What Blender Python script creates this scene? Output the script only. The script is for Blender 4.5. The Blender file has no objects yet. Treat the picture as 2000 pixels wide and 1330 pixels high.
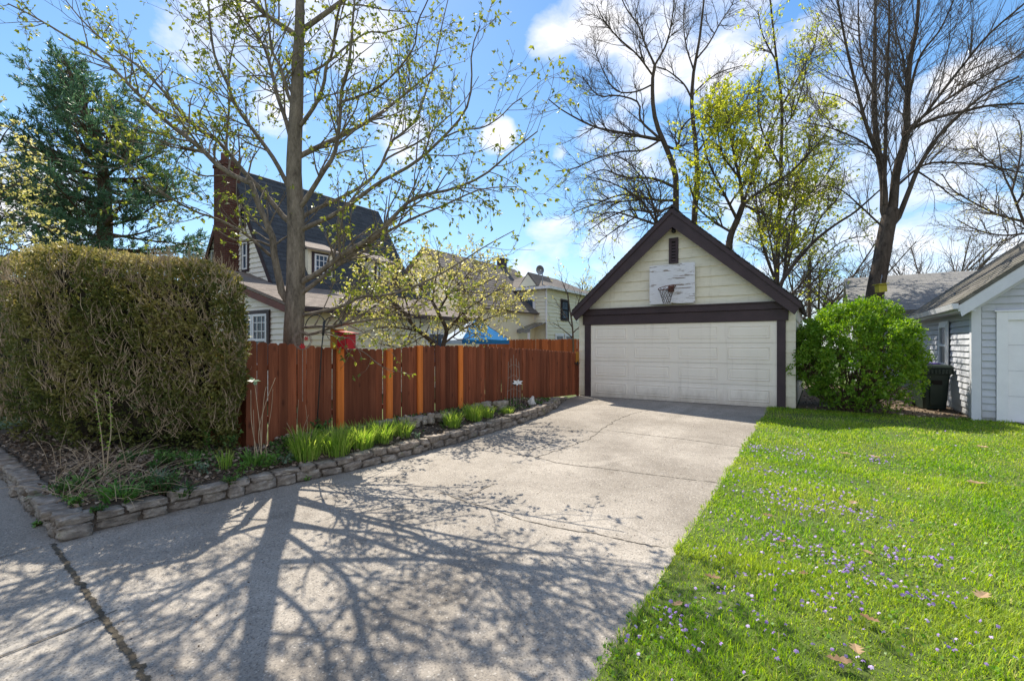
import bpy, math, random
import numpy as np
from mathutils import Vector, Matrix, noise as mnoise

scene = bpy.context.scene
COL = scene.collection
RAD = math.radians
random.seed(7)

# ------------------------------------------------------------------ layout
# World: x runs along the garage front, y runs up the driveway (street at y=-12), z up.
CAM = np.array([3.348, -13.486, 1.58])
F = 931.0
CA, SA = 0.8406, 0.5416

def pt(px, py, Y):
    X = (px - 1000) / F * Y
    return np.array([CA * X - SA * Y + CAM[0], SA * X + CA * Y + CAM[1], CAM[2] - (py - 672) / F * Y])

def gz(y):
    y = np.asarray(y, float)
    return np.where(y > 0, 0.0, np.where(y < -14, -0.35, 0.025 * y))

def hit(px, py, zf, lo=1.5, hi=60.0):
    for _ in range(50):
        m = (lo + hi) / 2
        p = pt(px, py, m)
        if p[2] > zf(p[0], p[1]): lo = m
        else: hi = m
    return pt(px, py, lo)

def onground(px, py):
    return hit(px, py, lambda x, y: float(gz(y)))

# ------------------------------------------------------------------ objects
def tag(o, label=None, cat=None, group=None, kind=None):
    if label: o['label'] = label
    if cat: o['category'] = cat
    if group: o['group'] = group
    if kind: o['kind'] = kind
    return o

def thing(name, label, cat, loc=(0, 0, 0), group=None):
    o = bpy.data.objects.new(name, None)
    COL.objects.link(o)
    o.location = [float(v) for v in loc]
    o.empty_display_size = 0.1
    return tag(o, label, cat, group)

def world_loc(o):
    v = Vector((0, 0, 0))
    while o is not None:
        v = v + o.location
        o = o.parent
    return np.array(v)

def link(name, me, mat, parent=None, base=None):
    o = bpy.data.objects.new(name, me)
    COL.objects.link(o)
    if mat is not None: me.materials.append(mat)
    if parent is not None: o.parent = parent
    return o

def np_mesh(name, V, faces, smooth=False, attrs=None):
    """V (n,3); faces: list of int arrays (m,k)."""
    me = bpy.data.meshes.new(name)
    V = np.asarray(V, np.float32)
    me.vertices.add(len(V))
    me.vertices.foreach_set('co', V.ravel())
    loops = np.concatenate([np.asarray(f, np.int32).ravel() for f in faces])
    sizes = np.concatenate([np.full(len(f), f.shape[1], np.int32) for f in faces])
    starts = np.concatenate([[0], np.cumsum(sizes)[:-1]]).astype(np.int32)
    me.loops.add(len(loops))
    me.loops.foreach_set('vertex_index', loops)
    me.polygons.add(len(sizes))
    me.polygons.foreach_set('loop_start', starts)
    me.polygons.foreach_set('loop_total', sizes)
    if smooth:
        me.polygons.foreach_set('use_smooth', np.ones(len(sizes), bool))
    if attrs:
        for k, a in attrs.items():
            at = me.attributes.new(k, 'FLOAT', 'POINT')
            at.data.foreach_set('value', np.asarray(a, np.float32))
    me.update(calc_edges=True)
    return me

def np_obj(name, V, faces, mat, parent=None, smooth=False, attrs=None, org=None):
    V = np.asarray(V, float)
    L = world_loc(parent) if parent is not None else (np.array(org, float) if org is not None else np.zeros(3))
    o = link(name, np_mesh(name, V - L, faces, smooth, attrs), mat, parent)
    if parent is None and org is not None: o.location = [float(v) for v in org]
    return o

class MB:
    def __init__(s): s.v = []; s.f = []
    def add(s, V, Fs):
        b = len(s.v)
        s.v.extend([tuple(map(float, p)) for p in V]); s.f.extend([tuple(i + b for i in f) for f in Fs])
    def box(s, lo, hi):
        x0, y0, z0 = lo; x1, y1, z1 = hi
        V = [(x0,y0,z0),(x1,y0,z0),(x1,y1,z0),(x0,y1,z0),(x0,y0,z1),(x1,y0,z1),(x1,y1,z1),(x0,y1,z1)]
        s.add(V, [(0,3,2,1),(4,5,6,7),(0,1,5,4),(1,2,6,5),(2,3,7,6),(3,0,4,7)])
    def obox(s, O, U, N, a0, a1, n0, n1, z0, z1):
        """box in a wall frame: a along U, n along N (outward), z up"""
        O = np.array(O, float); U = np.array(U, float); N = np.array(N, float); Z = np.array([0, 0, 1.])
        P = lambda a, n, z: O + U * a + N * n + Z * z
        V = [P(a0,n0,z0),P(a1,n0,z0),P(a1,n1,z0),P(a0,n1,z0),P(a0,n0,z1),P(a1,n0,z1),P(a1,n1,z1),P(a0,n1,z1)]
        s.add(V, [(0,1,2,3),(4,7,6,5),(0,4,5,1),(1,5,6,2),(2,6,7,3),(3,7,4,0)])
    def prism(s, poly, d):
        """poly: list of 3d points (planar), d: extrusion vector"""
        n = len(poly); d = np.array(d, float)
        V = [np.array(p, float) for p in poly] + [np.array(p, float) + d for p in poly]
        s.add(V, [tuple(range(n))[::-1], tuple(range(n, 2 * n))] + [(i, (i+1) % n, n + (i+1) % n, n + i) for i in range(n)])
    def tube(s, pts, r, k=8, cap=True):
        pts = np.array(pts, float); n = len(pts)
        r = np.full(n, r, float) if np.isscalar(r) else np.array(r, float)
        V, Fq = tubes(pts[None], r[None], k)
        s.add(V, Fq)
        if cap:
            b = len(s.v) - n * k
            s.f.append(tuple(b + i for i in range(k))[::-1]); s.f.append(tuple(b + (n-1)*k + i for i in range(k)))
    def ball(s, c, r, nu=12, nv=8, sc=(1,1,1)):
        V = []; Fs = []
        for i in range(nv + 1):
            a = math.pi * i / nv
            for j in range(nu):
                b = 2 * math.pi * j / nu
                V.append((c[0]+r*sc[0]*math.sin(a)*math.cos(b), c[1]+r*sc[1]*math.sin(a)*math.sin(b), c[2]+r*sc[2]*math.cos(a)))
        for i in range(nv):
            for j in range(nu):
                Fs.append((i*nu+j, (i+1)*nu+j, (i+1)*nu+(j+1) % nu, i*nu+(j+1) % nu))
        s.add(V, Fs)
    def obj(s, name, mat, parent=None, smooth=False, bevel=0, org=None):
        L = world_loc(parent) if parent is not None else (np.array(org, float) if org is not None else np.zeros(3))
        me = bpy.data.meshes.new(name)
        me.from_pydata([tuple(np.array(p) - L) for p in s.v], [], s.f)
        if len(getattr(s, 'r', [])) == len(s.v):
            at = me.attributes.new('rnd', 'FLOAT', 'POINT'); at.data.foreach_set('value', np.array(s.r, np.float32))
        me.validate(); me.update()
        if smooth:
            for p in me.polygons: p.use_smooth = True
        o = link(name, me, mat, parent)
        if parent is None and org is not None: o.location = [float(v) for v in org]
        if bevel:
            m = o.modifiers.new('bevel', 'BEVEL'); m.width = bevel; m.segments = 2; m.limit_method = 'ANGLE'
        return o

# ------------------------------------------------------------------ vector helpers
def unit(a):
    return a / np.maximum(np.linalg.norm(a, axis=-1, keepdims=True), 1e-9)

def tubes(P, R, k):
    """P (B,n,3), R (B,n) -> verts, quads"""
    B, n, _ = P.shape
    T = unit(np.gradient(P, axis=1))
    m = unit(T.mean(axis=1))
    ref = np.where(np.abs(m[:, 2:3]) > 0.8, np.array([[1., 0.13, 0]]), np.array([[0.1, 0.05, 1.]]))
    U = unit(np.cross(T, ref[:, None, :].repeat(n, 1)))
    W = np.cross(T, U)
    a = np.arange(k) / k * 2 * np.pi
    V = P[:, :, None, :] + R[:, :, None, None] * (np.cos(a)[None, None, :, None] * U[:, :, None, :] + np.sin(a)[None, None, :, None] * W[:, :, None, :])
    i = np.arange(n - 1)[:, None]; j = np.arange(k)[None]
    q = np.stack([i*k + j, i*k + (j+1) % k, (i+1)*k + (j+1) % k, (i+1)*k + j], -1).reshape(-1, 4)
    Q = (q[None] + (np.arange(B) * n * k)[:, None, None]).reshape(-1, 4)
    return V.reshape(-1, 3), Q

def join(parts):
    Vs = []; Fs = []; b = 0
    for V, Q in parts:
        Vs.append(V); Fs.append(Q + b); b += len(V)
    return np.concatenate(Vs), Fs

def resample(pts, n):
    pts = np.array(pts, float)
    if len(pts) == 2: pts = np.array([pts[0], (pts[0] + pts[1]) / 2, pts[1]])
    pad = np.vstack([2*pts[0]-pts[1], pts, 2*pts[-1]-pts[-2]])
    out = []
    for i in range(len(pts) - 1):
        p0, p1, p2, p3 = pad[i:i+4]
        for t in np.linspace(0, 1, 8, endpoint=False):
            out.append(0.5*((2*p1)+(-p0+p2)*t+(2*p0-5*p1+4*p2-p3)*t*t+(-p0+3*p1-3*p2+p3)*t**3))
    out.append(pts[-1]); out = np.array(out)
    s = np.concatenate([[0], np.cumsum(np.linalg.norm(np.diff(out, axis=0), axis=1))])
    t = np.linspace(0, s[-1], n)
    return np.stack([np.interp(t, s, out[:, i]) for i in range(3)], 1)

def spawn(rng, P, R, per_m, t0, lens, ang, up, wander, n, rs=0.55, rmin=0.003, rmax=1.0, taper=0.45, cap=None):
    B, m, _ = P.shape
    L = np.linalg.norm(np.diff(P, axis=1), axis=2).sum(1)
    cnt = rng.poisson(per_m * L * (1 - t0))
    if cap: cnt = np.minimum(cnt, cap)
    idx = np.repeat(np.arange(B), cnt); N = len(idx)
    t = t0 + (1 - t0) * rng.random(N)
    f = t * (m - 1); i = np.minimum(f.astype(int), m - 2); w = (f - i)[:, None]
    S = P[idx, i] * (1 - w) + P[idx, i+1] * w
    T = unit(P[idx, i+1] - P[idx, i])
    r = R[idx, i] * (1 - w[:, 0]) + R[idx, i+1] * w[:, 0]
    q = rng.normal(size=(N, 3)); q = unit(q - T * (q * T).sum(1, keepdims=True))
    a = ang * (0.7 + 0.6 * rng.random(N))[:, None]
    D = unit(np.cos(a) * T + np.sin(a) * q + np.array([0, 0, up]))
    ln = (lens[0] + (lens[1]-lens[0]) * rng.random(N)) * (1.15 - taper * t)
    ln = np.minimum(ln, L[idx] * 0.8)
    C = np.zeros((N, n, 3)); C[:, 0] = S
    st = (ln / (n - 1))[:, None]
    for k in range(1, n):
        C[:, k] = C[:, k-1] + D * st
        D = unit(D + rng.normal(size=(N, 3)) * wander + np.array([0, 0, up * 0.25]))
    r0 = np.clip(r * rs, rmin, rmax)
    RR = r0[:, None] * np.linspace(1, 0.35, n)[None]
    RR = np.maximum(RR, rmin * 0.6)
    return C, RR

def leaf_quads(rng, C, D, size, aspect=0.55, fold=0.25):
    """diamond leaves: base C, direction D, length size"""
    N = len(C)
    D = unit(D)
    q = rng.normal(size=(N, 3)); S = unit(np.cross(D, q)); Nn = np.cross(D, S)
    s = size[:, None]
    b = C; tip = C + D * s
    l = C + D * s * 0.45 + S * s * aspect * 0.5 + Nn * s * fold * 0.4
    r = C + D * s * 0.45 - S * s * aspect * 0.5 + Nn * s * fold * 0.4
    V = np.stack([b, l, tip, r], 1).reshape(-1, 3)
    return V, np.arange(N * 4).reshape(N, 4)

def foliage(name, V, Q, mat, parent, rng, per=4, org=None, tone=None):
    n = len(V) // per
    a = np.repeat(rng.random(n) if tone is None else tone, per)
    return np_obj(name, V, [Q], mat, parent, attrs={'rnd': a}, org=org)

# ------------------------------------------------------------------ materials
def new_mat(name):
    m = bpy.data.materials.new(name); m.use_nodes = True
    nt = m.node_tree
    for n in list(nt.nodes): nt.nodes.remove(n)
    out = nt.nodes.new('ShaderNodeOutputMaterial')
    return m, nt, out

def N(nt, kind, **kw):
    n = nt.nodes.new(kind)
    for k, v in kw.items():
        if k in ('op',): n.operation = v
        elif hasattr(n, k) and k not in n.inputs: setattr(n, k, v)
        else: n.inputs[k].default_value = v
    return n

def ramp(nt, fac, stops, interp='LINEAR'):
    r = nt.nodes.new('ShaderNodeValToRGB'); r.color_ramp.interpolation = interp
    el = r.color_ramp.elements
    while len(el) > 2: el.remove(el[-1])
    for i, (p, c) in enumerate(stops):
        e = el[i] if i < 2 else el.new(p)
        e.position = p; e.color = (*c, 1) if len(c) == 3 else c
    nt.links.new(fac, r.inputs[0])
    return r.outputs[0]

def pos(nt, scale=(1, 1, 1), rot=(0, 0, 0)):
    g = nt.nodes.new('ShaderNodeNewGeometry')
    mp = nt.nodes.new('ShaderNodeMapping'); mp.inputs['Scale'].default_value = scale; mp.inputs['Rotation'].default_value = rot
    nt.links.new(g.outputs['Position'], mp.inputs[0])
    return mp.outputs[0]

def noise(nt, vec, scale, detail=4, rough=0.55, dist=0.0):
    n = N(nt, 'ShaderNodeTexNoise', Scale=scale, Detail=detail, Roughness=rough, Distortion=dist)
    nt.links.new(vec, n.inputs['Vector'])
    return n.outputs['Fac']

def mixc(nt, fac, a, b, mode='MIX'):
    m = nt.nodes.new('ShaderNodeMix'); m.data_type = 'RGBA'; m.blend_type = mode
    for s, v in ((m.inputs[0], fac), (m.inputs[6], a), (m.inputs[7], b)):
        if isinstance(v, (int, float)): s.default_value = v
        elif isinstance(v, tuple): s.default_value = (*v, 1) if len(v) == 3 else v
        else: nt.links.new(v, s)
    return m.outputs[2]

def math_(nt, op, a, b=0.0, clamp=False):
    m = nt.nodes.new('ShaderNodeMath'); m.operation = op; m.use_clamp = clamp
    for s, v in ((m.inputs[0], a), (m.inputs[1], b)):
        if isinstance(v, (int, float)): s.default_value = v
        else: nt.links.new(v, s)
    return m.outputs[0]

def finish(nt, out, col, rough=0.8, bump=None, bstr=0.3, bdist=0.01, spec=0.3, metal=0.0):
    b = nt.nodes.new('ShaderNodeBsdfPrincipled')
    if isinstance(col, tuple): b.inputs['Base Color'].default_value = (*col, 1)
    else: nt.links.new(col, b.inputs['Base Color'])
    if isinstance(rough, (int, float)): b.inputs['Roughness'].default_value = rough
    else: nt.links.new(rough, b.inputs['Roughness'])
    b.inputs['Specular IOR Level'].default_value = spec
    b.inputs['Metallic'].default_value = metal
    if bump is not None:
        bn = N(nt, 'ShaderNodeBump', Strength=bstr, Distance=bdist)
        nt.links.new(bump, bn.inputs['Height']); nt.links.new(bn.outputs[0], b.inputs['Normal'])
    nt.links.new(b.outputs[0], out.inputs[0])
    return b

def m_plain(name, c1, c2=None, scale=6, rough=0.6, bump=0.0, spec=0.3, metal=0.0, stretch=(1, 1, 1), detail=5):
    m, nt, out = new_mat(name)
    c2 = c2 or tuple(v * 0.8 for v in c1)
    n = noise(nt, pos(nt, stretch), scale, detail, 0.6)
    finish(nt, out, ramp(nt, n, [(0.3, c1), (0.7, c2)]), rough, n if bump else None, bump, 0.01, spec, metal)
    return m

def m_leaf(name, stops, trans=0.45, rough=0.5, clump=None):
    m, nt, out = new_mat(name)
    at = N(nt, 'ShaderNodeAttribute', attribute_name='rnd')
    col = ramp(nt, at.outputs['Fac'], stops)
    if clump:
        n = noise(nt, pos(nt), clump[0], 2)
        col = mixc(nt, ramp(nt, n, [(0.35, (0, 0, 0)), (0.65, (1, 1, 1))]), col, mixc(nt, 0.6, col, clump[1]))
    b = nt.nodes.new('ShaderNodeBsdfPrincipled')
    nt.links.new(col, b.inputs['Base Color']); b.inputs['Roughness'].default_value = rough
    b.inputs['Specular IOR Level'].default_value = 0.35
    t = nt.nodes.new('ShaderNodeBsdfTranslucent')
    hs = N(nt, 'ShaderNodeHueSaturation', Saturation=1.1, Value=1.5, Hue=0.49)
    nt.links.new(col, hs.inputs['Color']); nt.links.new(hs.outputs[0], t.inputs[0])
    mx = N(nt, 'ShaderNodeMixShader'); mx.inputs[0].default_value = trans
    nt.links.new(b.outputs[0], mx.inputs[1]); nt.links.new(t.outputs[0], mx.inputs[2])
    nt.links.new(mx.outputs[0], out.inputs[0])
    return m

def m_concrete(name, c1, c2, c3, stain=(0.12, 0.11, 0.10)):
    m, nt, out = new_mat(name)
    p = pos(nt)
    big = noise(nt, p, 0.45, 5, 0.6, 0.4)
    fine = noise(nt, p, 60, 3, 0.7)
    mid = noise(nt, p, 5, 6, 0.7)
    col = ramp(nt, big, [(0.36, c1), (0.5, c2), (0.64, c3)])
    tr_ = noise(nt, pos(nt, (2.2, 0.12, 1)), 1.0, 4, 0.6)
    col = mixc(nt, ramp(nt, tr_, [(0.5, (0, 0, 0)), (0.72, (0.5, 0.5, 0.5))]), col, c1)
    spot = noise(nt, p, 1.7, 2, 0.5)
    col = mixc(nt, ramp(nt, spot, [(0.66, (0, 0, 0)), (0.75, (0.5, 0.5, 0.5))]), col, stain)
    col = mixc(nt, ramp(nt, mid, [(0.45, (0, 0, 0)), (0.8, (0.55, 0.55, 0.55))]), col, stain)
    v = N(nt, 'ShaderNodeTexVoronoi', Scale=90.0); nt.links.new(p, v.inputs['Vector'])
    col = mixc(nt, ramp(nt, fine, [(0.35, (0.75, 0.75, 0.75)), (0.5, (0, 0, 0)), (1, (0, 0, 0))]), col, (0.08, 0.075, 0.07))
    col = mixc(nt, ramp(nt, v.outputs['Color'], [(0.78, (0, 0, 0)), (0.95, (0.45, 0.45, 0.45))]), col, (0.62, 0.58, 0.52))
    h = math_(nt, 'ADD', fine, math_(nt, 'MULTIPLY', v.outputs['Distance'], 0.6))
    finish(nt, out, col, 0.9, h, 0.55, 0.006, 0.2)
    return m

def m_wood(name, c1, c2, c3, scale=(14, 14, 0.9), rough=0.75, knots=True, board=False):
    m, nt, out = new_mat(name)
    p = pos(nt, scale)
    n = noise(nt, p, 1.6, 6, 0.65, 0.6)
    b = noise(nt, pos(nt, (5, 5, 0.25)), 1.0, 2)
    col = ramp(nt, n, [(0.25, c1), (0.5, c2), (0.75, c3)])
    col = mixc(nt, ramp(nt, b, [(0.4, (0, 0, 0)), (0.62, (0.55, 0.55, 0.55))]), col, tuple(v * 0.55 for v in c2))
    if knots:
        v = N(nt, 'ShaderNodeTexVoronoi', Scale=1.0); nt.links.new(pos(nt, (5, 5, 2.2)), v.inputs['Vector'])
        col = mixc(nt, ramp(nt, v.outputs['Distance'], [(0.05, (0.7, 0.7, 0.7)), (0.16, (0, 0, 0))]), col, tuple(v_ * 0.35 for v_ in c1))
    if board:
        at = N(nt, 'ShaderNodeAttribute', attribute_name='rnd')
        col = mixc(nt, 1.0, col, ramp(nt, at.outputs['Fac'], [(0, (0.62, 0.58, 0.58)), (0.5, (0.95, 0.95, 0.95)), (1, (1.35, 1.25, 1.15))]), 'MULTIPLY')
    finish(nt, out, col, rough, n, 0.35, 0.004, 0.2)
    return m

def m_paint(name, c1, c2, peel=None, peelamt=0.0, rough=0.6, stretch=(1, 1, 1), scale=3.0, dirt=None, splash=None):
    m, nt, out = new_mat(name)
    n = noise(nt, pos(nt, stretch), scale, 6, 0.65)
    f = noise(nt, pos(nt), 45, 3)
    col = ramp(nt, n, [(0.3, c1), (0.7, c2)])
    if dirt:
        d = noise(nt, pos(nt, (1.5, 1.5, 6)), 2.2, 6, 0.7)
        col = mixc(nt, ramp(nt, d, [(0.5, (0, 0, 0)), (0.78, (0.6, 0.6, 0.6))]), col, dirt)
    if peel:
        q = noise(nt, pos(nt, (1, 1, 5)), 5.5, 5, 0.7, 0.3)
        col = mixc(nt, ramp(nt, q, [(0.62 - peelamt, (0, 0, 0)), (0.64 - peelamt, (1, 1, 1))], 'LINEAR'), col, peel)
    if splash:
        g = nt.nodes.new('ShaderNodeNewGeometry'); sp = nt.nodes.new('ShaderNodeSeparateXYZ'); nt.links.new(g.outputs['Position'], sp.inputs[0])
        d = noise(nt, pos(nt, (1, 1, 0.5)), 5.0, 6, 0.75)
        h = math_(nt, 'SUBTRACT', math_(nt, 'MULTIPLY', d, 0.75), sp.outputs[2])
        col = mixc(nt, ramp(nt, h, [(0.0, (0, 0, 0)), (0.4, (0.62, 0.62, 0.62))]), col, splash)
        s_ = noise(nt, pos(nt, (9, 9, 0.5)), 1.0, 5, 0.7)
        col = mixc(nt, ramp(nt, s_, [(0.56, (0, 0, 0)), (0.75, (0.28, 0.28, 0.28))]), col, splash)
    finish(nt, out, col, rough, f, 0.12, 0.004, 0.3)
    return m

def m_shingle(name, axis, c1, c2, c3, w=0.30, h=0.14, zs=1.45):
    m, nt, out = new_mat(name)
    g = nt.nodes.new('ShaderNodeNewGeometry')
    sp = nt.nodes.new('ShaderNodeSeparateXYZ'); nt.links.new(g.outputs['Position'], sp.inputs[0])
    cb = nt.nodes.new('ShaderNodeCombineXYZ')
    nt.links.new(sp.outputs[axis], cb.inputs[0])
    nt.links.new(math_(nt, 'MULTIPLY', sp.outputs[2], zs), cb.inputs[1])
    bt = N(nt, 'ShaderNodeTexBrick', Scale=1.0)
    bt.inputs['Brick Width'].default_value = w; bt.inputs['Row Height'].default_value = h
    bt.inputs['Mortar Size'].default_value = 0.006; bt.inputs['Mortar Smooth'].default_value = 0.3
    bt.inputs['Color1'].default_value = (*c1, 1); bt.inputs['Color2'].default_value = (*c2, 1)
    bt.inputs['Mortar'].default_value = (*[v * 0.45 for v in c1], 1)
    nt.links.new(cb.outputs[0], bt.inputs['Vector'])
    n = noise(nt, pos(nt), 1.3, 5, 0.7)
    f = noise(nt, pos(nt), 80, 2)
    col = mixc(nt, ramp(nt, n, [(0.4, (0, 0, 0)), (0.7, (0.7, 0.7, 0.7))]), bt.outputs['Color'], c3)
    finish(nt, out, col, 0.92, f, 0.5, 0.006, 0.15)
    return m

def m_brick(name, c1, c2, mortar):
    m, nt, out = new_mat(name)
    g = nt.nodes.new('ShaderNodeNewGeometry')
    sp = nt.nodes.new('ShaderNodeSeparateXYZ'); nt.links.new(g.outputs['Position'], sp.inputs[0])
    cb = nt.nodes.new('ShaderNodeCombineXYZ')
    nt.links.new(math_(nt, 'ADD', sp.outputs[0], sp.outputs[1]), cb.inputs[0]); nt.links.new(sp.outputs[2], cb.inputs[1])
    bt = N(nt, 'ShaderNodeTexBrick', Scale=1.0)
    bt.inputs['Brick Width'].default_value = 0.22; bt.inputs['Row Height'].default_value = 0.075; bt.inputs['Mortar Size'].default_value = 0.008
    bt.inputs['Color1'].default_value = (*c1, 1); bt.inputs['Color2'].default_value = (*c2, 1); bt.inputs['Mortar'].default_value = (*mortar, 1)
    nt.links.new(cb.outputs[0], bt.inputs['Vector'])
    n = noise(nt, pos(nt), 1.5, 4)
    col = mixc(nt, ramp(nt, n, [(0.5, (0, 0, 0)), (0.8, (0.6, 0.6, 0.6))]), bt.outputs['Color'], tuple(v * 0.4 for v in c1))
    finish(nt, out, col, 0.9, bt.outputs['Fac'], -0.4, 0.01, 0.15)
    return m

def m_bark(name, c1, c2, scale=9):
    m, nt, out = new_mat(name)
    n = noise(nt, pos(nt, (1, 1, 0.28)), scale, 6, 0.7, 0.5)
    n2 = noise(nt, pos(nt, (1, 1, 0.5)), scale * 4, 4, 0.7)
    h = math_(nt, 'ADD', n, math_(nt, 'MULTIPLY', n2, 0.5))
    finish(nt, out, ramp(nt, h, [(0.55, c1), (0.95, c2)]), 0.95, h, 0.9, 0.02, 0.1)
    return m

def m_rock(name, c1, c2, c3, moss=None, scale=7):
    m, nt, out = new_mat(name)
    p = pos(nt)
    n = noise(nt, pos(nt, (1, 1, 2.2)), scale, 7, 0.7, 0.4)
    b = noise(nt, p, 1.9, 3)
    f = noise(nt, p, 55, 4, 0.7)
    col = ramp(nt, n, [(0.3, c1), (0.5, c2), (0.7, c3)])
    col = mixc(nt, ramp(nt, b, [(0.45, (0, 0, 0)), (0.65, (0.6, 0.6, 0.6))]), col, tuple(v * 0.6 for v in c2))
    if moss:
        q = noise(nt, p, 3.1, 4, 0.7)
        col = mixc(nt, ramp(nt, q, [(0.6, (0, 0, 0)), (0.7, (0.7, 0.7, 0.7))]), col, moss)
    h = math_(nt, 'ADD', n, math_(nt, 'MULTIPLY', f, 0.4))
    finish(nt, out, col, 0.95, h, 0.9, 0.025, 0.15)
    return m

def m_glass(name, c=(0.03, 0.045, 0.07), rough=0.06):
    m, nt, out = new_mat(name)
    n = noise(nt, pos(nt), 2.2, 3)
    finish(nt, out, ramp(nt, n, [(0.35, c), (0.7, tuple(v * 2.2 for v in c))]), 0.12, n, 0.03, 0.02, 0.22)
    return m

MAT = {}
MAT['concrete'] = m_concrete('driveway_concrete', (0.215, 0.187, 0.156), (0.295, 0.261, 0.222), (0.37, 0.33, 0.283), (0.15, 0.128, 0.105))
MAT['sidewalk'] = m_concrete('sidewalk_concrete', (0.235, 0.208, 0.175), (0.30, 0.268, 0.23), (0.36, 0.325, 0.28), (0.17, 0.15, 0.125))
MAT['joint'] = m_plain('joint_dirt', (0.05, 0.04, 0.03), (0.11, 0.09, 0.06), 18, 1.0, 0.8)
MAT['crack'] = m_plain('crack_dirt', (0.085, 0.072, 0.06), (0.15, 0.13, 0.105), 30, 1.0)
MAT['soil'] = m_plain('garden_soil', (0.045, 0.033, 0.024), (0.115, 0.088, 0.062), 9, 1.0, 0.9, detail=8)
MAT['dirt'] = m_plain('bare_dirt', (0.12, 0.085, 0.055), (0.21, 0.16, 0.11), 6, 1.0, 0.8, detail=8)
MAT['ground'] = m_plain('ground_turf', (0.05, 0.075, 0.018), (0.085, 0.11, 0.03), 3, 1.0, 0.6, detail=8)
MAT['lawn'] = m_plain('lawn_soil', (0.045, 0.07, 0.014), (0.09, 0.12, 0.025), 5, 1.0, 0.8, detail=8)
MAT['grass'] = m_leaf('grass_blades', [(0.0, (0.085, 0.20, 0.014)), (0.42, (0.18, 0.35, 0.026)), (0.75, (0.31, 0.45, 0.045)), (0.9, (0.42, 0.46, 0.10)), (1.0, (0.56, 0.48, 0.24))], 0.5, 0.5, (0.9, (0.36, 0.42, 0.06)))
MAT['clover'] = m_leaf('lawn_broadleaf', [(0.0, (0.08, 0.2, 0.016)), (1.0, (0.18, 0.33, 0.03))], 0.4, 0.45)
MAT['violet'] = m_leaf('violet_petals', [(0.0, (0.26, 0.13, 0.50)), (0.6, (0.42, 0.29, 0.62)), (1.0, (0.60, 0.50, 0.74))], 0.3, 0.6)
MAT['cream'] = m_paint('cream_shingle_paint', (0.78, 0.72, 0.58), (0.71, 0.655, 0.525), None, 0, 0.65, (1, 1, 3), 2.5, (0.5, 0.46, 0.33), (0.34, 0.27, 0.17))
MAT['brown_trim'] = m_paint('dark_brown_trim', (0.062, 0.040, 0.045), (0.040, 0.027, 0.031), (0.30, 0.26, 0.24), -0.14, 0.55)
MAT['door_white'] = m_paint('garage_door_white', (0.86, 0.785, 0.68), (0.80, 0.725, 0.625), None, 0, 0.45, (1, 1, 0.4), 1.6, None, (0.42, 0.35, 0.27))
MAT['roof_dark'] = m_shingle('garage_shingles', 1, (0.05, 0.043, 0.042), (0.08, 0.07, 0.066), (0.06, 0.05, 0.05))
MAT['roof_blue'] = m_shingle('house_shingles', 1, (0.056, 0.060, 0.066), (0.085, 0.09, 0.097), (0.05, 0.054, 0.06), 0.3, 0.16, 1.15)
MAT['roof_brown'] = m_shingle('porch_shingles', 1, (0.22, 0.18, 0.155), (0.32, 0.27, 0.235), (0.19, 0.16, 0.14), 0.3, 0.05, 1.0)
MAT['roof_moss'] = m_shingle('neighbour_shingles', 1, (0.11, 0.10, 0.09), (0.20, 0.185, 0.165), (0.10, 0.10, 0.075), 0.25, 0.14)
MAT['roof_gray'] = m_shingle('far_shingles', 0, (0.22, 0.215, 0.21), (0.30, 0.29, 0.28), (0.2, 0.2, 0.2), 0.35, 0.12, 2.0)
MAT['roof_far'] = m_shingle('far_brown_shingles', 1, (0.12, 0.105, 0.095), (0.17, 0.15, 0.135), (0.11, 0.1, 0.1), 0.35, 0.16)
MAT['gray_siding'] = m_paint('blue_gray_siding', (0.50, 0.515, 0.56), (0.43, 0.445, 0.49), None, 0, 0.6, (1, 1, 3), 2.5, None, (0.27, 0.25, 0.22))
MAT['gray_trim'] = m_paint('pale_gray_trim', (0.63, 0.64, 0.68), (0.56, 0.57, 0.61), None, 0, 0.5)
MAT['white'] = m_paint('white_paint', (0.78, 0.78, 0.80), (0.70, 0.70, 0.72), None, 0, 0.5)
MAT['house_siding'] = m_paint('white_house_siding', (0.83, 0.78, 0.69), (0.76, 0.71, 0.625), None, 0, 0.6, (1, 1, 2), 1.5)
MAT['house_cream'] = m_paint('cream_house_siding', (0.82, 0.75, 0.58), (0.75, 0.685, 0.525), None, 0, 0.6, (1, 1, 2), 1.2)
MAT['house_yellow'] = m_paint('pale_yellow_siding', (0.81, 0.78, 0.62), (0.74, 0.71, 0.56), None, 0, 0.6, (1, 1, 2), 1.2)
MAT['red_trim'] = m_paint('red_brown_trim', (0.16, 0.055, 0.04), (0.11, 0.04, 0.032), None, 0, 0.55)
MAT['brick'] = m_brick('chimney_brick', (0.085, 0.031, 0.024), (0.125, 0.05, 0.037), (0.11, 0.085, 0.07))
MAT['glass'] = m_glass('window_glass')
MAT['fence'] = m_wood('fence_stain', (0.125, 0.036, 0.018), (0.22, 0.066, 0.031), (0.31, 0.104, 0.05), board=True)
MAT['fence_post'] = m_wood('post_stain', (0.60, 0.15, 0.028), (0.78, 0.21, 0.042), (0.84, 0.27, 0.07))
MAT['rock'] = m_rock('wall_stone', (0.12, 0.10, 0.082), (0.27, 0.225, 0.185), (0.50, 0.44, 0.37), (0.10, 0.13, 0.04))
MAT['rock_pale'] = m_rock('border_stone', (0.22, 0.19, 0.15), (0.36, 0.31, 0.25), (0.52, 0.47, 0.40))
MAT['mortar'] = m_plain('mortar', (0.07, 0.055, 0.042), (0.13, 0.10, 0.078), 14, 1.0, 0.8)
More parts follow.
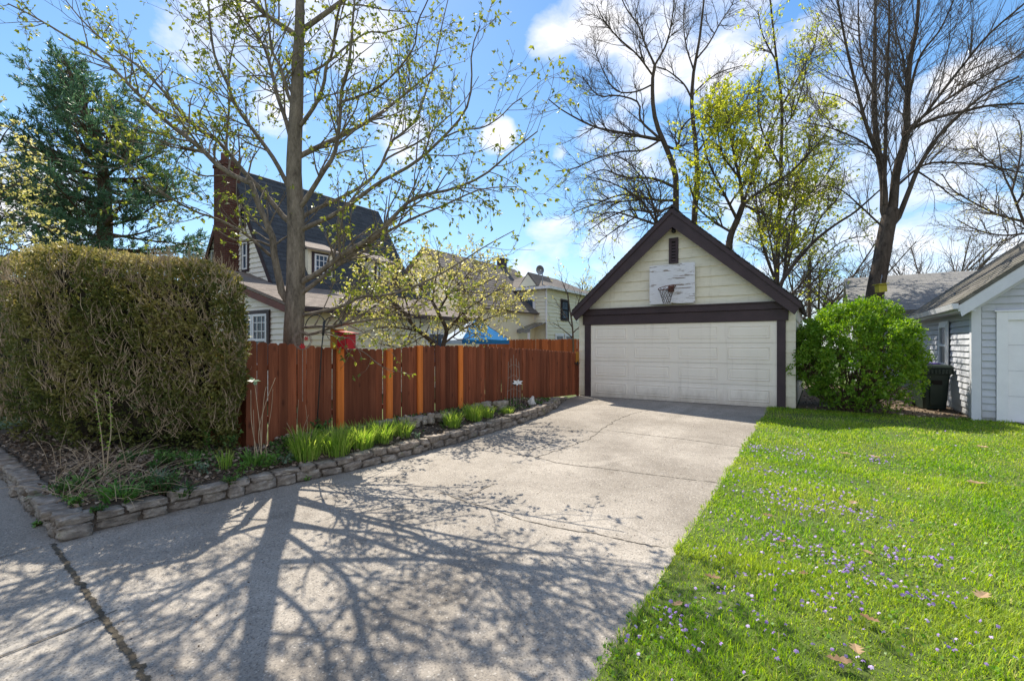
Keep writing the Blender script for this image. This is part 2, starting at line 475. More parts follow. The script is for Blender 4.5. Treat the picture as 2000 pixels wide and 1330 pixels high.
MAT['bark'] = m_bark('maple_bark', (0.085, 0.07, 0.055), (0.29, 0.24, 0.19))
MAT['bark_dark'] = m_bark('dark_bark', (0.04, 0.031, 0.024), (0.125, 0.097, 0.075), 7)
MAT['bark_brown'] = m_bark('brown_bark', (0.05, 0.034, 0.022), (0.17, 0.12, 0.08), 6)
MAT['twig'] = m_plain('twig_bark', (0.066, 0.054, 0.045), (0.125, 0.103, 0.085), 5, 0.95)
MAT['twig_pale'] = m_plain('pale_dead_twig', (0.30, 0.215, 0.135), (0.46, 0.35, 0.235), 8, 0.95)
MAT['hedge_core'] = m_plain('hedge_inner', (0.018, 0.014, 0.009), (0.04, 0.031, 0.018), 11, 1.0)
MAT['maple_leaf'] = m_leaf('maple_leaves', [(0, (0.10, 0.135, 0.02)), (0.55, (0.21, 0.255, 0.04)), (1, (0.40, 0.41, 0.08))], 0.36)
MAT['bud_leaf'] = m_leaf('budding_leaves', [(0, (0.24, 0.29, 0.03)), (0.5, (0.38, 0.43, 0.055)), (1, (0.54, 0.53, 0.09))], 0.6)
MAT['pale_leaf'] = m_leaf('pale_blossom_leaves', [(0, (0.27, 0.28, 0.07)), (0.5, (0.46, 0.44, 0.14)), (1, (0.68, 0.62, 0.28))], 0.4)
MAT['hedge_leaf'] = m_leaf('hedge_sprigs', [(0, (0.06, 0.085, 0.02)), (0.4, (0.175, 0.165, 0.042)), (0.75, (0.34, 0.285, 0.095)), (1, (0.54, 0.44, 0.21))], 0.3, 0.5, (0.8, (0.14, 0.16, 0.04)))
MAT['bush_leaf'] = m_leaf('bush_leaves', [(0, (0.085, 0.19, 0.016)), (0.5, (0.17, 0.31, 0.03)), (1, (0.33, 0.45, 0.06))], 0.42)
MAT['pine_leaf'] = m_leaf('pine_needles', [(0, (0.035, 0.085, 0.045)), (0.6, (0.08, 0.165, 0.085)), (1, (0.16, 0.26, 0.13))], 0.25)
MAT['lily_leaf'] = m_leaf('lily_blades', [(0, (0.12, 0.25, 0.03)), (0.5, (0.25, 0.38, 0.06)), (1, (0.44, 0.52, 0.12))], 0.45)
MAT['dark_leaf'] = m_leaf('dark_plant_leaves', [(0, (0.03, 0.085, 0.02)), (1, (0.075, 0.16, 0.035))], 0.3)
MAT['fresh_leaf'] = m_leaf('fresh_plant_leaves', [(0, (0.06, 0.17, 0.03)), (1, (0.17, 0.30, 0.06))], 0.4)
MAT['gray_leaf'] = m_leaf('gray_green_leaves', [(0, (0.10, 0.17, 0.11)), (1, (0.22, 0.30, 0.19))], 0.3)
MAT['litter'] = m_leaf('leaf_litter', [(0, (0.07, 0.045, 0.03)), (0.5, (0.20, 0.14, 0.095)), (1, (0.46, 0.37, 0.29))], 0.15, 0.8)
MAT['oak_leaf'] = m_leaf('dry_oak_leaf', [(0, (0.20, 0.11, 0.05)), (1, (0.42, 0.29, 0.17))], 0.2, 0.7)
MAT['red'] = m_paint('red_paint', (0.50, 0.018, 0.028), (0.42, 0.014, 0.022), None, 0, 0.45)
MAT['ochre'] = m_wood('ochre_board', (0.38, 0.165, 0.028), (0.48, 0.22, 0.038), (0.54, 0.27, 0.05))
MAT['yellow'] = m_paint('yellow_paint', (0.52, 0.46, 0.06), (0.45, 0.39, 0.05), None, 0, 0.5)
MAT['black_metal'] = m_plain('black_metal', (0.025, 0.025, 0.028), (0.045, 0.042, 0.042), 20, 0.45, metal=0.3)
MAT['rust_metal'] = m_plain('rusty_pale_metal', (0.34, 0.27, 0.23), (0.20, 0.14, 0.11), 25, 0.7, metal=0.2)
MAT['blue_fabric'] = m_plain('blue_canopy', (0.02, 0.12, 0.30), (0.03, 0.17, 0.36), 3, 0.95, 0.0, 0.05)
MAT['net'] = m_plain('dark_cord', (0.10, 0.075, 0.06), (0.06, 0.045, 0.04), 10, 0.9)
MAT['rim'] = m_plain('rim_rust', (0.19, 0.06, 0.035), (0.11, 0.04, 0.028), 18, 0.7, metal=0.3)
MAT['bin'] = m_plain('bin_plastic', (0.016, 0.027, 0.021), (0.024, 0.037, 0.029), 4, 0.5)
MAT['purple'] = m_plain('purple_plastic', (0.13, 0.09, 0.33), (0.17, 0.12, 0.40), 4, 0.5)
MAT['statue'] = m_rock('pale_statue', (0.42, 0.40, 0.37), (0.6, 0.57, 0.53), (0.74, 0.71, 0.67), None, 14)
MAT['dark_void'] = m_plain('dark_recess', (0.012, 0.01, 0.01), (0.02, 0.016, 0.015), 5, 1.0)
MAT['metal_gray'] = m_plain('gray_metal', (0.30, 0.31, 0.33), (0.22, 0.23, 0.25), 8, 0.4, metal=0.6)
MAT['fence_lit'] = m_wood('lit_fence_stain', (0.30, 0.075, 0.024), (0.42, 0.115, 0.038), (0.48, 0.15, 0.055), board=True)  # lighter copy of the fence stain, the back fence's sunlit look in its colour
MAT['pale_fabric'] = m_plain('pale_canopy', (0.45, 0.52, 0.60), (0.36, 0.43, 0.52), 3, 0.85)  # paler copy of the canopy blue, colouring one panel as sunlit
MAT['weed_leaf'] = m_leaf('weed_leaves', [(0, (0.04, 0.10, 0.025)), (0.6, (0.10, 0.20, 0.05)), (1, (0.22, 0.33, 0.09))], 0.35)
EXPO = 0.92; SKY_SAT = 1.2; CLOUD = 4.2
# ------------------------------------------------------------------ setting
rng0 = np.random.default_rng(11)

def sheet(name, xs, ys, zf, mat, kind='structure', lab=None):
    X, Y = np.meshgrid(xs, ys, indexing='ij')
    Z = zf(X, Y)
    V = np.stack([X, Y, Z], -1).reshape(-1, 3)
    n, m = X.shape
    i = np.arange(n - 1)[:, None]; j = np.arange(m - 1)[None]
    Q = np.stack([i*m+j, (i+1)*m+j, (i+1)*m+j+1, i*m+j+1], -1).reshape(-1, 4)
    o = np_obj(name, V, [Q], mat)
    o['kind'] = kind
    return o

WALL = [(-2.88, -0.95), (-2.62, -1.7), (-2.3, -2.6), (-2.1, -3.6), (-2.0, -5.2), (-2.02, -6.6), (-2.1, -7.9), (-2.24, -9.0), (-2.44, -9.9),
        (-2.58, -10.7), (-2.66, -11.4), (-2.72, -11.98)]
WY = np.array([p[1] for p in WALL])[::-1]; WX = np.array([p[0] for p in WALL])[::-1]
def wallx(y): return np.interp(y, WY, WX)
def fencex(y): return np.interp(y, [-9.88, 0.0], [-3.42, -2.86])
STREET_Y = -11.98
def streety(x): return np.interp(x, [-10.0, -2.72], [-11.55, -11.98])

def zbed(x, y):
    x = np.asarray(x, float); y = np.asarray(y, float)
    d1 = wallx(y) - x
    d2 = y - streety(x)
    d = np.minimum(d1, np.where(x < -2.0, d2, d1))
    e = np.clip(d / 0.9, 0, 1)
    far = np.where(y < -9.5, 0.13, np.interp(y, [-9.5, -3, -0.9], [0.20, 0.24, 0.03]))
    near = gz(y) + np.interp(y, [-12, -5, -2.5, -0.9], [0.155, 0.15, 0.12, 0.03])
    return near * (1 - e) + np.maximum(far, near) * e

def onbed(px, py):
    return hit(px, py, lambda x, y: float(zbed(x, y)) if (x < float(wallx(y)) + 0.0 and y > -12.2) else float(gz(y)))

sheet('ground', [-160, -60, -12, 12, 60, 160], [-120, -40, -14, 0, 40, 160], lambda X, Y: gz(Y) - 0.03, MAT['ground'])
def slab():
    xs = np.linspace(-2.9, 2.33, 14); V = []
    for x in xs:
        for y in (-12.055 - 0.1 * (x + 2.7), -9, -6, -3, 0.0, 0.25): V.append((x, y, float(gz(y))))
    Q = [(i * 6 + j, (i + 1) * 6 + j, (i + 1) * 6 + j + 1, i * 6 + j + 1) for i in range(13) for j in range(5)]
    o = np_obj('driveway', np.array(V), [np.array(Q)], MAT['concrete']); o['kind'] = 'structure'
slab()
sheet('sidewalk', [-30, -10, -2.7, 2.3, 12, 30], [-13.75, -12.6, -11.75], lambda X, Y: gz(Y) - 0.005, MAT['sidewalk'])
sheet('verge', [-30, 0, 30], [-17.5, -14, -13.77], lambda X, Y: gz(Y) - 0.01, MAT['lawn'])
def lawnz(X, Y):
    return gz(Y) + 0.012 + 0.02 * np.sin(X * 1.3 + 0.5) * np.sin(Y * 0.9) * np.clip((X - 2.5) / 1.5, 0, 1)
sheet('lawn', np.concatenate([np.linspace(2.315, 9, 22), [14, 25]]), np.concatenate([[-12.05], np.linspace(-11.8, 0.2, 26)]), lawnz, MAT['lawn'])
sheet('dirt_patch', np.linspace(2.9, 6.1, 8), np.linspace(0.1, 9, 12), lambda X, Y: gz(Y) + 0.02 + 0.015 * np.sin(X * 3) * np.sin(Y * 2.3), MAT['dirt'])
mb = MB()
mb.add([(6.62, -0.02, 0.03), (12, -0.02, 0.03), (12, -6, -0.11), (8.8, -6, -0.11)], [(0, 3, 2, 1)])
tag(mb.obj('neighbour_driveway', MAT['sidewalk']), kind='structure')

# jagged cracks and joints as thin strips lying 3 mm above the slab
def strip(name, pts, w, mat, dz=0.004, jag=0.6, step=0.05, seed=1, wander=0.0):
    r = np.random.default_rng(seed)
    pts = np.array(pts, float)
    s = np.concatenate([[0], np.cumsum(np.linalg.norm(np.diff(pts, axis=0), axis=1))])
    n = max(3, int(s[-1] / step)); t = np.linspace(0, s[-1], n)
    x = np.interp(t, s, pts[:, 0]); y = np.interp(t, s, pts[:, 1])
    T = unit(np.stack([np.gradient(x), np.gradient(y)], 1)); Nn = np.stack([-T[:, 1], T[:, 0]], 1)
    off = np.convolve(r.normal(size=n + 6), np.ones(5) / 5, 'same')[3:-3] * wander
    ww = w * (1 + jag * r.normal(size=(n, 2)) * 0.6); ww = np.clip(ww, w * 0.15, w * 2.4) / 2
    c = np.stack([x, y], 1) + Nn * off[:, None]
    A = c + Nn * ww[:, :1]; B = c - Nn * ww[:, 1:]
    V = np.concatenate([np.c_[A, gz(A[:, 1]) + dz], np.c_[B, gz(B[:, 1]) + dz]])
    i = np.arange(n - 1)
    Q = np.stack([i, i + n, i + n + 1, i + 1], 1)
    o = np_obj(name, V, [Q], mat); o['kind'] = 'structure'
    return o
g2 = lambda *pp: [onground(a, b)[:2] for a, b in pp]
strip('expansion_joint', [(x, -12.058 - 0.1 * (x + 2.7)) for x in (-2.72, -1.5, 0.0, 1.2, 2.3)], 0.034, MAT['joint'], 0.006, 0.35, 0.012, 2, 0.014)
strip('sidewalk_joint', [(-0.83, -12.16), (-0.85, -13.7)], 0.014, MAT['crack'], 0.003, 0.4, 0.05, 3, 0.006)
strip('sidewalk_joint', [(-2.74, -12.12), (-2.78, -13.7)], 0.012, MAT['crack'], 0.003, 0.4, 0.05, 4, 0.006)
strip('driveway_crack', g2((985, 884), (1050, 893), (1090, 904), (1150, 912), (1220, 920), (1300, 930), (1412, 944)), 0.015, MAT['crack'], 0.004, 1.1, 0.03, 5, 0.02)
strip('driveway_crack', g2((1050, 893), (1100, 876), (1150, 858), (1175, 838), (1200, 822), (1240, 806), (1270, 802)), 0.015, MAT['crack'], 0.005, 1.1, 0.03, 6, 0.03)
strip('driveway_crack', g2((1030, 880), (1060, 871), (1078, 864)), 0.014, MAT['crack'], 0.006, 1.0, 0.03, 7, 0.02)
strip('driveway_crack', g2((1110, 840), (1150, 842), (1180, 845)), 0.012, MAT['crack'], 0.006, 1.0, 0.03, 8, 0.02)
strip('driveway_crack', g2((1185, 840), (1240, 847), (1330, 857), (1440, 872), (1460, 875)), 0.014, MAT['crack'], 0.004, 1.0, 0.04, 9, 0.014)
strip('driveway_crack', g2((860, 962), (900, 975), (960, 995), (1020, 1015), (1090, 1030), (1180, 1045), (1240, 1060), (1300, 1070)), 0.014, MAT['crack'], 0.005, 0.9, 0.03, 10, 0.02)
strip('driveway_crack', g2((895, 972), (930, 962), (965, 945)), 0.012, MAT['crack'], 0.006, 0.9, 0.03, 12, 0.02)

# garden bed soil
ys = np.linspace(-11.95, -0.95, 90); ts = np.linspace(0, 1, 14)
X = np.zeros((90, 14)); Y = np.zeros((90, 14))
for i, y in enumerate(ys):
    xi = -9.6 if y < -9.75 else float(fencex(y)) - 0.12
    tt = ts ** (2.2 if y < -9.75 else 1.0)
    X[i] = float(wallx(y)) - 0.10 + (xi - float(wallx(y)) + 0.10) * tt
    Y[i] = np.maximum(y, streety(X[i]) + 0.06) if y < -11 else y
Z = zbed(X, Y) - 0.03 + rng0.normal(size=X.shape) * 0.012
i = np.arange(89)[:, None]; j = np.arange(13)[None]
Q = np.stack([i*14+j, i*14+j+1, (i+1)*14+j+1, (i+1)*14+j], -1).reshape(-1, 4)
o = np_obj('garden_soil', np.stack([X, Y, Z], -1).reshape(-1, 3), [Q], MAT['soil']); o['kind'] = 'structure'

# ------------------------------------------------------------------ stones
def rock_proto(rng, n=4, rough=0.1):
    """unit box with a subdivided, weathered surface; coordinates in -0.5..0.5"""
    idx = {}; V = []; Fs = []
    def vid(p):
        k = tuple(np.round(p, 5))
        if k not in idx: idx[k] = len(V); V.append(p)
        return idx[k]
    for ax in range(3):
        for sgn in (-0.5, 0.5):
            a, b = [q for q in range(3) if q != ax]
            for i in range(n):
                for j in range(n):
                    q = []
                    for di, dj in ((0, 0), (1, 0), (1, 1), (0, 1)):
                        p = np.zeros(3); p[ax] = sgn; p[a] = (i + di) / n - .5; p[b] = (j + dj) / n - .5
                        q.append(vid(p))
                    flip = (sgn > 0) ^ (ax == 1)
                    Fs.append(tuple(q if flip else q[::-1]))
    V = np.array(V)
    r = np.linalg.norm(V * 2, axis=1)
    V = V * (1 - 0.07 * np.clip(r - 1.25, 0, 1))[:, None]
    V = V + rng.normal(size=V.shape) * rough * np.array([0.4, 0.5, 0.5])
    return V, np.array(Fs)
rrk = np.random.default_rng(5)
ROCKS = [rock_proto(rrk, 4, 0.10) for _ in range(10)]
def place_rock(rng, parts, c, size, yaw, tilt=0.05):
    V, Fs = ROCKS[rng.integers(len(ROCKS))]
    V = V * np.array(size)
    a = tilt * rng.normal(); V = V @ np.array([[np.cos(a), 0, np.sin(a)], [0, 1, 0], [-np.sin(a), 0, np.cos(a)]]).T
    R = np.array([[np.cos(yaw), -np.sin(yaw), 0], [np.sin(yaw), np.cos(yaw), 0], [0, 0, 1]])
    parts.append((V @ R.T + np.array(c), Fs))

def stone_wall(name, line, label, cat, heights, thick, mat, seed, lens=(0.22, 0.42), org=None):
    rng = np.random.default_rng(seed)
    line = np.array(line, float)
    s = np.concatenate([[0], np.cumsum(np.linalg.norm(np.diff(line, axis=0), axis=1))])
    at = lambda t: np.array([np.interp(t, s, line[:, 0]), np.interp(t, s, line[:, 1])])
    t0 = thing(name, label, cat, (*line[len(line) // 2], float(gz(line[len(line) // 2][1]))))
    stones = []; mortar = []
    z0 = 0.0
    for ci, h in enumerate(heights):
        t = -rng.random() * 0.1
        while t < s[-1] - 0.05:
            L = lens[0] + (lens[1] - lens[0]) * rng.random() ** 1.2
            tm = min(max(t + L / 2, 0), s[-1]); p = at(tm); q = at(min(tm + 0.05, s[-1])) - at(max(tm - 0.05, 0))
            yaw = math.atan2(q[1], q[0]) + rng.normal() * 0.03
            fade = np.clip((p[1] * -1 - 0.7) / 1.6, 0.25, 1)
            hh = h * (0.75 + 0.45 * rng.random()) * fade
            nrm = np.array([-q[1], q[0]]) / (np.linalg.norm(q) + 1e-9)
            off = rng.normal() * 0.02
            place_rock(rng, stones, (*(p + nrm * off), float(gz(p[1])) + z0 * fade + hh / 2 + 0.005), (L * 0.98, thick * (0.9 + 0.25 * rng.random()), hh), yaw, 0.03)
            t += L + 0.022
        z0 += h * 1.0
    n = max(4, int(s[-1] / 0.25)); tt = np.linspace(0, s[-1], n)
    P = np.array([at(t) for t in tt]); T = unit(np.gradient(P, axis=0)); Nn = np.stack([-T[:, 1], T[:, 0]], 1)
    fade = np.clip((-P[:, 1] - 0.7) / 1.6, 0.25, 1)
    zb = gz(P[:, 1]) - 0.02; zt = gz(P[:, 1]) + (z0 - 0.045) * fade
    w = thick * 0.33
    V = np.concatenate([np.c_[P + Nn * w, zb], np.c_[P + Nn * w, zt], np.c_[P - Nn * w, zt], np.c_[P - Nn * w, zb]])
    i = np.arange(n - 1); Q = np.concatenate([np.stack([i + a * n, i + a * n + 1, i + (a+1) * n + 1, i + (a+1) * n], 1) for a in range(3)])
    np_obj('mortar', V, [Q], MAT['mortar'], t0)
    V, Fq = join(stones)
    np_obj('stones', V, Fq, mat, t0)
    return t0
wl = [(x - 0.11, y) for x, y in WALL[1:]] + [(-2.95, -11.9)] + [(-4.5, -11.79), (-7, -11.63), (-10, -11.46)]
stone_wall('retaining_wall', [(wl[0][0] - 0.18, wl[0][1] + 0.75)] + wl, 'low mortared fieldstone retaining wall curving round the garden bed beside the driveway', 'stone wall', (0.112, 0.092), 0.2, MAT['rock'], 3, (0.16, 0.40))

# loose stone border at the foot of the fence
rng = np.random.default_rng(21)
def stone_heap(name, label, pts, seed, size=(0.30, 0.16, 0.12), mat='rock_pale', layers=2):
    rng = np.random.default_rng(seed)
    parts = []
    for k in range(layers):
        for (px, py) in pts:
            c = onbed(px, py)
            L = size[0] * (0.7 + 0.6 * rng.random())
            place_rock(rng, parts, (c[0] + rng.normal() * 0.045, c[1] + rng.normal() * 0.05, c[2] - 0.02 * rng.random() + size[2] * (0.4 + 0.92 * k)), (L, size[1] * (0.8 + .4 * rng.random()), size[2] * (0.8 + .4 * rng.random())), RAD(90) + rng.normal() * 0.35, 0.14)
    V, Fq = join(parts)
    return tag(np_obj(name, V, Fq, MAT[mat], org=V.mean(0) * [1, 1, 0] + [0, 0, V[:, 2].min()]), label, 'stone border')
stone_heap('stone_border', 'two course dry stacked pale stone border at the foot of the brown fence', [(740, 838), (756, 837), (771, 835), (786, 832), (800, 830), (813, 829), (827, 827), (840, 825), (853, 822), (864, 820)], 31, (0.135, 0.15, 0.085))
stone_heap('stone_pile', 'heap of rough pale rocks against the fence behind the short leafy clump', [(925, 806), (940, 803), (955, 800), (948, 806), (968, 799), (980, 797)], 33, (0.2, 0.17, 0.10), layers=2)

# ------------------------------------------------------------------ building helpers
def lap(mb, O, U, Nn, z0, z1, exp, left, right, lip=0.014, jit=0.0, rng=None, butt=0.004):
    O = np.array([O[0], O[1], 0.]); U = np.array(U, float); Nn = np.array(Nn, float)
    P = lambda a, n, z: O + U * a + Nn * n + np.array([0, 0, z])
    z = z0
    while z < z1 - 1e-4:
        zt = min(z + exp, z1)
        l0, r0, l1, r1 = left(z), right(z), left(zt), right(zt)
        if r0 - l0 < 0.02: break
        if r1 < l1: m = (l1 + r1) / 2; l1 = r1 = m
        k = max(1, int((r0 - l0) / 0.4)) if jit else 1
        for i in range(k):
            fa, fb = i / k, (i + 1) / k
            ja = jit * math.sin(i * 7.3 + z * 31) ; jb = jit * math.sin((i + 1) * 7.3 + z * 31)
            a0 = l0 + (r0-l0)*fa; a1 = l0 + (r0-l0)*fb; b0 = l1 + (r1-l1)*fa; b1 = l1 + (r1-l1)*fb
            mb.add([P(a0, lip, z + ja), P(a1, lip, z + jb), P(b1, butt, zt + 0.006), P(b0, butt, zt + 0.006), P(a0, 0.0, z + ja), P(a1, 0.0, z + jb)], [(0, 1, 2, 3), (4, 5, 1, 0)])
        z = zt

def roof_plane(mb, E0, A, S, th=0.05, course=0.15, lip=0.012, nrm=None):
    """E0 eave corner, A along-eave vector, S up-slope vector"""
    E0 = np.array(E0, float); A = np.array(A, float); S = np.array(S, float)
    n = np.cross(A, S); n = n / np.linalg.norm(n)
    if n[2] < 0: n = -n
    ls = np.linalg.norm(S); k = max(2, int(round(ls / course)))
    mb.prism([E0, E0 + A, E0 + A + S, E0 + S], -n * th)
    for i in range(k):
        a, b = E0 + S * (i / k), E0 + S * min(1, (i + 1) / k + 0.1 / k)
        q = [a + n * lip, a + A + n * lip, b + A + n * 0.003, b + n * 0.003, a + n * 0.001, a + A + n * 0.001]
        mb.add(q, [(0, 1, 2, 3), (4, 5, 1, 0)])

def window(parent, O, U, Nn, a, z, w, h, frame, cols=1, rows=1, meet=True, fw=0.06, trim=None, tw=0.09, name='window', off=0.046):
    """double-hung window: frame mesh with its pane (and outer casing) as children"""
    mb = MB()
    O3 = (O[0] + Nn[0] * off, O[1] + Nn[1] * off, 0)
    def bx(m, a0, a1, z0, z1, n0, n1): m.obox(O3, U, Nn, a0, a1, n0, n1, z0, z1)
    bx(mb, a, a + fw, z, z + h, 0.005, 0.05); bx(mb, a + w - fw, a + w, z, z + h, 0.005, 0.05)
    bx(mb, a + fw, a + w - fw, z, z + fw, 0.005, 0.049); bx(mb, a + fw, a + w - fw, z + h - fw, z + h, 0.005, 0.049)
    if meet: bx(mb, a + fw, a + w - fw, z + h / 2 - fw / 2, z + h / 2 + fw / 2, 0.006, 0.047)
    for i in range(1, cols):
        x = a + w * i / cols; bx(mb, x - 0.012, x + 0.012, z + (h / 2 + fw / 2 if meet else fw), z + h - fw, 0.022, 0.04)
    for i in range(1, rows):
        zz = (z + h / 2 + (h / 2) * i / rows) if meet else z + h * i / rows
        bx(mb, a + fw, a + w - fw, zz - 0.012, zz + 0.012, 0.0215, 0.0395)
    f = mb.obj(name, MAT[frame], parent)
    g = MB(); bx(g, a + 0.02, a + w - 0.02, z + 0.02, z + h - 0.02, 0.003, 0.02); g.obj('pane', MAT['glass'], f)
    if trim:
        t = MB()
        bx(t, a - tw, a - 0.002, z - tw, z + h + tw, 0.004, 0.03); bx(t, a + w + 0.002, a + w + tw, z - tw, z + h + tw, 0.004, 0.03)
        bx(t, a - 0.002, a + w + 0.002, z + h + 0.002, z + h + tw, 0.004, 0.031); bx(t, a - 0.002, a + w + 0.002, z - tw, z - 0.002, 0.004, 0.034)
        t.obj('casing', MAT[trim], f)
    return f

XU, YU = (1, 0, 0), (0, 1, 0)
# ------------------------------------------------------------------ the cream garage
G = thing('garage', 'cream shingled garage with dark brown rake boards and white panelled door at the driveway end', 'garage', (0, 0, 0))
D = 6.2; EZ = 2.62; HW = 2.85; SL = 0.905; RZ = EZ + HW * SL            # ridge of wall plane
wall = MB()
wall.prism([(-HW, 0, -0.05), (HW, 0, -0.05), (HW, 0, EZ), (0, 0, RZ - 0.03), (-HW, 0, EZ)], (0, D, 0))
lf = lambda z: -HW + max(0, (z - EZ) / SL) + 0.0; rf = lambda z: HW - max(0, (z - EZ) / SL)
lap(wall, (0, 0), XU, (0, -1, 0), 2.57, RZ, 0.27, lf, rf, 0.032, 0.005)
lap(wall, (0, 0), XU, (0, -1, 0), 0.02, 2.57, 0.27, lambda z: -HW - 0.02, lambda z: -2.47, 0.022, 0.003)
lap(wall, (0, 0), XU, (0, -1, 0), 0.02, 2.57, 0.27, lambda z: 2.47, lambda z: HW + 0.02, 0.022, 0.003)
lap(wall, (HW, 0), YU, (1, 0, 0), 0.02, EZ - 0.1, 0.27, lambda z: 0, lambda z: D, 0.022, 0.003)
lap(wall, (-HW, 0), YU, (-1, 0, 0), 0.02, EZ - 0.1, 0.27, lambda z: 0, lambda z: D, 0.022, 0.003)
wall.obj('wall', MAT['cream'], G)
# roof
OV = 0.30; SIDE = 0.14
rf_ = MB()
ez = EZ + 0.10 - SIDE * SL; rx = HW + SIDE; rz = EZ + 0.10 + HW * SL
roof_plane(rf_, (-rx, -OV, ez), (0, D + 2 * OV, 0), (rx, 0, rz - ez), 0.07)
roof_plane(rf_, (rx, -OV, ez), (0, D + 2 * OV, 0), (-rx, 0, rz - ez), 0.07)
rf_.tube([(0, -OV, rz + 0.01), (0, D + OV, rz + 0.01)], 0.05, 6)
rf_.obj('roof', MAT['roof_dark'], G)
for s in (-1, 1):
    rb = MB()
    # rake board: band under the roof edge, cut square at the tail
    t = 0.078 * math.hypot(1, SL)
    wv = 0.33
    p = [(s * rx, -OV + 0.02, ez - t), (0, -OV + 0.02, rz - t), (0, -OV + 0.02, rz - t - wv * math.hypot(1, SL)), (s * (rx - wv * 0.42), -OV + 0.02, ez - t - wv * 0.62)]
    if s > 0: p = p[::-1]
    rb.prism(p, (0, 0.035, 0))
    p2 = [(s * (rx + 0.01), -OV - 0.012, ez - t + 0.055), (0, -OV - 0.012, rz - t + 0.055), (0, -OV - 0.012, rz - t - 0.06), (s * (rx + 0.01), -OV - 0.012, ez - t - 0.06)]
    if s > 0: p2 = p2[::-1]
    rb.prism(p2, (0, 0.03, 0))
    # soffit between rake board and wall
    q = [(s * (rx - 0.05), -OV + 0.05, ez - t - 0.075), (0, -OV + 0.05, rz - t - 0.03), (0, 0.0, rz - t - 0.03), (s * (rx - 0.05), 0.0, ez - t - 0.075)]
    rb.add(q, [(0, 1, 2, 3)])
    rb.obj('rake_board', MAT['brown_trim'], G)
# lintel band
bm_ = MB()
bm_.box((-2.72, -0.075, 2.16), (2.72, -0.001, 2.44)); bm_.box((-2.78, -0.11, 2.445), (2.78, -0.002, 2.62))
bm_.box((-2.80, -0.14, 2.60), (2.80, -0.1105, 2.635))
bm_.obj('lintel', MAT['brown_trim'], G, bevel=0.006)
for s in (-1, 1):
    j = MB(); j.box((min(s * 2.475, s * 2.66), -0.07, -0.03), (max(s * 2.475, s * 2.66), -0.001, 2.157)); j.obj('door_jamb', MAT['brown_trim'], G, bevel=0.005)
# sectional door with raised panels
dr = MB(); DW = 2.47; DH = 2.15
for r in range(4):
    z0 = DH / 4 * r + 0.004; z1 = DH / 4 * (r + 1) - 0.004
    dr.box((-DW, -0.035, z0), (DW, -0.003, z1))
    for c in range(4):
        cw = 2 * DW / 4; x0 = -DW + c * cw + 0.12 + (0.03 if c == 0 else 0); x1 = -DW + (c + 1) * cw - 0.12 - (0.03 if c == 3 else 0)
        za, zb = z0 + 0.11, z1 - 0.10
        # groove ring then a raised field
        def ring(x0, x1, za, zb, d0, ins, d1):
            A = [(x0, d0, za), (x1, d0, za), (x1, d0, zb), (x0, d0, zb)]
            B = [(x0 + ins, d1, za + ins), (x1 - ins, d1, za + ins), (x1 - ins, d1, zb - ins), (x0 + ins, d1, zb - ins)]
            dr.add(A + B, [(0, 1, 5, 4), (1, 2, 6, 5), (2, 3, 7, 6), (3, 0, 4, 7)])
            return B
        ring(x0, x1, za, zb, -0.0355, 0.012, -0.050)
        B = ring(x0 + 0.012, x1 - 0.012, za + 0.012, zb - 0.012, -0.050, 0.030, -0.038)
        B2 = ring(x0 + 0.042, x1 - 0.042, za + 0.042, zb - 0.042, -0.038, 0.022, -0.047)
        dr.add(B2, [(0, 1, 2, 3)])
door = dr.obj('garage_door', MAT['door_white'], G)
sl = MB(); sl.box((-DW, -0.05, -0.02), (DW, -0.002, 0.0035)); sl.obj('bottom_seal', MAT['dark_void'], door)
# gable vent
v = MB()
va, vb, v0, v1 = -0.145, 0.105, 3.80, 4.50
v.box((va, -0.06, v0), (va + 0.07, -0.002, v1)); v.box((vb - 0.07, -0.06, v0), (vb, -0.002, v1)); v.box((va + 0.07, -0.059, v1 - 0.09), (vb - 0.07, -0.002, v1)); v.box((va + 0.07, -0.059, v0), (vb - 0.07, -0.002, v0 + 0.06))
vent = v.obj('gable_vent', MAT['brown_trim'], G)
v = MB(); v.box((va + 0.07, -0.040, v0 + 0.06), (vb - 0.07, -0.036, v1 - 0.09)); v.obj('vent_opening', MAT['dark_void'], vent)
v = MB()
for k in range(6):
    z = v0 + 0.08 + k * 0.085
    v.add([(va + 0.07, -0.055, z), (vb - 0.07, -0.055, z), (vb - 0.07, -0.041, z + 0.05), (va + 0.07, -0.041, z + 0.05)], [(0, 1, 2, 3)])
v.obj('slats', MAT['brown_trim'], vent)

# basketball hoop on the gable
m, nt, out = new_mat('peeling_backboard')
pn = noise(nt, pos(nt, (0.55, 1, 6.5)), 2.6, 7, 0.72, 0.6)
pn2 = noise(nt, pos(nt, (1.2, 1, 8)), 6, 5, 0.7)
col = ramp(nt, pn2, [(0.3, (0.74, 0.73, 0.75)), (0.7, (0.62, 0.61, 0.64))])
wood = ramp(nt, pn2, [(0.35, (0.12, 0.085, 0.06)), (0.65, (0.30, 0.24, 0.19))])
finish(nt, out, mixc(nt, ramp(nt, pn, [(0.582, (0, 0, 0)), (0.596, (1, 1, 1))]), col, wood), 0.7, pn, 0.4, 0.01)
MAT['backboard'] = m
H = thing('basketball_hoop', 'old basketball hoop with peeling white backboard and torn net on the garage gable', 'basketball hoop', (-0.04, -0.13, 2.68))
b = MB()
b.prism([(-0.645, -0.175, 2.685), (0.565, -0.175, 2.685), (0.565, -0.175, 3.765), (0.2, -0.175, 3.772), (0.12, -0.175, 3.745), (-0.1, -0.175, 3.755), (-0.645, -0.175, 3.76)], (0, 0.03, 0))
b.obj('backboard', MAT['backboard'], H)
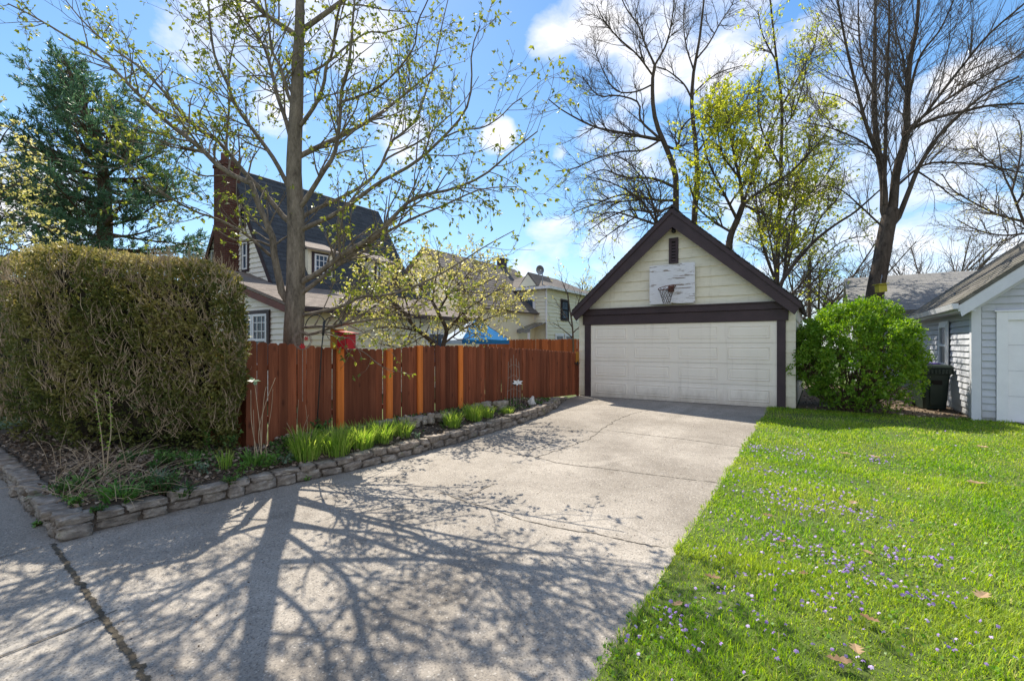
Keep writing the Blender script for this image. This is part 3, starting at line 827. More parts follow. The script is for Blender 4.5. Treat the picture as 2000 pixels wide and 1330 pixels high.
b = MB(); b.box((-0.13, -0.185, 3.0), (0.03, -0.1755, 3.17)); b.obj('mount_plate', MAT['rim'], H)
b = MB(); b.box((-0.55, -0.144, 2.8), (-0.47, -0.003, 3.6)); b.obj('bracket', MAT['brown_trim'], H)
b = MB(); b.box((0.39, -0.144, 2.8), (0.47, -0.003, 3.6)); b.obj('bracket', MAT['brown_trim'], H)
b = MB(); rc = np.array([-0.10, -0.43, 3.10]); rr = 0.225
an = np.linspace(0, 2 * np.pi, 33)
RP = np.stack([rc[0] + rr * np.cos(an), rc[1] + rr * np.sin(an), rc[2] + 0.045 * np.cos(an) - 0.01 * np.sin(an)], 1)
b.tube(RP, 0.010, 8, False); b.tube([(-0.1, -0.18, 3.08), (-0.1, -0.21, 3.09)], 0.02); b.tube([(-0.12, -0.18, 3.04), (-0.24, -0.27, 3.10)], 0.008); b.tube([(0.0, -0.18, 3.04), (0.05, -0.27, 3.10)], 0.008)
b.obj('rim', MAT['rim'], H, smooth=True)
b = MB()
def netp(i, lev, n=12):
    a = 2 * np.pi * (i + 0.5 * lev) / n; f = lev / 6
    r = rr * (1 - 0.62 * f ** 0.8); sway = -0.03 * f
    return (rc[0] + r * math.cos(a) + sway + 0.02 * f, rc[1] + r * math.sin(a) * 1.0, rc[2] + (0.045 * math.cos(a)) * (1 - f) - 0.42 * f)
for i in range(12):
    for lev in range(6):
        if lev > 3 and (i * 5 + lev) % 7 == 0: continue
        b.tube([netp(i, lev), netp(i, lev + 1)], 0.0045, 4, False)
        b.tube([netp(i, lev), netp(i - 1, lev + 1)], 0.0045, 4, False)
b.obj('net', MAT['net'], H)

# security light
S = thing('security_light', 'small dark security camera light high in the garage gable', 'security light', (0, -0.03, 4.78))
b = MB(); b.tube([(0, -0.02, 4.78), (0, -0.08, 4.78)], 0.065, 12); b.obj('mount', MAT['black_metal'], S)
for s in (-1, 1):
    b = MB(); b.tube([(s * 0.02, -0.07, 4.79), (s * 0.09, -0.1, 4.83)], 0.016, 8); b.prism([(s * 0.035, -0.15, 4.80), (s * 0.17, -0.15, 4.82), (s * 0.17, -0.15, 4.91), (s * 0.035, -0.15, 4.88)], (0, 0.045, 0)); b.obj('lamp_head', MAT['black_metal'], S)
b = MB(); b.ball((0, -0.12, 4.67), 0.062); b.tube([(0, -0.06, 4.77), (0, -0.1, 4.72)], 0.014, 8); b.obj('camera_ball', MAT['black_metal'], S, smooth=True)

# ------------------------------------------------------------------ neighbour's gray garage
NG = thing('garage', 'blue gray clapboard garage with white trimmed door at the right edge of the lawn', 'garage', (6.03, 0, 0))
x0 = 6.03; W2 = 6.2; EZ2 = 2.55; S2 = 0.80; D2 = 7.0; cx = x0 + W2 / 2
w = MB()
w.prism([(x0, 0, -0.1), (x0 + W2, 0, -0.1), (x0 + W2, 0, EZ2), (cx, 0, EZ2 + S2 * W2 / 2), (x0, 0, EZ2)], (0, D2, 0))
l2 = lambda z: x0 + 0.11 + max(0, (z - EZ2) / S2); r2 = lambda z: x0 + W2 - max(0, (z - EZ2) / S2)
lap(w, (0, 0), XU, (0, -1, 0), 2.40, EZ2 + S2 * W2 / 2, 0.145, lambda z: max(l2(z), x0 + 0.11), r2, 0.034)
lap(w, (0, 0), XU, (0, -1, 0), 0.08, 2.40, 0.145, lambda z: x0 + 0.13, lambda z: x0 + 0.335, 0.034)
lap(w, (x0, 0), YU, (-1, 0, 0), 0.08, EZ2, 0.135, lambda z: 0.12, lambda z: D2, 0.034)
w.obj('wall', MAT['gray_siding'], NG)
b = MB(); b.box((x0 - 0.03, -0.034, 0.0), (x0 + 0.12, -0.001, EZ2)); b.box((x0 - 0.031, -0.001, 0.0), (x0 - 0.001, 0.12, EZ2)); b.obj('corner_board', MAT['gray_trim'], NG)
b = MB(); dx0 = x0 + 0.34
b.box((dx0, -0.05, 0.0), (dx0 + 0.17, -0.002, 2.23)); b.box((dx0 + 0.17, -0.0505, 2.06), (dx0 + 4.9, -0.002, 2.2305)); b.box((dx0 + 4.9, -0.05, 0), (dx0 + 5.07, -0.002, 2.23)); b.box((dx0 - 0.03, -0.07, 2.2315), (dx0 + 5.1, -0.002, 2.26))
b.obj('door_frame', MAT['white'], NG, bevel=0.004)
b = MB()
for r in range(4): b.box((dx0 + 0.172, -0.012, 0.02 + r * 0.515), (dx0 + 4.898, -0.0015, 0.02 + (r + 1) * 0.515 - 0.008))
b.obj('garage_door', MAT['white'], NG)
b = MB(); ov2 = 0.28; sd2 = 0.27
ez2 = EZ2 + 0.12 - sd2 * S2; rz2 = EZ2 + 0.12 + S2 * W2 / 2
roof_plane(b, (x0 - sd2, -ov2, ez2), (0, D2 + 2 * ov2, 0), (W2 / 2 + sd2, 0, rz2 - ez2), 0.06)
roof_plane(b, (x0 + W2 + sd2, -ov2, ez2), (0, D2 + 2 * ov2, 0), (-W2 / 2 - sd2, 0, rz2 - ez2), 0.06)
b.obj('roof', MAT['roof_moss'], NG)
b = MB()
h = math.hypot(1, S2)
for s in (-1, 1):
    ex = cx + s * (W2 / 2 + sd2)
    p = [(ex, -ov2 + 0.015, ez2 - 0.065 * h), (cx, -ov2 + 0.015, rz2 - 0.065 * h), (cx, -ov2 + 0.015, rz2 - 0.26 * h), (ex - s * 0.05, -ov2 + 0.015, ez2 - 0.24 * h)]
    b.prism(p if s < 0 else p[::-1], (0, 0.025, 0))
    p = [(ex - s * 0.05, -0.06, ez2 - 0.17 * h), (cx, -0.06, rz2 - 0.17 * h), (cx, -0.06, rz2 - 0.36 * h), (ex - s * 0.25, -0.06, ez2 - 0.17 * h)]
    b.prism(p if s < 0 else p[::-1], (0, 0.035, 0))
    q = [(ex - s * 0.03, -ov2 + 0.04, ez2 - 0.2 * h), (cx, -ov2 + 0.04, rz2 - 0.18 * h), (cx, 0, rz2 - 0.18 * h), (ex - s * 0.03, 0, ez2 - 0.2 * h)]
    b.add(q, [(0, 1, 2, 3)])
b.obj('rake_board', MAT['gray_trim'], NG)
b = MB(); gx = x0 - sd2
b.box((gx + 0.0, -ov2 + 0.02, ez2 - 0.20), (gx + 0.03, D2, ez2 - 0.075)); b.box((gx + 0.03, -ov2 + 0.045, ez2 - 0.20), (x0, D2, ez2 - 0.17))
b.prism([(gx - 0.11, -ov2, ez2 - 0.04), (gx - 0.002, -ov2, ez2 - 0.04), (gx - 0.002, -ov2, ez2 - 0.15), (gx - 0.08, -ov2, ez2 - 0.15)], (0, D2 + ov2, 0))
b.obj('gutter', MAT['gray_trim'], NG)
window(NG, (x0, 0), YU, (-1, 0, 0), 2.0, 1.05, 0.8, 1.0, 'white', 1, 1, True, 0.06, 'white', 0.09)

# roof of a house behind
BH = thing('house', 'low house behind the bush showing only a long gray shingle roof', 'house', (8.5, 12, 0))
b = MB(); hx0, hx1 = 4.6, 14.0
b.box((hx0, 9.2, -0.05), (hx1, 16, 2.9)); b.prism([(hx0, 9.2, 2.9), (hx0, 16, 2.9), (hx0, 12.6, 4.35)], (hx1 - hx0, 0, 0)); b.obj('wall', MAT['gray_siding'], BH)
b = MB()
roof_plane(b, (hx0 - 0.3, 8.8, 2.82), (hx1 - hx0 + 0.6, 0, 0), (0, 3.8, 1.70), 0.06); roof_plane(b, (hx0 - 0.3, 16.4, 2.82), (hx1 - hx0 + 0.6, 0, 0), (0, -3.8, 1.70), 0.06)
b.obj('roof', MAT['roof_gray'], BH)
window(BH, (0, 9.2), XU, (0, -1, 0), 6.0, 1.0, 1.0, 1.2, 'white', 1, 1, True, 0.06, 'white', 0.08)

# ------------------------------------------------------------------ the house with the steep blue-black roof
HS = thing('house', 'white sided house with brick chimney and steep blue black roof behind the maple', 'house', (-13.5, -5, 0))
hx, hy, HL = -14.2, -4.57, 6.5
ap = 7.75; e_z = 3.4; slp = 1.62; hwid = (ap - e_z) / slp
w = MB()
w.prism([(hx - hwid, hy, -0.05), (hx + hwid, hy, -0.05), (hx + hwid, hy, e_z), (hx, hy, ap), (hx - hwid, hy, e_z)], (0, HL, 0))
lap(w, (hx, hy), XU, (0, -1, 0), 0.1, ap, 0.17, lambda z: -hwid + max(0, (z - e_z) / slp), lambda z: hwid - max(0, (z - e_z) / slp), 0.045)
w.obj('wall', MAT['house_siding'], HS)
b = MB(); so = 0.28
roof_plane(b, (hx + hwid + so, hy - 0.12, e_z - so * slp + 0.1), (0, HL + 0.24, 0), (-hwid - so, 0, ap - e_z + so * slp), 0.08, 0.2)
roof_plane(b, (hx - hwid - so, hy - 0.12, e_z - so * slp + 0.1), (0, HL + 0.24, 0), (hwid + so, 0, ap - e_z + so * slp), 0.08, 0.2)
b.obj('roof', MAT['roof_blue'], HS)
b = MB()
for s in (-1, 1):
    p = [(hx + s * (hwid + so), hy - 0.14, e_z - so * slp + 0.02), (hx, hy - 0.14, ap + 0.02), (hx, hy - 0.14, ap - 0.26), (hx + s * (hwid + so - 0.14), hy - 0.14, e_z - so * slp + 0.02)]
    b = MB(); b.prism(p if s < 0 else p[::-1], (0, 0.03, 0)); b.obj('rake_board', MAT['red_trim'] if s < 0 else MAT['brown_trim'], HS)
b = MB(); b.box((hx - 0.36, hy - 0.50, 0), (hx + 0.40, hy + 0.02, 7.75)); b.box((hx - 0.39, hy - 0.53, 7.75), (hx + 0.43, hy + 0.05, 7.86)); b.box((hx - 0.34, hy - 0.48, 7.86), (hx + 0.38, hy - 0.0, 7.98))
ch = b.obj('chimney', MAT['brick'], HS)
b = MB(); b.tube([(hx - 0.1, hy - 0.25, 8.0), (hx - 0.1, hy - 0.25, 8.3)], 0.13, 10); b.obj('flue', MAT['red_trim'], ch)
window(HS, (hx, hy), XU, (0, -1, 0), 0.72, 4.15, 0.30, 0.95, 'white', 1, 1, True, 0.05, 'brown_trim', 0.07)
window(HS, (hx, hy), XU, (0, -1, 0), 0.62, 5.65, 0.22, 0.62, 'dark_void', 1, 1, True, 0.04, 'brown_trim', 0.04)
window(HS, (hx, hy), XU, (0, -1, 0), -1.45, 4.1, 0.30, 0.95, 'white', 1, 1, True, 0.05, 'brown_trim', 0.07)
for k, dy in enumerate((1.85, 4.7)):
    # dormer on the right-hand slope: cheeks, front, little roof
    fx = hx + 2.35; yc = hy + dy; zb = 3.95; hw_ = 0.5
    b = MB(); b.prism([(fx, yc - hw_, zb), (fx, yc + hw_, zb), (fx, yc + hw_, zb + 1.0), (fx, yc - hw_, zb + 1.0)], (-1.4, 0, 0.0))
    dm = b.obj('dormer', MAT['house_cream'], HS)
    r_ = MB(); r_.prism([(fx + 0.22, yc - hw_ - 0.18, zb + 0.95), (fx + 0.22, yc + hw_ + 0.18, zb + 0.95), (fx - 1.2, yc + hw_ + 0.18, zb + 1.55), (fx - 1.2, yc - hw_ - 0.18, zb + 1.55)], (0, 0, 0.07)); r_.obj('dormer_roof', MAT['roof_brown'], dm)
    f = MB(); U_ = (0, 1, 0); O_ = (fx, yc, 0)
    f.obox(O_, U_, (1, 0, 0), -0.36, 0.36, 0.002, 0.03, zb + 0.12, zb + 0.93); f.obj('dormer_casing', MAT['brown_trim'], dm)
    window(dm, (fx + 0.03, yc), U_, (1, 0, 0), -0.27, zb + 0.18, 0.54, 0.68, 'white', 3, 3, False, 0.05, name='dormer_window', off=0.0)
# lean-to addition
AD = HS
ax0, ax1, ay0, ay1 = -13.4, -8.68, -5.77, 2.6
ez_a = 2.62; sa = 0.29; zt_a = ez_a + (ax1 - ax0) * sa
w = MB()
w.prism([(ax0, ay0, -0.05), (ax1, ay0, -0.05), (ax1, ay0, ez_a), (ax0, ay0, zt_a)], (0, ay1 - ay0, 0))
lap(w, (0, ay0), XU, (0, -1, 0), 0.1, zt_a, 0.16, lambda z: ax0, lambda z: ax1 - max(0, (z - ez_a) / sa), 0.04)
w.obj('porch_wall', MAT['house_siding'], HS)
w = MB()
lap(w, (ax1, 0), YU, (1, 0, 0), 0.1, ez_a - 0.05, 0.16, lambda z: ay0 + 0.1, lambda z: ay1, 0.04)
w.obj('porch_side_wall', MAT['house_cream'], HS)
b = MB()
roof_plane(b, (ax1 + 0.32, ay0 - 0.25, ez_a + 0.08 - 0.32 * sa), (0, ay1 - ay0 + 0.3, 0), (ax0 - ax1 - 0.32, 0, zt_a - ez_a + 0.32 * sa), 0.07, 0.17)
b.obj('porch_roof', MAT['roof_brown'], HS)
b = MB()
p = [(ax1 + 0.32, ay0 - 0.27, ez_a - 0.01 - 0.32 * sa), (ax1 + 0.32, ay0 - 0.27, ez_a - 0.20 - 0.32 * sa), (ax0, ay0 - 0.27, zt_a - 0.2), (ax0, ay0 - 0.27, zt_a - 0.01)]
b.prism(p, (0, 0.03, 0)); b.obj('porch_rake_board', MAT['red_trim'], HS)
b = MB(); b.box((ax1 + 0.30, ay0 - 0.24, ez_a - 0.16), (ax1 + 0.42, ay1, ez_a - 0.05)); b.obj('gutter', MAT['brown_trim'], HS)
for k in range(2):
    window(HS, (ax1, ay0), XU, (0, -1, 0), -2.72 + k * 0.76, 0.95, 0.74, 1.5, 'white', 3, 3, True, 0.07, None, 0.08)
b = MB(); b.obox((ax1, ay0, 0), XU, (0, -1, 0), -2.82, -2.725, 0.044, 0.09, 0.85, 2.56); b.obox((ax1, ay0, 0), XU, (0, -1, 0), -1.205, -1.10, 0.044, 0.09, 0.85, 2.56); b.obox((ax1, ay0, 0), XU, (0, -1, 0), -2.725, -1.205, 0.044, 0.09, 2.455, 2.56)
b.obj('window_casing', MAT['brown_trim'], HS)
window(HS, (ax1, ay0), YU, (1, 0, 0), 5.2, 0.8, 0.9, 1.2, 'white', 1, 1, True, 0.06, 'white', 0.08)

# ------------------------------------------------------------------ cream house 2
H2 = thing('house', 'cream gabled house with a dark chimney half hidden by the blossoming tree', 'house', (-12, 7, 0))
p = pt(833, 488, 24.0); gx2, gy2 = p[0], p[1]; az = p[2]; hw2 = 3.4; s2 = 0.86; ez_ = az - hw2 * s2; L2 = 8.0
w = MB(); w.prism([(gx2 - hw2, gy2, -0.05), (gx2 + hw2, gy2, -0.05), (gx2 + hw2, gy2, ez_), (gx2, gy2, az), (gx2 - hw2, gy2, ez_)], (0, L2, 0))
lap(w, (gx2, gy2), XU, (0, -1, 0), 0.1, az, 0.22, lambda z: -hw2 + max(0, (z - ez_) / s2), lambda z: hw2 - max(0, (z - ez_) / s2), 0.045)
w.obj('wall', MAT['house_cream'], H2)
b = MB()
roof_plane(b, (gx2 + hw2 + .3, gy2 - .3, ez_ - .3 * s2 + .1), (0, L2 + .6, 0), (-hw2 - .3, 0, (hw2 + .3) * s2), 0.07, 0.25); roof_plane(b, (gx2 - hw2 - .3, gy2 - .3, ez_ - .3 * s2 + .1), (0, L2 + .6, 0), (hw2 + .3, 0, (hw2 + .3) * s2), 0.07, 0.25)
rf2 = b.obj('roof', MAT['roof_far'], H2)
b = MB(); b.box((gx2 - 0.25, gy2 + 6.6, az - 0.6), (gx2 + 0.2, gy2 + 7.05, az + 0.5)); b.box((gx2 - 0.3, gy2 + 6.55, az + 0.5), (gx2 + 0.25, gy2 + 7.1, az + 0.58)); b.obj('chimney', MAT['brown_trim'], rf2)
window(H2, (gx2, gy2), XU, (0, -1, 0), -0.5, 3.6, 0.9, 1.3, 'white', 1, 1, True, 0.07, 'white', 0.09)
window(H2, (gx2, gy2), XU, (0, -1, 0), 1.0, 0.9, 0.9, 1.3, 'white', 1, 1, True, 0.07, 'white', 0.09)

# ------------------------------------------------------------------ pale yellow house 3
H3 = thing('house', 'pale yellow two storey house with satellite dish left of the cream garage', 'house', (-9.3, 12, 0))
c = pt(1067, 672, 26.0); kx, ky = c[0], c[1]; ez3 = 4.62
w = MB(); w.box((kx - 4.2, ky, -0.05), (kx, ky + 7.5, ez3))
lap(w, (kx, ky), XU, (0, -1, 0), 0.1, ez3, 0.2, lambda z: -4.2, lambda z: 0, 0.045); lap(w, (kx, ky), YU, (1, 0, 0), 0.1, ez3, 0.2, lambda z: 0, lambda z: 7.5, 0.045)
w.obj('wall', MAT['house_yellow'], H3)
b = MB(); o3 = 0.35; zr = ez3 + 1.25
A = [(kx - 4.2 - o3, ky - o3, ez3), (kx + o3, ky - o3, ez3), (kx + o3, ky + 7.5 + o3, ez3), (kx - 4.2 - o3, ky + 7.5 + o3, ez3), (kx - 2.1, ky + 2.2, zr), (kx - 2.1, ky + 5.3, zr)]
b.add(A, [(0, 1, 4), (1, 2, 5, 4), (2, 3, 5), (3, 0, 4, 5), (0, 3, 2, 1)])
b.prism([(kx - 1.7, ky - 0.2, ez3 + 0.1), (kx - 0.4, ky - 0.2, ez3 + 0.1), (kx - 1.05, ky - 0.2, ez3 + 0.95)], (0, 2.4, 0))
rf3 = b.obj('roof', MAT['roof_far'], H3)
b = MB(); b.prism([(kx - 1.6, ky - 0.23, ez3 + 0.15), (kx - 0.5, ky - 0.23, ez3 + 0.15), (kx - 1.05, ky - 0.23, ez3 + 0.82)], (0, 0.02, 0)); b.obj('gable_panel', MAT['house_yellow'], rf3)
b = MB(); b.box((kx - 4.2 - o3, ky - o3 - 0.08, ez3 - 0.06), (kx + o3 + 0.08, ky - o3 + 0.02, ez3 + 0.08)); b.box((kx + o3 - 0.02, ky - o3 + 0.021, ez3 - 0.06), (kx + o3 + 0.08, ky + 7.8, ez3 + 0.08)); b.obj('gutter', MAT['white'], H3)
b = MB(); b.tube([(kx + 0.06, ky - 0.1, ez3 - 0.05), (kx + 0.06, ky - 0.1, 0)], 0.05, 6); b.obj('downspout', MAT['white'], H3)
window(H3, (kx, ky), XU, (0, -1, 0), -1.35, 3.0, 0.62, 1.1, 'white', 1, 1, True, 0.07, 'white', 0.08)
window(H3, (kx, ky), YU, (1, 0, 0), 1.7, 3.0, 0.9, 1.1, 'dark_void', 1, 1, True, 0.07, 'brown_trim', 0.08)
window(H3, (kx, ky), YU, (1, 0, 0), 1.0, 0.9, 0.9, 1.2, 'white', 1, 1, True, 0.07, 'white', 0.08)
window(H3, (kx, ky), YU, (1, 0, 0), 2.2, 0.9, 0.9, 1.2, 'white', 1, 1, True, 0.07, 'white', 0.08)
# porch awning
b = MB(); n = 24
for i in range(n):
    xa, xb = kx - 4.0 + 4.1 * i / n, kx - 4.0 + 4.1 * (i + 1) / n; zz = 0.03 * (i % 2)
    b.add([(xa, ky - 0.02, 2.75 + zz), (xb, ky - 0.02, 2.75 + zz), (xb, ky - 1.9, 2.30 + zz), (xa, ky - 1.9, 2.30 + zz)], [(0, 1, 2, 3)])
    b.add([(xa, ky - 1.9, 2.30 + zz), (xb, ky - 1.9, 2.30 + zz), (xb, ky - 1.91, 2.14 + zz), (xa, ky - 1.91, 2.14 + zz)], [(0, 1, 2, 3)])
aw = b.obj('awning', MAT['metal_gray'], H3)
for xx in (kx - 3.9, kx - 1.9, kx - 0.02):
    b = MB(); b.box((xx - 0.05, ky - 1.88, 0), (xx + 0.05, ky - 1.78, 2.32)); b.obj('awning_post', MAT['white'], aw)
DS = thing('satellite_dish', 'small dark satellite dish on the pale yellow house roof', 'satellite dish', (kx - 0.3, ky + 0.1, ez3 + 0.15))
b = MB(); dc = np.array([kx - 0.3, ky - 0.15, ez3 + 1.0]); rings = [(0.02, 0.07), (0.11, 0.05), (0.19, 0.02), (0.25, -0.015)]
V = []; Fs = []
for (r, d) in rings:
    for k in range(16):
        a = 2 * math.pi * k / 16; V.append((dc[0] + r * math.cos(a), dc[1] + d - 0.25 * r * math.sin(a), dc[2] + r * math.sin(a)))
for i in range(3):
    for k in range(16): Fs.append((i * 16 + k, i * 16 + (k + 1) % 16, (i + 1) * 16 + (k + 1) % 16, (i + 1) * 16 + k))
b.add(V, Fs); b.obj('dish', MAT['metal_gray'], DS)
b = MB(); b.tube([(kx - 0.3, ky + 0.1, ez3 + 0.1), (kx - 0.3, ky + 0.1, ez3 + 0.9), dc + [0, 0.1, 0]], 0.03, 6); b.tube([dc + [0, 0, -0.34], dc + [0, -0.45, -0.1]], 0.015, 5); b.obj('mast', MAT['metal_gray'], DS)
# ------------------------------------------------------------------ picket fences
def pickets(mb, A, B, top, bot, w=0.14, gap=0.004, rng=None, biggap=0.12, th=0.013, out=None):
    A = np.array(A, float); B = np.array(B, float); L = np.linalg.norm(B - A); U = (B - A) / L
    Nn = np.array([U[1], -U[0]]) if out is None else np.array(out, float)
    a = 0.0
    while a < L - 0.05:
        ww = min(w * (0.95 + 0.1 * rng.random()), L - a)
        g = gap + (rng.random() < biggap) * rng.uniform(0.010, 0.024)
        s = (a + ww / 2) / L
        zt = top(s) + rng.normal() * 0.008; zb = bot(s)
        lean = rng.normal() * 0.004; dn = rng.normal() * 0.003
        c = min(0.03, ww * 0.3)
        prof = [(0, zb), (ww, zb), (ww + lean, zt - 0.03), (ww - c + lean, zt), (c + lean, zt), (lean, zt - 0.03)]
        poly = [np.array([*(A + U * (a + q[0]) + Nn * (dn + th / 2)), q[1]]) for q in prof]
        if not hasattr(mb, 'r'): mb.r = []
        mb.prism(poly, (*(-Nn * th), 0)); mb.r += [float(np.clip(rng.normal(0.5, 0.24), 0, 1))] * 12
        a += ww + g
rng = np.random.default_rng(41)
FA = np.array([-3.42, -9.88]); FB = np.array([-2.90, -0.04]); FL = np.linalg.norm(FB - FA); FU = (FB - FA) / FL; FN = np.array([FU[1], -FU[0]])
ftop = lambda s: float(np.interp(s, [0, .15, .25, .33, .45, .7, 1], [1.63, 1.515, 1.49, 1.545, 1.545, 1.47, 1.33]))
fbot = lambda s: float(np.interp(s, [0, .1, .45, .8, 1], [0.08, 0.14, 0.2, 0.1, 0.03]))
FE = thing('picket_fence', 'red brown stained dog eared picket fence with orange posts running along the garden bed', 'fence', (-3.42, -9.88, 0))
mb = MB()
pickets(mb, FA, FB, ftop, fbot, 0.14, 0.004, rng, 0.34)
pickets(mb, FA + [-0.05, 0.03], FA + [-4.5, 0.15], lambda s: 1.62, lambda s: -0.1, 0.14, 0.004, rng, 0.1, out=(0, -1))
mb.obj('pickets', MAT['fence'], FE)
mb = MB()
for hz in (0.45, 1.2):
    P0 = FA - FN * 0.03; P1 = FB - FN * 0.03
    mb.prism([np.array([*P0, hz]), np.array([*P0, hz + 0.085]), np.array([*(P0 - FN * 0.038), hz + 0.085]), np.array([*(P0 - FN * 0.038), hz])], (*(P1 - P0), -0.2))
mb.obj('rails', MAT['fence'], FE)
POSTS = [.1505, .2548, .331, .4508]
for k, s in enumerate(POSTS):
    c = FA + FU * FL * s + FN * 0.035; h = 0.062
    mb = MB()
    q = [np.array([*(c + FU * a * h + FN * b * 0.022), fbot(s) - 0.1]) for a, b in ((-1, -1), (1, -1), (1, 1), (-1, 1))]
    mb.prism(q, (0, 0, ftop(s) - fbot(s) + 0.1 + (0.004 if k else -0.01)))
    mb.obj('post', MAT['fence_post'], FE, bevel=0.004)
c = FB + FN * 0.03
mb = MB(); mb.box((c[0] - 0.045, c[1] - 0.10, 0), (c[0] + 0.02, c[1] - 0.02, 1.36)); mb.obj('gate_post', MAT['fence'], FE, bevel=0.004)
mb = MB(); mb.box((c[0] - 0.03, c[1] - 0.16, 1.0), (c[0] + 0.05, c[1] - 0.08, 1.34)); mb.obj('lit_post_edge', MAT['ochre'], FE)  # ochre block added to colour in the lit edge of the gate post
mb = MB(); mb.box((c[0] + 0.0, c[1] - 0.30, 0.98), (c[0] + 0.03, c[1] + 0.0, 1.015)); mb.box((c[0] + 0.03, c[1] - 0.2, 0.94), (c[0] + 0.06, c[1] - 0.16, 1.05)); mb.obj('latch', MAT['black_metal'], FE)
FF = thing('picket_fence', 'back yard picket fence in orange brown showing above the front fence beside the garage', 'fence', (-3.0, 4.0, 0))
mb = MB(); rng = np.random.default_rng(43)
pickets(mb, (-14, 4.0), (-2.9, 4.0), lambda s: 1.78, lambda s: 0.03, 0.14, 0.004, rng, 0.1, out=(0, -1))
mb.obj('pickets', MAT['fence_lit'], FF)
mb = MB(); mb.box((-14, 4.02, 1.3), (-2.9, 4.06, 1.4)); mb.box((-14, 4.02, 0.4), (-2.9, 4.06, 0.5)); mb.obj('rails', MAT['fence'], FF)
for x in np.arange(-13, -2.5, 2.0):
    mb = MB(); mb.box((x - 0.045, 4.062, 0), (x + 0.045, 4.15, 1.75)); mb.obj('post', MAT['fence_post'], FF)

# ------------------------------------------------------------------ red birdhouse on the first orange post
c = FA + FU * FL * .1505 + FN * 0.03; zt = ftop(.1505)
BHs = thing('birdhouse', 'red birdhouse with ochre side fixed on top of the first orange fence post', 'birdhouse', (*c, zt - 0.02))
th = RAD(-14)   # its red front looks toward the street and a little right
def bp(u, v, z):  # local frame: u right, v toward viewer
    fx, fy = math.sin(RAD(8)), -math.cos(RAD(8)); rx_, ry_ = math.cos(RAD(8)), math.sin(RAD(8))
    u = u + 0.075
    return np.array([c[0] + rx_ * u + fx * v, c[1] + ry_ * u + fy * v, zt + z])
mb = MB(); mb.prism([bp(-0.02, 0.12, -0.01), bp(0.19, 0.12, -0.01), bp(0.19, 0.12, 0.22), bp(-0.02, 0.12, 0.25)], bp(0, -0.08, 0) - bp(0, 0.12, 0)); mb.obj('box', MAT['red'], BHs, bevel=0.003)
mb = MB(); mb.prism([bp(-0.19, 0.10, -0.02), bp(-0.022, 0.125, -0.02), bp(-0.022, 0.125, 0.31), bp(-0.19, 0.10, 0.32)], bp(0, -0.1, 0) - bp(0, 0.06, 0)); mb.obj('side_board', MAT['ochre'], BHs, bevel=0.003)
mb = MB(); mb.prism([bp(-0.021, 0.17, 0.262), bp(0.25, 0.17, 0.225), bp(0.25, 0.17, 0.242), bp(-0.021, 0.17, 0.28)], bp(0, -0.1, 0) - bp(0, 0.17, 0)); mb.obj('roof', MAT['red'], BHs)

# ------------------------------------------------------------------ shepherd hook and wire wreath
p = pt(628, 675, 7.1); zg = float(zbed(p[0], p[1]))
SH = thing('shepherd_hook', 'black double shepherd hook standing in front of the fence left of the red birdhouse', 'plant hook', (p[0], p[1], zg))
lean = np.array([pt(617, 800, 7.1)[0] - p[0], pt(617, 800, 7.1)[1] - p[1], 0])
top = pt(634, 625, 7.1)
mb = MB(); mb.tube([(p[0] + lean[0], p[1] + lean[1], zg - 0.05), (p[0], p[1], 1.5), top], 0.009, 8); mb.tube([pt(633, 628, 7.1), pt(631, 655, 7.1)], 0.017, 8); mb.obj('pole', MAT['black_metal'], SH, smooth=True)
for s, pts_ in ((-1, [(634, 634), (632, 624), (626, 618), (617, 615), (608, 618), (601, 625), (597, 634), (597, 639), (600, 640)]), (1, [(634, 634), (637, 625), (644, 620), (652, 618), (660, 621), (666, 628), (668, 634), (666, 637)])):
    mb = MB(); mb.tube(resample([pt(a, b, 7.1) for a, b in pts_], 30), 0.008, 8); mb.obj('hook_arm', MAT['black_metal'], SH, smooth=True)
wc = pt(591, 665, 7.05)
WS = thing('wire_wreath', 'round twisted wire garden ornament with two red flowers above the fence beside the maple trunk', 'garden ornament', wc)
mb = MB(); R_ = 0.125
ux = np.array([CA, SA, 0.0]); uz = np.array([0, 0, 1.0])
for ph in (0, 1, 2):
    a = np.linspace(0, 2 * np.pi, 73)
    rr_ = R_ + 0.014 * np.sin(a * 11 + ph * 2.1)
    P = wc + ux * (rr_ * np.cos(a))[:, None] + uz * (rr_ * np.sin(a))[:, None] + np.array([-SA, CA, 0]) * (0.012 * np.cos(a * 9 + ph))[:, None]
    mb.tube(P, 0.0035, 5, False)
for a in (0.3, 1.9, 3.6, 4.6):
    e = np.array([math.cos(a), math.sin(a)]) * R_
    f = np.array([math.cos(a + 2.6), math.sin(a + 2.6)]) * R_ * 0.6
    mb.tube(resample([wc + ux * e[0] + uz * e[1], wc + ux * (e[0] + f[0]) * .3 + uz * (e[1] + f[1]) * .3, wc + ux * f[0] + uz * f[1]], 12), 0.003, 5, False)
mb.tube([wc - uz * R_, wc - uz * 0.9], 0.005, 6)
mb.obj('wire', MAT['rust_metal'], WS)
for (du, dz, r) in ((0.065, 0.03, 0.034), (0.01, -0.085, 0.045)):
    mb = MB(); cc = wc + ux * du + uz * dz - np.array([-SA, CA, 0]) * 0.02
    n = 6
    for k in range(n):
        a = 2 * math.pi * k / n
        q = [cc, cc + (ux * math.cos(a - .45) + uz * math.sin(a - .45)) * r * .7, cc + (ux * math.cos(a) + uz * math.sin(a)) * r * 1.1 + np.array([SA, -CA, 0]) * .012, cc + (ux * math.cos(a + .45) + uz * math.sin(a + .45)) * r * .7]
        mb.add(q, [(0, 1, 2, 3)])
    mb.obj('flower', MAT['red'], WS)

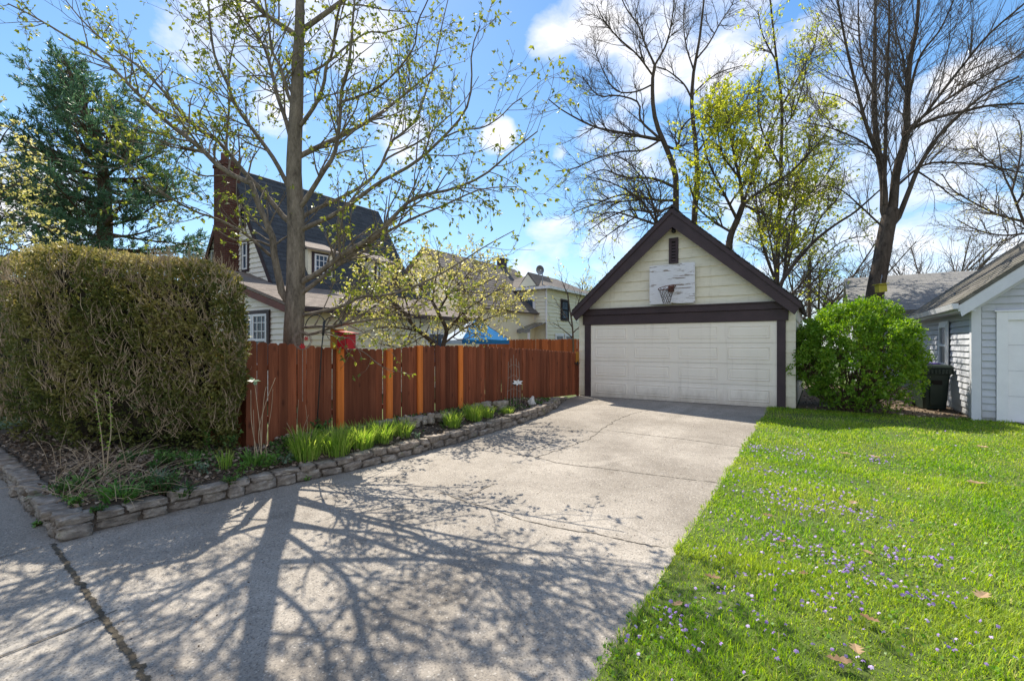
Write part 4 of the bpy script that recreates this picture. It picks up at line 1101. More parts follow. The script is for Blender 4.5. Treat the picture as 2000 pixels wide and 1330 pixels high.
# ------------------------------------------------------------------ patio umbrella
p = pt(928, 672, 15.5)
PU = thing('patio_umbrella', 'open blue patio umbrella with a pale panel seen over the fence behind the blossoming tree', 'patio umbrella', (p[0], p[1], 0))
mb = MB(); mb.tube([(p[0], p[1], 0), (p[0], p[1], 2.42)], 0.025, 8); mb.obj('pole', MAT['white'], PU)
R_ = 1.15; za, ze = 2.38, 1.72
for k in range(8):
    a0, a1 = 2 * math.pi * k / 8 + 0.3, 2 * math.pi * (k + 1) / 8 + 0.3
    mb = MB(); am = (a0 + a1) / 2
    V = []; n = 5
    for i in range(n + 1):
        f = i / n
        for a, rr_ in ((a0, 1), (am, 0.95), (a1, 1)):
            V.append((p[0] + R_ * rr_ * f * math.cos(a), p[1] + R_ * rr_ * f * math.sin(a), za - (za - ze) * (f ** 1.15) - (0.02 if a == am else 0)))
    Fs = [(i*3+j, (i+1)*3+j, (i+1)*3+j+1, i*3+j+1) for i in range(n) for j in range(2)]
    b0 = len(V)
    for a, rr_ in ((a0, 1), (am, 0.95), (a1, 1)): V.append((p[0] + R_ * rr_ * math.cos(a), p[1] + R_ * rr_ * math.sin(a), ze - 0.14))
    Fs += [(n*3+j, b0+j, b0+j+1, n*3+j+1) for j in range(2)]
    mb.add(V, Fs); mb.obj('canopy_panel', MAT['pale_fabric'] if k == 5 else MAT['blue_fabric'], PU)
mb = MB()
for k in range(8):
    a = 2 * math.pi * k / 8 + 0.3; mb.tube([(p[0], p[1], 2.33), (p[0] + R_ * math.cos(a), p[1] + R_ * math.sin(a), ze - 0.02)], 0.008, 5)
mb.obj('ribs', MAT['metal_gray'], PU)

# ------------------------------------------------------------------ trellis, flower ornament, statue
b0 = onbed(1003, 792); Yt = float(np.dot(b0[:2] - CAM[:2], [-SA, CA]))
TR = thing('trellis', 'narrow rusty wire obelisk trellis with arched top in front of the fence', 'trellis', b0)
mb = MB()
for (x0_, x1_, yt) in ((990, 993, 706), (997, 998, 700), (1003, 1003, 693), (1009, 1008, 700), (1016, 1013, 706)):
    q0 = pt(x0_, 792, Yt); q1 = pt(x1_, yt, Yt); mb.tube(resample([q0, (q0 + q1) / 2 + [0.01, 0, 0], q1], 8), 0.007, 6)
for yy, w0 in ((715, 11), (736, 11), (762, 13)):
    mb.tube(resample([pt(1003 - w0, yy + 3, Yt), pt(1003, yy - 3, Yt - 0.05), pt(1003 + w0, yy + 3, Yt)], 10), 0.006, 6)
mb.obj('wires', MAT['rust_metal'], TR)
fc = pt(1011, 748, Yt - 0.25)
FO = thing('flower_ornament', 'metal garden stake with white lily flower and dark leaf beside the wire trellis', 'garden ornament', (fc[0], fc[1], float(zbed(fc[0], fc[1]))))
mb = MB(); mb.tube([(fc[0], fc[1], float(zbed(fc[0], fc[1])) - 0.05), fc], 0.006, 6); mb.obj('stake', MAT['black_metal'], FO)
mb = MB()
for k in range(6):
    a = 2 * math.pi * k / 6 + 0.4; d = np.array([math.cos(a) * CA, math.cos(a) * SA, math.sin(a) * 0.55 + 0.15]); w_ = np.array([-math.sin(a) * CA, -math.sin(a) * SA, math.cos(a)]) * 0.028
    mb.add([fc, fc + d * 0.06 + w_, fc + d * 0.13 + [SA * .03, -CA * .03, 0], fc + d * 0.06 - w_], [(0, 1, 2, 3)])
mb.obj('petals', MAT['white'], FO)
mb = MB()
for a in (2.8, 3.4, 3.9):
    d = np.array([math.cos(a) * CA, math.cos(a) * SA, math.sin(a) * 0.7]); mb.add([fc, fc + d * .07 + [0, 0, .025], fc + d * .15, fc + d * .07 - [0, 0, .025]], [(0, 1, 2, 3)])
mb.obj('leaf', MAT['black_metal'], FO)
sc_ = onbed(1038, 792)
mb = MB(); rs_ = np.random.default_rng(3)
for (dx, dz, r, sx) in ((0, 0.06, 0.075, 1.25), (0.01, 0.13, 0.06, 1.1), (0.03, 0.19, 0.042, 1.0), (-0.05, 0.09, 0.045, 1.0), (0.065, 0.05, 0.045, 1.0)):
    mb.ball((sc_[0] + dx * CA, sc_[1] + dx * SA, sc_[2] + dz), r, 12, 8, (sx, 1, 0.95))
o = mb.obj('garden_statue', MAT['statue'], org=sc_, smooth=True)
tag(o, 'small weathered pale stone animal statue on the bed edge near the garage', 'statue')
md = o.modifiers.new('remesh', 'REMESH'); md.mode = 'VOXEL'; md.voxel_size = 0.012
tx = bpy.data.textures.new('statue_wear', 'CLOUDS'); tx.noise_scale = 0.05
md = o.modifiers.new('wear', 'DISPLACE'); md.texture = tx; md.strength = 0.025

# ------------------------------------------------------------------ wheeled bin
bc = onground(1816, 800); bc[2] = 0.02
WB = thing('wheeled_bin', 'dark green wheeled rubbish bin standing against the gray garage wall', 'rubbish bin', bc)
yaw = RAD(14)
def wb(u, v, z):
    u, v, z = u * 0.93, v * 0.93, z * 0.98
    return np.array([bc[0] + math.cos(yaw) * u - math.sin(yaw) * v, bc[1] + math.sin(yaw) * u + math.cos(yaw) * v, bc[2] + z])
def loft(mb, secs):
    n = len(secs[0]); V = [wb(*p) for s_ in secs for p in s_]
    Fs = [(i*n+j, i*n+(j+1) % n, (i+1)*n+(j+1) % n, (i+1)*n+j) for i in range(len(secs)-1) for j in range(n)]
    Fs += [tuple(range(n))[::-1], tuple(range((len(secs)-1)*n, len(secs)*n))]
    mb.add(V, Fs)
def rrect(a, b, z, c=0.05, v0=0.0):
    return [(-a + c, -b + v0, z), (a - c, -b + v0, z), (a, -b + c + v0, z), (a, b - c + v0, z), (a - c, b + v0, z), (-a + c, b + v0, z), (-a, b - c + v0, z), (-a, -b + c + v0, z)]
mb = MB(); loft(mb, [rrect(.24, .28, 0.03), rrect(.26, .31, 0.3), rrect(.285, .34, 0.75), rrect(.30, .36, 0.86), rrect(.345, .40, 0.87), rrect(.345, .40, 1.0), rrect(.30, .36, 1.01)]); body = mb.obj('body', MAT['bin'], WB, bevel=0.012)
mb = MB(); mb.prism([wb(-.13, -.315, .12), wb(.13, -.315, .12), wb(.15, -.352, .62), wb(-.15, -.352, .62)], wb(0, -.02, 0) - wb(0, 0, 0)); mb.obj('front_panel', MAT['bin'], body, bevel=0.01)
mb = MB(); mb.prism([wb(-.10, -.362, .62), wb(.10, -.362, .62), wb(.10, -.372, .72), wb(-.10, -.372, .72)], wb(0, -.006, 0) - wb(0, 0, 0)); mb.obj('grip_recess', MAT['dark_void'], body)
mb = MB()
for k in range(9):
    u = -.29 + k * .0725; mb.prism([wb(u, -.402, .875), wb(u + .03, -.402, .875), wb(u + .03, -.402, .98), wb(u, -.402, .98)], wb(0, -.02, 0) - wb(0, 0, 0))
mb.obj('ribs', MAT['bin'], body, bevel=0.004)
mb = MB(); loft(mb, [rrect(.355, .41, 1.012), rrect(.355, .41, 1.04), rrect(.31, .36, 1.085), rrect(.2, .25, 1.10)]); mb.obj('lid', MAT['bin'], WB, bevel=0.008)
mb = MB(); loft(mb, [rrect(.17, .2, 1.102), rrect(.17, .2, 1.125), rrect(.12, .15, 1.135)]); mb.obj('lid_panel', MAT['purple'], WB, bevel=0.004)
for s in (-1, 1):
    mb = MB(); mb.tube([wb(s * .25, .30, .12), wb(s * .31, .30, .12)], 0.12, 18); mb.obj('wheel', MAT['black_metal'], WB)
mb = MB(); mb.tube([wb(-.27, .42, .97), wb(-.27, .48, .99), wb(.27, .48, .99), wb(.27, .42, .97)], 0.016, 8); mb.obj('handle', MAT['bin'], WB)
# ------------------------------------------------------------------ trees
def limb(pts, Y0, dY, r0, r1, n=18, wob=0.0, seed=0):
    pts = np.array(pts, float)
    s = np.concatenate([[0], np.cumsum(np.linalg.norm(np.diff(pts, axis=0), axis=1))]); s /= s[-1]
    P = np.array([pt(a, b, Y0 + dY * f) for (a, b), f in zip(pts, s)])
    P = resample(P, n)
    if wob:
        r = np.random.default_rng(seed); P[1:] += r.normal(size=(n - 1, 3)) * wob
    R = r0 + (r1 - r0) * np.linspace(0, 1, n) ** 0.85
    return P, R

def make_tree(name, label, cat, limbs, base, barks, seed, levels, leaf=None, trunk_n=1, sides=(10, 6, 4, 3), group=None):
    """limbs: list of (P,R). levels: spawn settings. leaf: dict(mat,size,per,spread,droop,prob)."""
    rng = np.random.default_rng(seed)
    root = thing(name, label, cat, base, group)
    parts = [tubes(P[None], R[None], sides[0] if R[0] > 0.06 else sides[1]) for P, R in limbs]
    V, Q = join(parts)
    np_obj('trunk', V, Q, MAT[barks[0]], root, smooth=True)
    n = len(limbs[0][0])
    cur = (np.stack([resample(P, 18) for P, R in limbs[trunk_n:]]), np.stack([np.interp(np.linspace(0, 1, 18), np.linspace(0, 1, len(R)), R) for P, R in limbs[trunk_n:]]))
    pools = [cur]; tw = []
    for li, lv in enumerate(levels):
        src = lv.pop('src', None)
        P, R = cur if src is None else (np.concatenate([pools[i][0][:, ::1][:, np.linspace(0, pools[i][0].shape[1]-1, 8).astype(int)] for i in src]), np.concatenate([pools[i][1][:, np.linspace(0, pools[i][1].shape[1]-1, 8).astype(int)] for i in src]))
        C, RR = spawn(rng, P, R, **lv)
        tw.append(tubes(C, RR, sides[min(li + 1, 3)]))
        cur = (C, RR); pools.append(cur)
    V, Q = join(tw)
    np_obj('branches', V, Q, MAT[barks[1]], root, smooth=True)
    if leaf:
        Cs = []; Ds = []
        for i in leaf.get('src', [-1]):
            C, RR = pools[i]
            f = leaf.get('along', (0.55, 1.0)); per = leaf['per']
            keep = rng.random(len(C)) < leaf.get('prob', 1.0)
            C = C[keep]
            if leaf.get('mask') is not None:
                C = C[leaf['mask'](C[:, -1], rng)]
            if len(C) == 0: continue
            m = C.shape[1]
            for _ in range(per):
                t = f[0] + (f[1] - f[0]) * np.sqrt(rng.random(len(C))); ff = t * (m - 1); k = np.minimum(ff.astype(int), m - 2); w = (ff - k)[:, None]
                ar = np.arange(len(C))
                p = C[ar, k] * (1 - w) + C[ar, k + 1] * w
                T = unit(C[ar, k + 1] - C[ar, k])
                d = unit(T * 0.5 + rng.normal(size=p.shape) * leaf.get('spread', 0.8) + np.array([0, 0, -leaf.get('droop', 0.2)]))
                Cs.append(p); Ds.append(d)
        C = np.concatenate(Cs); Dd = np.concatenate(Ds)
        size = leaf['size'][0] + (leaf['size'][1] - leaf['size'][0]) * rng.random(len(C))
        V, Q = leaf_quads(rng, C, Dd, size, leaf.get('aspect', 0.6), 0.3)
        foliage('crown', V, Q, MAT[leaf['mat']], root, rng)
    return root

TY = 7.75   # distance of the maple
pxr = lambda w, Y=TY: 0.87 * w / 2 / F * Y
mt = []
mt.append((lambda P: (P, np.interp(np.linspace(0, 1, 40), [0, .06, .13, .3, .45, .6, .75, 1], [pxr(46), pxr(36), pxr(43), pxr(38), pxr(33), pxr(28), pxr(21), pxr(10)])))(limb([(572, 790), (573, 690), (574, 640), (577, 580), (578, 500), (578, 430), (576, 380), (574, 330), (577, 250), (580, 190), (582, 120), (585, 60), (586, 0), (589, -90), (585, -190)], TY, 0.0, 1, 1, 40)[0]))
def ml(pts, w0, w1, dY): mt.append(limb(pts, TY, dY, pxr(w0), pxr(w1), 22))
ml([(570, 600), (552, 575), (545, 545), (536, 501), (534, 469), (517, 427), (502, 392), (490, 358), (460, 345), (436, 334), (391, 289), (317, 231), (242, 156), (195, 109), (141, 78), (70, 35), (16, 8)], 17, 2.5, -0.9)
ml([(578, 445), (559, 430), (512, 372), (481, 342), (451, 304), (420, 271), (391, 255), (352, 219), (324, 184), (274, 133), (219, 94), (160, 40), (120, -10)], 13, 2.5, 0.9)
ml([(576, 385), (562, 362), (535, 311), (491, 250), (457, 203), (447, 169), (420, 112), (410, 44), (407, 0), (400, -60)], 11, 2.5, -0.6)
ml([(451, 304), (442, 287), (449, 189), (447, 135), (461, 68), (470, 20)], 6, 2, 0.4)
ml([(575, 300), (559, 237), (542, 189), (532, 145), (515, 91), (481, 41), (461, 0), (440, -60)], 11, 3, 0.8)
ml([(579, 205), (566, 196), (549, 135), (532, 101), (525, 51), (518, 0), (515, -60)], 8, 2.5, -0.7)
ml([(578, 252), (589, 243), (617, 203), (633, 162), (637, 129), (650, 101), (657, 41), (667, 0), (675, -60)], 10, 3, -0.9)
ml([(580, 160), (593, 149), (637, 125), (677, 91), (718, 64), (752, 64), (799, 51), (830, 40)], 7, 2, 0.9)
ml([(577, 415), (596, 392), (630, 338), (654, 298), (664, 230), (667, 176), (681, 129), (687, 68), (691, 17), (700, -50)], 12, 3, -1.0)
ml([(575, 310), (586, 304), (620, 291), (660, 281), (691, 257), (731, 230), (790, 225)], 6, 2, 0.8)
ml([(666, 200), (690, 192), (731, 176), (772, 142), (809, 91), (816, 44), (836, 0), (845, -40)], 6, 2, -1.4)
ml([(578, 440), (603, 416), (688, 375), (738, 335), (765, 277), (809, 240), (833, 176), (850, 118), (863, 51), (875, 0)], 9, 2.2, 0.9)
ml([(740, 330), (759, 308), (819, 277), (870, 233), (905, 200), (935, 150)], 5, 1.8, 1.2)
ml([(580, 452), (595, 446), (664, 413), (738, 359), (806, 321), (863, 271), (907, 220), (921, 169), (921, 101), (938, 51)], 12, 2.2, -1.1)
ml([(863, 271), (900, 255), (941, 250), (975, 230), (1002, 203), (1019, 193)], 4, 1.8, -1.3)
ml([(576, 562), (582, 554), (612, 539), (643, 518), (675, 493), (727, 465), (745, 450), (806, 389), (874, 372), (941, 345), (1002, 294), (1050, 257)], 14, 2.2, -1.3)
ml([(576, 584), (584, 577), (612, 556), (633, 539), (675, 505), (736, 465), (800, 430), (870, 400), (940, 370), (1010, 365)], 11, 2.0, -0.8)
ml([(576, 622), (590, 616), (622, 610), (675, 596), (706, 579), (748, 577), (799, 564), (870, 530), (950, 480), (1005, 450)], 9, 1.8, -0.5)
ml([(574, 641), (585, 640), (612, 638), (664, 634), (717, 608), (748, 583), (790, 550)], 8, 1.8, -0.1)
ml([(574, 649), (590, 650), (607, 653), (654, 638), (696, 629), (748, 621), (799, 600), (860, 590)], 8, 1.8, 0.1)
ml([(538, 505), (527, 499), (498, 472), (464, 448), (422, 427), (380, 413), (330, 385), (280, 345), (240, 310), (200, 290)], 7, 1.6, -1.4)
ml([(527, 480), (500, 470), (470, 472), (440, 460), (415, 440)], 5, 1.6, -0.5)
# branches reaching back and toward the viewer, above the frame and overhead
for k, (a, h, l) in enumerate([(1.2, 4.6, 2.6), (2.6, 5.2, 2.6), (0.6, 6.6, 2.2), (3.2, 6.6, 2.0), (2.0, 7.4, 2.0)]):
    b_ = pt(578, 672 - (h - 1.58) / TY * F, TY); d = np.array([math.cos(a), math.sin(a), 0.75])
    P = resample([b_, b_ + d * l * 0.5 + [0, 0, .05], b_ + d * l + [0, 0, 0.45]], 22)
    mt.append((P, np.linspace(0.045, 0.012, 22)))
pb = pt(573, 672, TY)
make_tree('maple_tree', 'large maple with sparse new leaves rising behind the picket fence left of centre', 'tree', mt, (pb[0], pb[1], -0.1), ('bark', 'bark'), 101,
    [dict(per_m=5.0, t0=0.15, lens=(0.5, 1.3), ang=0.85, up=0.12, wander=0.10, n=8, rs=0.5, rmin=0.0042, rmax=0.016),
     dict(per_m=5.2, t0=0.12, lens=(0.2, 0.65), ang=0.8, up=0.10, wander=0.16, n=6, rs=0.6, rmin=0.0032, rmax=0.007),
     dict(src=[2], per_m=6.5, t0=0.2, lens=(0.08, 0.24), ang=0.7, up=0.05, wander=0.2, n=4, rs=0.7, rmin=0.0025, rmax=0.004)],
    dict(mat='maple_leaf', size=(0.036, 0.08), per=4, src=[2, 3], prob=0.92, spread=0.75, droop=0.45, along=(0.85, 1.0), aspect=0.55), trunk_n=1, sides=(16, 8, 5, 3))

# --- bare tree behind the garage
BY = 24.0
def set_limbs(Y, trunk, others, fscale=0.88):
    L = []
    for i, (pts, w0, w1, dY) in enumerate([trunk] + others):
        L.append(limb(pts, Y, dY, w0 / 2 / F * Y * fscale, w1 / 2 / F * Y * fscale, 24 if i == 0 else 18))
    return L
bare = set_limbs(BY, ([(1330, 700), (1322, 560), (1320, 401), (1320, 346), (1310, 311), (1296, 277), (1282, 242), (1275, 201), (1275, 145), (1279, 128)], 22, 7, 0.0), [
    ([(1279, 128), (1261, 90), (1247, 52), (1223, 17), (1205, -25)], 5, 2, 1.5), ([(1279, 128), (1303, 83), (1313, 35), (1317, 0), (1320, -40)], 5, 2, -1), ([(1275, 148), (1244, 107), (1206, 73), (1178, 38), (1165, 10)], 4.5, 2, -1.5),
    ([(1290, 274), (1234, 263), (1164, 249), (1102, 218), (1071, 194)], 8, 2, -1), ([(1287, 270), (1251, 235), (1247, 201), (1206, 187), (1168, 187), (1137, 149)], 6, 2, 1.5), ([(1285, 277), (1254, 294), (1213, 297), (1165, 310), (1120, 330), (1085, 335)], 5, 1.8, -2),
    ([(1318, 366), (1275, 349), (1220, 346), (1178, 332), (1144, 346)], 7, 2, 1), ([(1320, 392), (1282, 391), (1220, 380), (1160, 400), (1120, 415)], 6, 2, -1.5), ([(1320, 400), (1280, 415), (1230, 410), (1190, 425), (1150, 450)], 6, 2, 1.5),
    ([(1300, 285), (1322, 290), (1330, 255), (1345, 235), (1362, 225)], 6, 3, -.5), ([(1275, 165), (1240, 180), (1200, 175), (1170, 120), (1160, 90)], 4, 1.8, 2)])
t2 = set_limbs(BY + 1.2, ([(1362, 700), (1358, 560), (1356, 429), (1362, 346), (1358, 277), (1351, 207), (1355, 138), (1365, 86), (1375, 0), (1380, -50)], 20, 3, 0.3), [
    ([(1351, 200), (1358, 180), (1400, 145), (1451, 128)], 4, 1.6, -1.5), ([(1362, 114), (1386, 83), (1407, 45), (1431, 7), (1440, -30)], 4, 1.6, 1), ([(1350, 190), (1334, 163), (1303, 138), (1282, 131)], 4.5, 2, -.5),
    ([(1355, 138), (1340, 90), (1335, 40), (1340, 0)], 4, 1.6, 1.2), ([(1360, 300), (1400, 250), (1430, 220), (1460, 200)], 5, 1.8, -1), ([(1358, 320), (1330, 300), (1318, 270)], 5, 2, 1), ([(1358, 270), (1385, 215), (1392, 170)], 4, 1.6, 1.5)])
lv = lambda s=1.0: [dict(per_m=4.2 * s, t0=0.12, lens=(0.9, 2.4), ang=0.75, up=0.16, wander=0.13, n=8, rs=0.55, rmin=0.011, rmax=0.035),
      dict(per_m=4.8 * s, t0=0.12, lens=(0.45, 1.25), ang=0.75, up=0.12, wander=0.17, n=6, rs=0.6, rmin=0.008, rmax=0.016),
      dict(src=[2], per_m=4.8 * s, t0=0.2, lens=(0.2, 0.55), ang=0.7, up=0.08, wander=0.2, n=4, rs=0.7, rmin=0.0062, rmax=0.009)]
p = pt(1325, 672, BY)
make_tree('bare_tree', 'tall leafless gnarled tree behind the peak of the cream garage', 'tree', bare, (p[0], p[1], 0), ('bark_dark', 'twig'), 111, lv(1.0), None, 1, (12, 7, 4, 3))
p = pt(1358, 672, BY + 1.2)
make_tree('bare_tree', 'upright leafless tree just right of the garage peak, climbing behind yellow green leaves', 'tree', t2, (p[0], p[1], 0), ('bark_dark', 'twig'), 112, lv(0.95), None, 1, (12, 7, 4, 3))

# --- budding trees right of the garage peak
EY = 20.5
e1 = set_limbs(EY, ([(1410, 700), (1418, 560), (1425, 470), (1440, 430), (1451, 400)], 22, 12, 0), [
    ([(1451, 400), (1445, 350), (1432, 290), (1440, 230), (1470, 170)], 8, 2, 1), ([(1451, 400), (1490, 370), (1540, 340), (1590, 290), (1620, 250)], 8, 2, -1.5), ([(1440, 430), (1410, 370), (1385, 320), (1370, 260)], 7, 2, -1),
    ([(1451, 400), (1475, 330), (1500, 270), (1530, 200)], 7, 2, 1.5), ([(1430, 455), (1390, 430), (1360, 400), (1340, 340)], 6, 2, 1), ([(1490, 370), (1520, 380), (1560, 370), (1600, 380)], 5, 1.8, 1), ([(1445, 350), (1410, 300), (1400, 250), (1380, 220)], 5, 1.8, -1.5),
    ([(1432, 290), (1420, 240), (1405, 200)], 5, 1.8, .5), ([(1451, 400), (1500, 420), (1540, 430), (1570, 450)], 6, 1.8, -1)])
p = pt(1412, 672, EY)
budlv = lambda s: [dict(per_m=4.4 * s, t0=0.1, lens=(0.7, 1.9), ang=0.8, up=0.12, wander=0.13, n=8, rs=0.55, rmin=0.009, rmax=0.025), dict(per_m=5.0 * s, t0=0.15, lens=(0.35, 0.95), ang=0.8, up=0.08, wander=0.17, n=6, rs=0.6, rmin=0.0065, rmax=0.012)]
make_tree('budding_tree', 'spreading tree with yellow green spring leaves right behind the garage roof', 'tree', e1, (p[0], p[1], 0), ('bark_dark', 'twig'), 121, budlv(1.45), dict(mat='bud_leaf', size=(0.07, 0.15), per=10, src=[2], prob=0.95, spread=0.9, droop=0.25, along=(0.4, 1)), 1, (12, 7, 4, 3))
FY = 22.0
f1 = set_limbs(FY, ([(1520, 700), (1517, 560), (1520, 470), (1523, 406), (1526, 300), (1527, 207), (1516, 113), (1507, 27), (1500, -40)], 13, 3, 0), [
    ([(1523, 420), (1560, 340), (1590, 250), (1610, 180)], 5, 1.8, 1), ([(1526, 330), (1490, 260), (1480, 200), (1490, 130)], 5, 1.8, -1), ([(1527, 207), (1560, 150), (1590, 90), (1600, 30)], 4, 1.6, 1.2), ([(1516, 120), (1490, 70), (1480, 20)], 4, 1.6, -1), ([(1526, 260), (1550, 220), (1570, 160), (1575, 110)], 4, 1.6, -1.5), ([(1522, 450), (1555, 400), (1600, 360), (1640, 300)], 5, 1.8, -1), ([(1519, 560), (1490, 480), (1478, 400), (1470, 320)], 7, 2, .6), ([(1519, 580), (1548, 480), (1552, 400), (1560, 330)], 7, 2, -.6), ([(1520, 520), (1570, 460), (1600, 400), (1620, 350)], 5, 1.8, .8), ([(1520, 480), (1500, 430), (1460, 380)], 5, 1.8, -.6)])
p = pt(1520, 672, FY)
make_tree('budding_tree', 'slender tall tree with thin scattered green leaves between the garage and the big right trunk', 'tree', f1, (p[0], p[1], 0), ('bark_dark', 'twig'), 122, budlv(1.4), dict(mat='bud_leaf', size=(0.07, 0.13), per=6, src=[2], prob=0.7, spread=0.9, droop=0.25, along=(0.4, 1)), 1, (12, 7, 4, 3))
f2 = set_limbs(18.5, ([(1500, 700), (1515, 600), (1530, 545), (1584, 478), (1630, 440), (1669, 415), (1720, 370)], 13, 3, -1.0), [
    ([(1520, 580), (1510, 500), (1495, 430), (1480, 380)], 6, 2, .5), ([(1530, 545), (1540, 470), (1550, 420), (1555, 380)], 6, 2, .5), ([(1584, 478), (1600, 430), (1640, 380), (1650, 330)], 4, 1.6, .8), ([(1515, 600), (1560, 560), (1610, 500), (1650, 470), (1700, 460)], 5, 1.6, 1)])
p = pt(1500, 672, 18.5)
make_tree('budding_tree', 'multi stemmed leaning tree with few leaves arching right from behind the garage eave', 'tree', f2, (p[0], p[1], 0), ('bark_dark', 'twig'), 123, budlv(1.5), dict(mat='bud_leaf', size=(0.07, 0.12), per=5, src=[2], prob=0.5, spread=0.9, droop=0.25, along=(0.4, 1)), 1, (12, 7, 4, 3))

# yellowish low tree left of the garage peak
y_ = set_limbs(22.0, ([(1300, 700), (1296, 560), (1290, 470), (1280, 430)], 12, 8, 0), [([(1285, 440), (1250, 390), (1200, 360), (1150, 345)], 6, 1.6, -1), ([(1285, 440), (1240, 425), (1190, 415), (1140, 440)], 6, 1.6, 1), ([(1285, 440), (1265, 370), (1230, 320), (1190, 300)], 6, 1.6, .6), ([(1250, 390), (1200, 395), (1150, 390), (1125, 400)], 4, 1.6, .5), ([(1280, 440), (1290, 380), (1270, 320)], 4, 1.6, -.6), ([(1240, 425), (1200, 450), (1160, 480)], 4, 1.4, -.6)])
p = pt(1300, 672, 22.0)
make_tree('budding_tree', 'low twisted tree with yellow buds spreading left of the garage peak', 'tree', y_, (p[0], p[1], 0), ('bark_dark', 'twig'), 124, budlv(1.3), dict(mat='bud_leaf', size=(0.06, 0.11), per=5, src=[2], prob=0.45, spread=0.9, droop=0.2, along=(0.5, 1)), 1, (10, 6, 4, 3))

# --- the big tree between the garages
GY = 14.0
g_ = set_limbs(GY, ([(1700, 760), (1704, 660), (1708, 582), (1721, 510), (1733, 442), (1742, 410)], 40, 30, 0), [
    ([(1736, 440), (1727, 420), (1726, 361), (1717, 307), (1708, 226), (1708, 135), (1710, 0), (1712, -60)], 17, 4, 0.8), ([(1718, 325), (1715, 307), (1692, 244), (1669, 158), (1651, 81), (1636, 0), (1630, -40)], 9, 3, -0.8), ([(1708, 200), (1708, 180), (1687, 135), (1678, 68), (1676, 0), (1672, -40)], 6, 2, 1),
    ([(1727, 400), (1728, 343), (1730, 253), (1733, 135), (1737, 45), (1735, -40)], 9, 3, -1), ([(1738, 430), (1744, 406), (1751, 334), (1769, 271), (1773, 171), (1778, 117), (1791, 45), (1796, -40)], 20, 5, 0.3), ([(1769, 225), (1772, 203), (1796, 113), (1836, 59), (1863, 0), (1875, -30)], 7, 2, -1),
    ([(1765, 290), (1769, 262), (1805, 226), (1850, 167), (1886, 122), (1931, 68), (1999, 9), (2040, -30)], 7, 3, -1.5), ([(1765, 270), (1773, 253), (1818, 217), (1886, 171), (1999, 104), (2080, 50)], 7, 3, 1), ([(1768, 262), (1778, 253), (1832, 230), (1886, 217), (1931, 207), (1999, 203), (2080, 205)], 8, 3, -.5),
    ([(1742, 440), (1751, 433), (1773, 379), (1791, 334), (1814, 293), (1841, 257), (1872, 226), (1930, 180), (1990, 150)], 12, 3, -1.2), ([(1750, 365), (1760, 356), (1805, 322), (1863, 318), (1931, 325), (1999, 338), (2080, 350)], 6, 2.5, 1), ([(1726, 440), (1717, 437), (1674, 397), (1640, 370), (1600, 360)], 5, 2, .6),
    ([(1773, 200), (1765, 120), (1750, 60), (1745, 0)], 6, 2, .8), ([(1728, 330), (1700, 290), (1670, 270), (1620, 250), (1570, 240)], 5, 2, -.8), ([(1716, 300), (1680, 220), (1640, 190), (1600, 180)], 4.5, 1.8, 1.2), ([(1791, 334), (1830, 360), (1870, 390), (1900, 400)], 4, 1.6, .5)])
p = pt(1702, 672, GY)
make_tree('bare_tree', 'large bare tree with many upright limbs rising behind the round bush between the garages', 'tree', g_, (p[0], p[1], 0), ('bark_dark', 'twig'), 131,
    [dict(per_m=4.2, t0=0.08, lens=(1.0, 3.0), ang=0.62, up=0.10, wander=0.07, n=9, rs=0.4, rmin=0.0065, rmax=0.014), dict(per_m=4.2, t0=0.12, lens=(0.4, 1.3), ang=0.6, up=0.12, wander=0.1, n=6, rs=0.6, rmin=0.005, rmax=0.010), dict(src=[2], per_m=4.5, t0=0.2, lens=(0.2, 0.55), ang=0.6, up=0.1, wander=0.14, n=4, rs=0.7, rmin=0.004, rmax=0.006)], None, 1, (16, 8, 5, 3))
# yellow birdhouse hanging on it
bq = pt(1719, 563, GY - 0.55)
YB = thing('birdhouse', 'small yellow birdhouse hanging on the big bare trunk above the bush', 'birdhouse', bq)
def yb(u, v, z): return bq + np.array([CA * u + SA * v, SA * u - CA * v, z])
mb = MB(); mb.prism([yb(-.10, .1, -.13), yb(.13, .1, -.10), yb(.115, .1, .10), yb(-.115, .1, .08)], yb(0, -.16, 0) - yb(0, 0, 0)); mb.obj('box', MAT['yellow'], YB, bevel=0.004)
mb = MB(); mb.prism([yb(-.15, .15, .085), yb(.15, .15, .115), yb(.15, .15, .135), yb(-.15, .15, .105)], yb(0, -.25, 0) - yb(0, 0, 0)); mb.obj('roof', MAT['yellow'], YB)
mb = MB(); mb.tube(resample([yb(.0, .03, .13), yb(.01, .02, .25), yb(.05, 0, .30), yb(.08, -.04, .38)], 10), 0.008, 6); mb.obj('hanger', MAT['metal_gray'], YB)

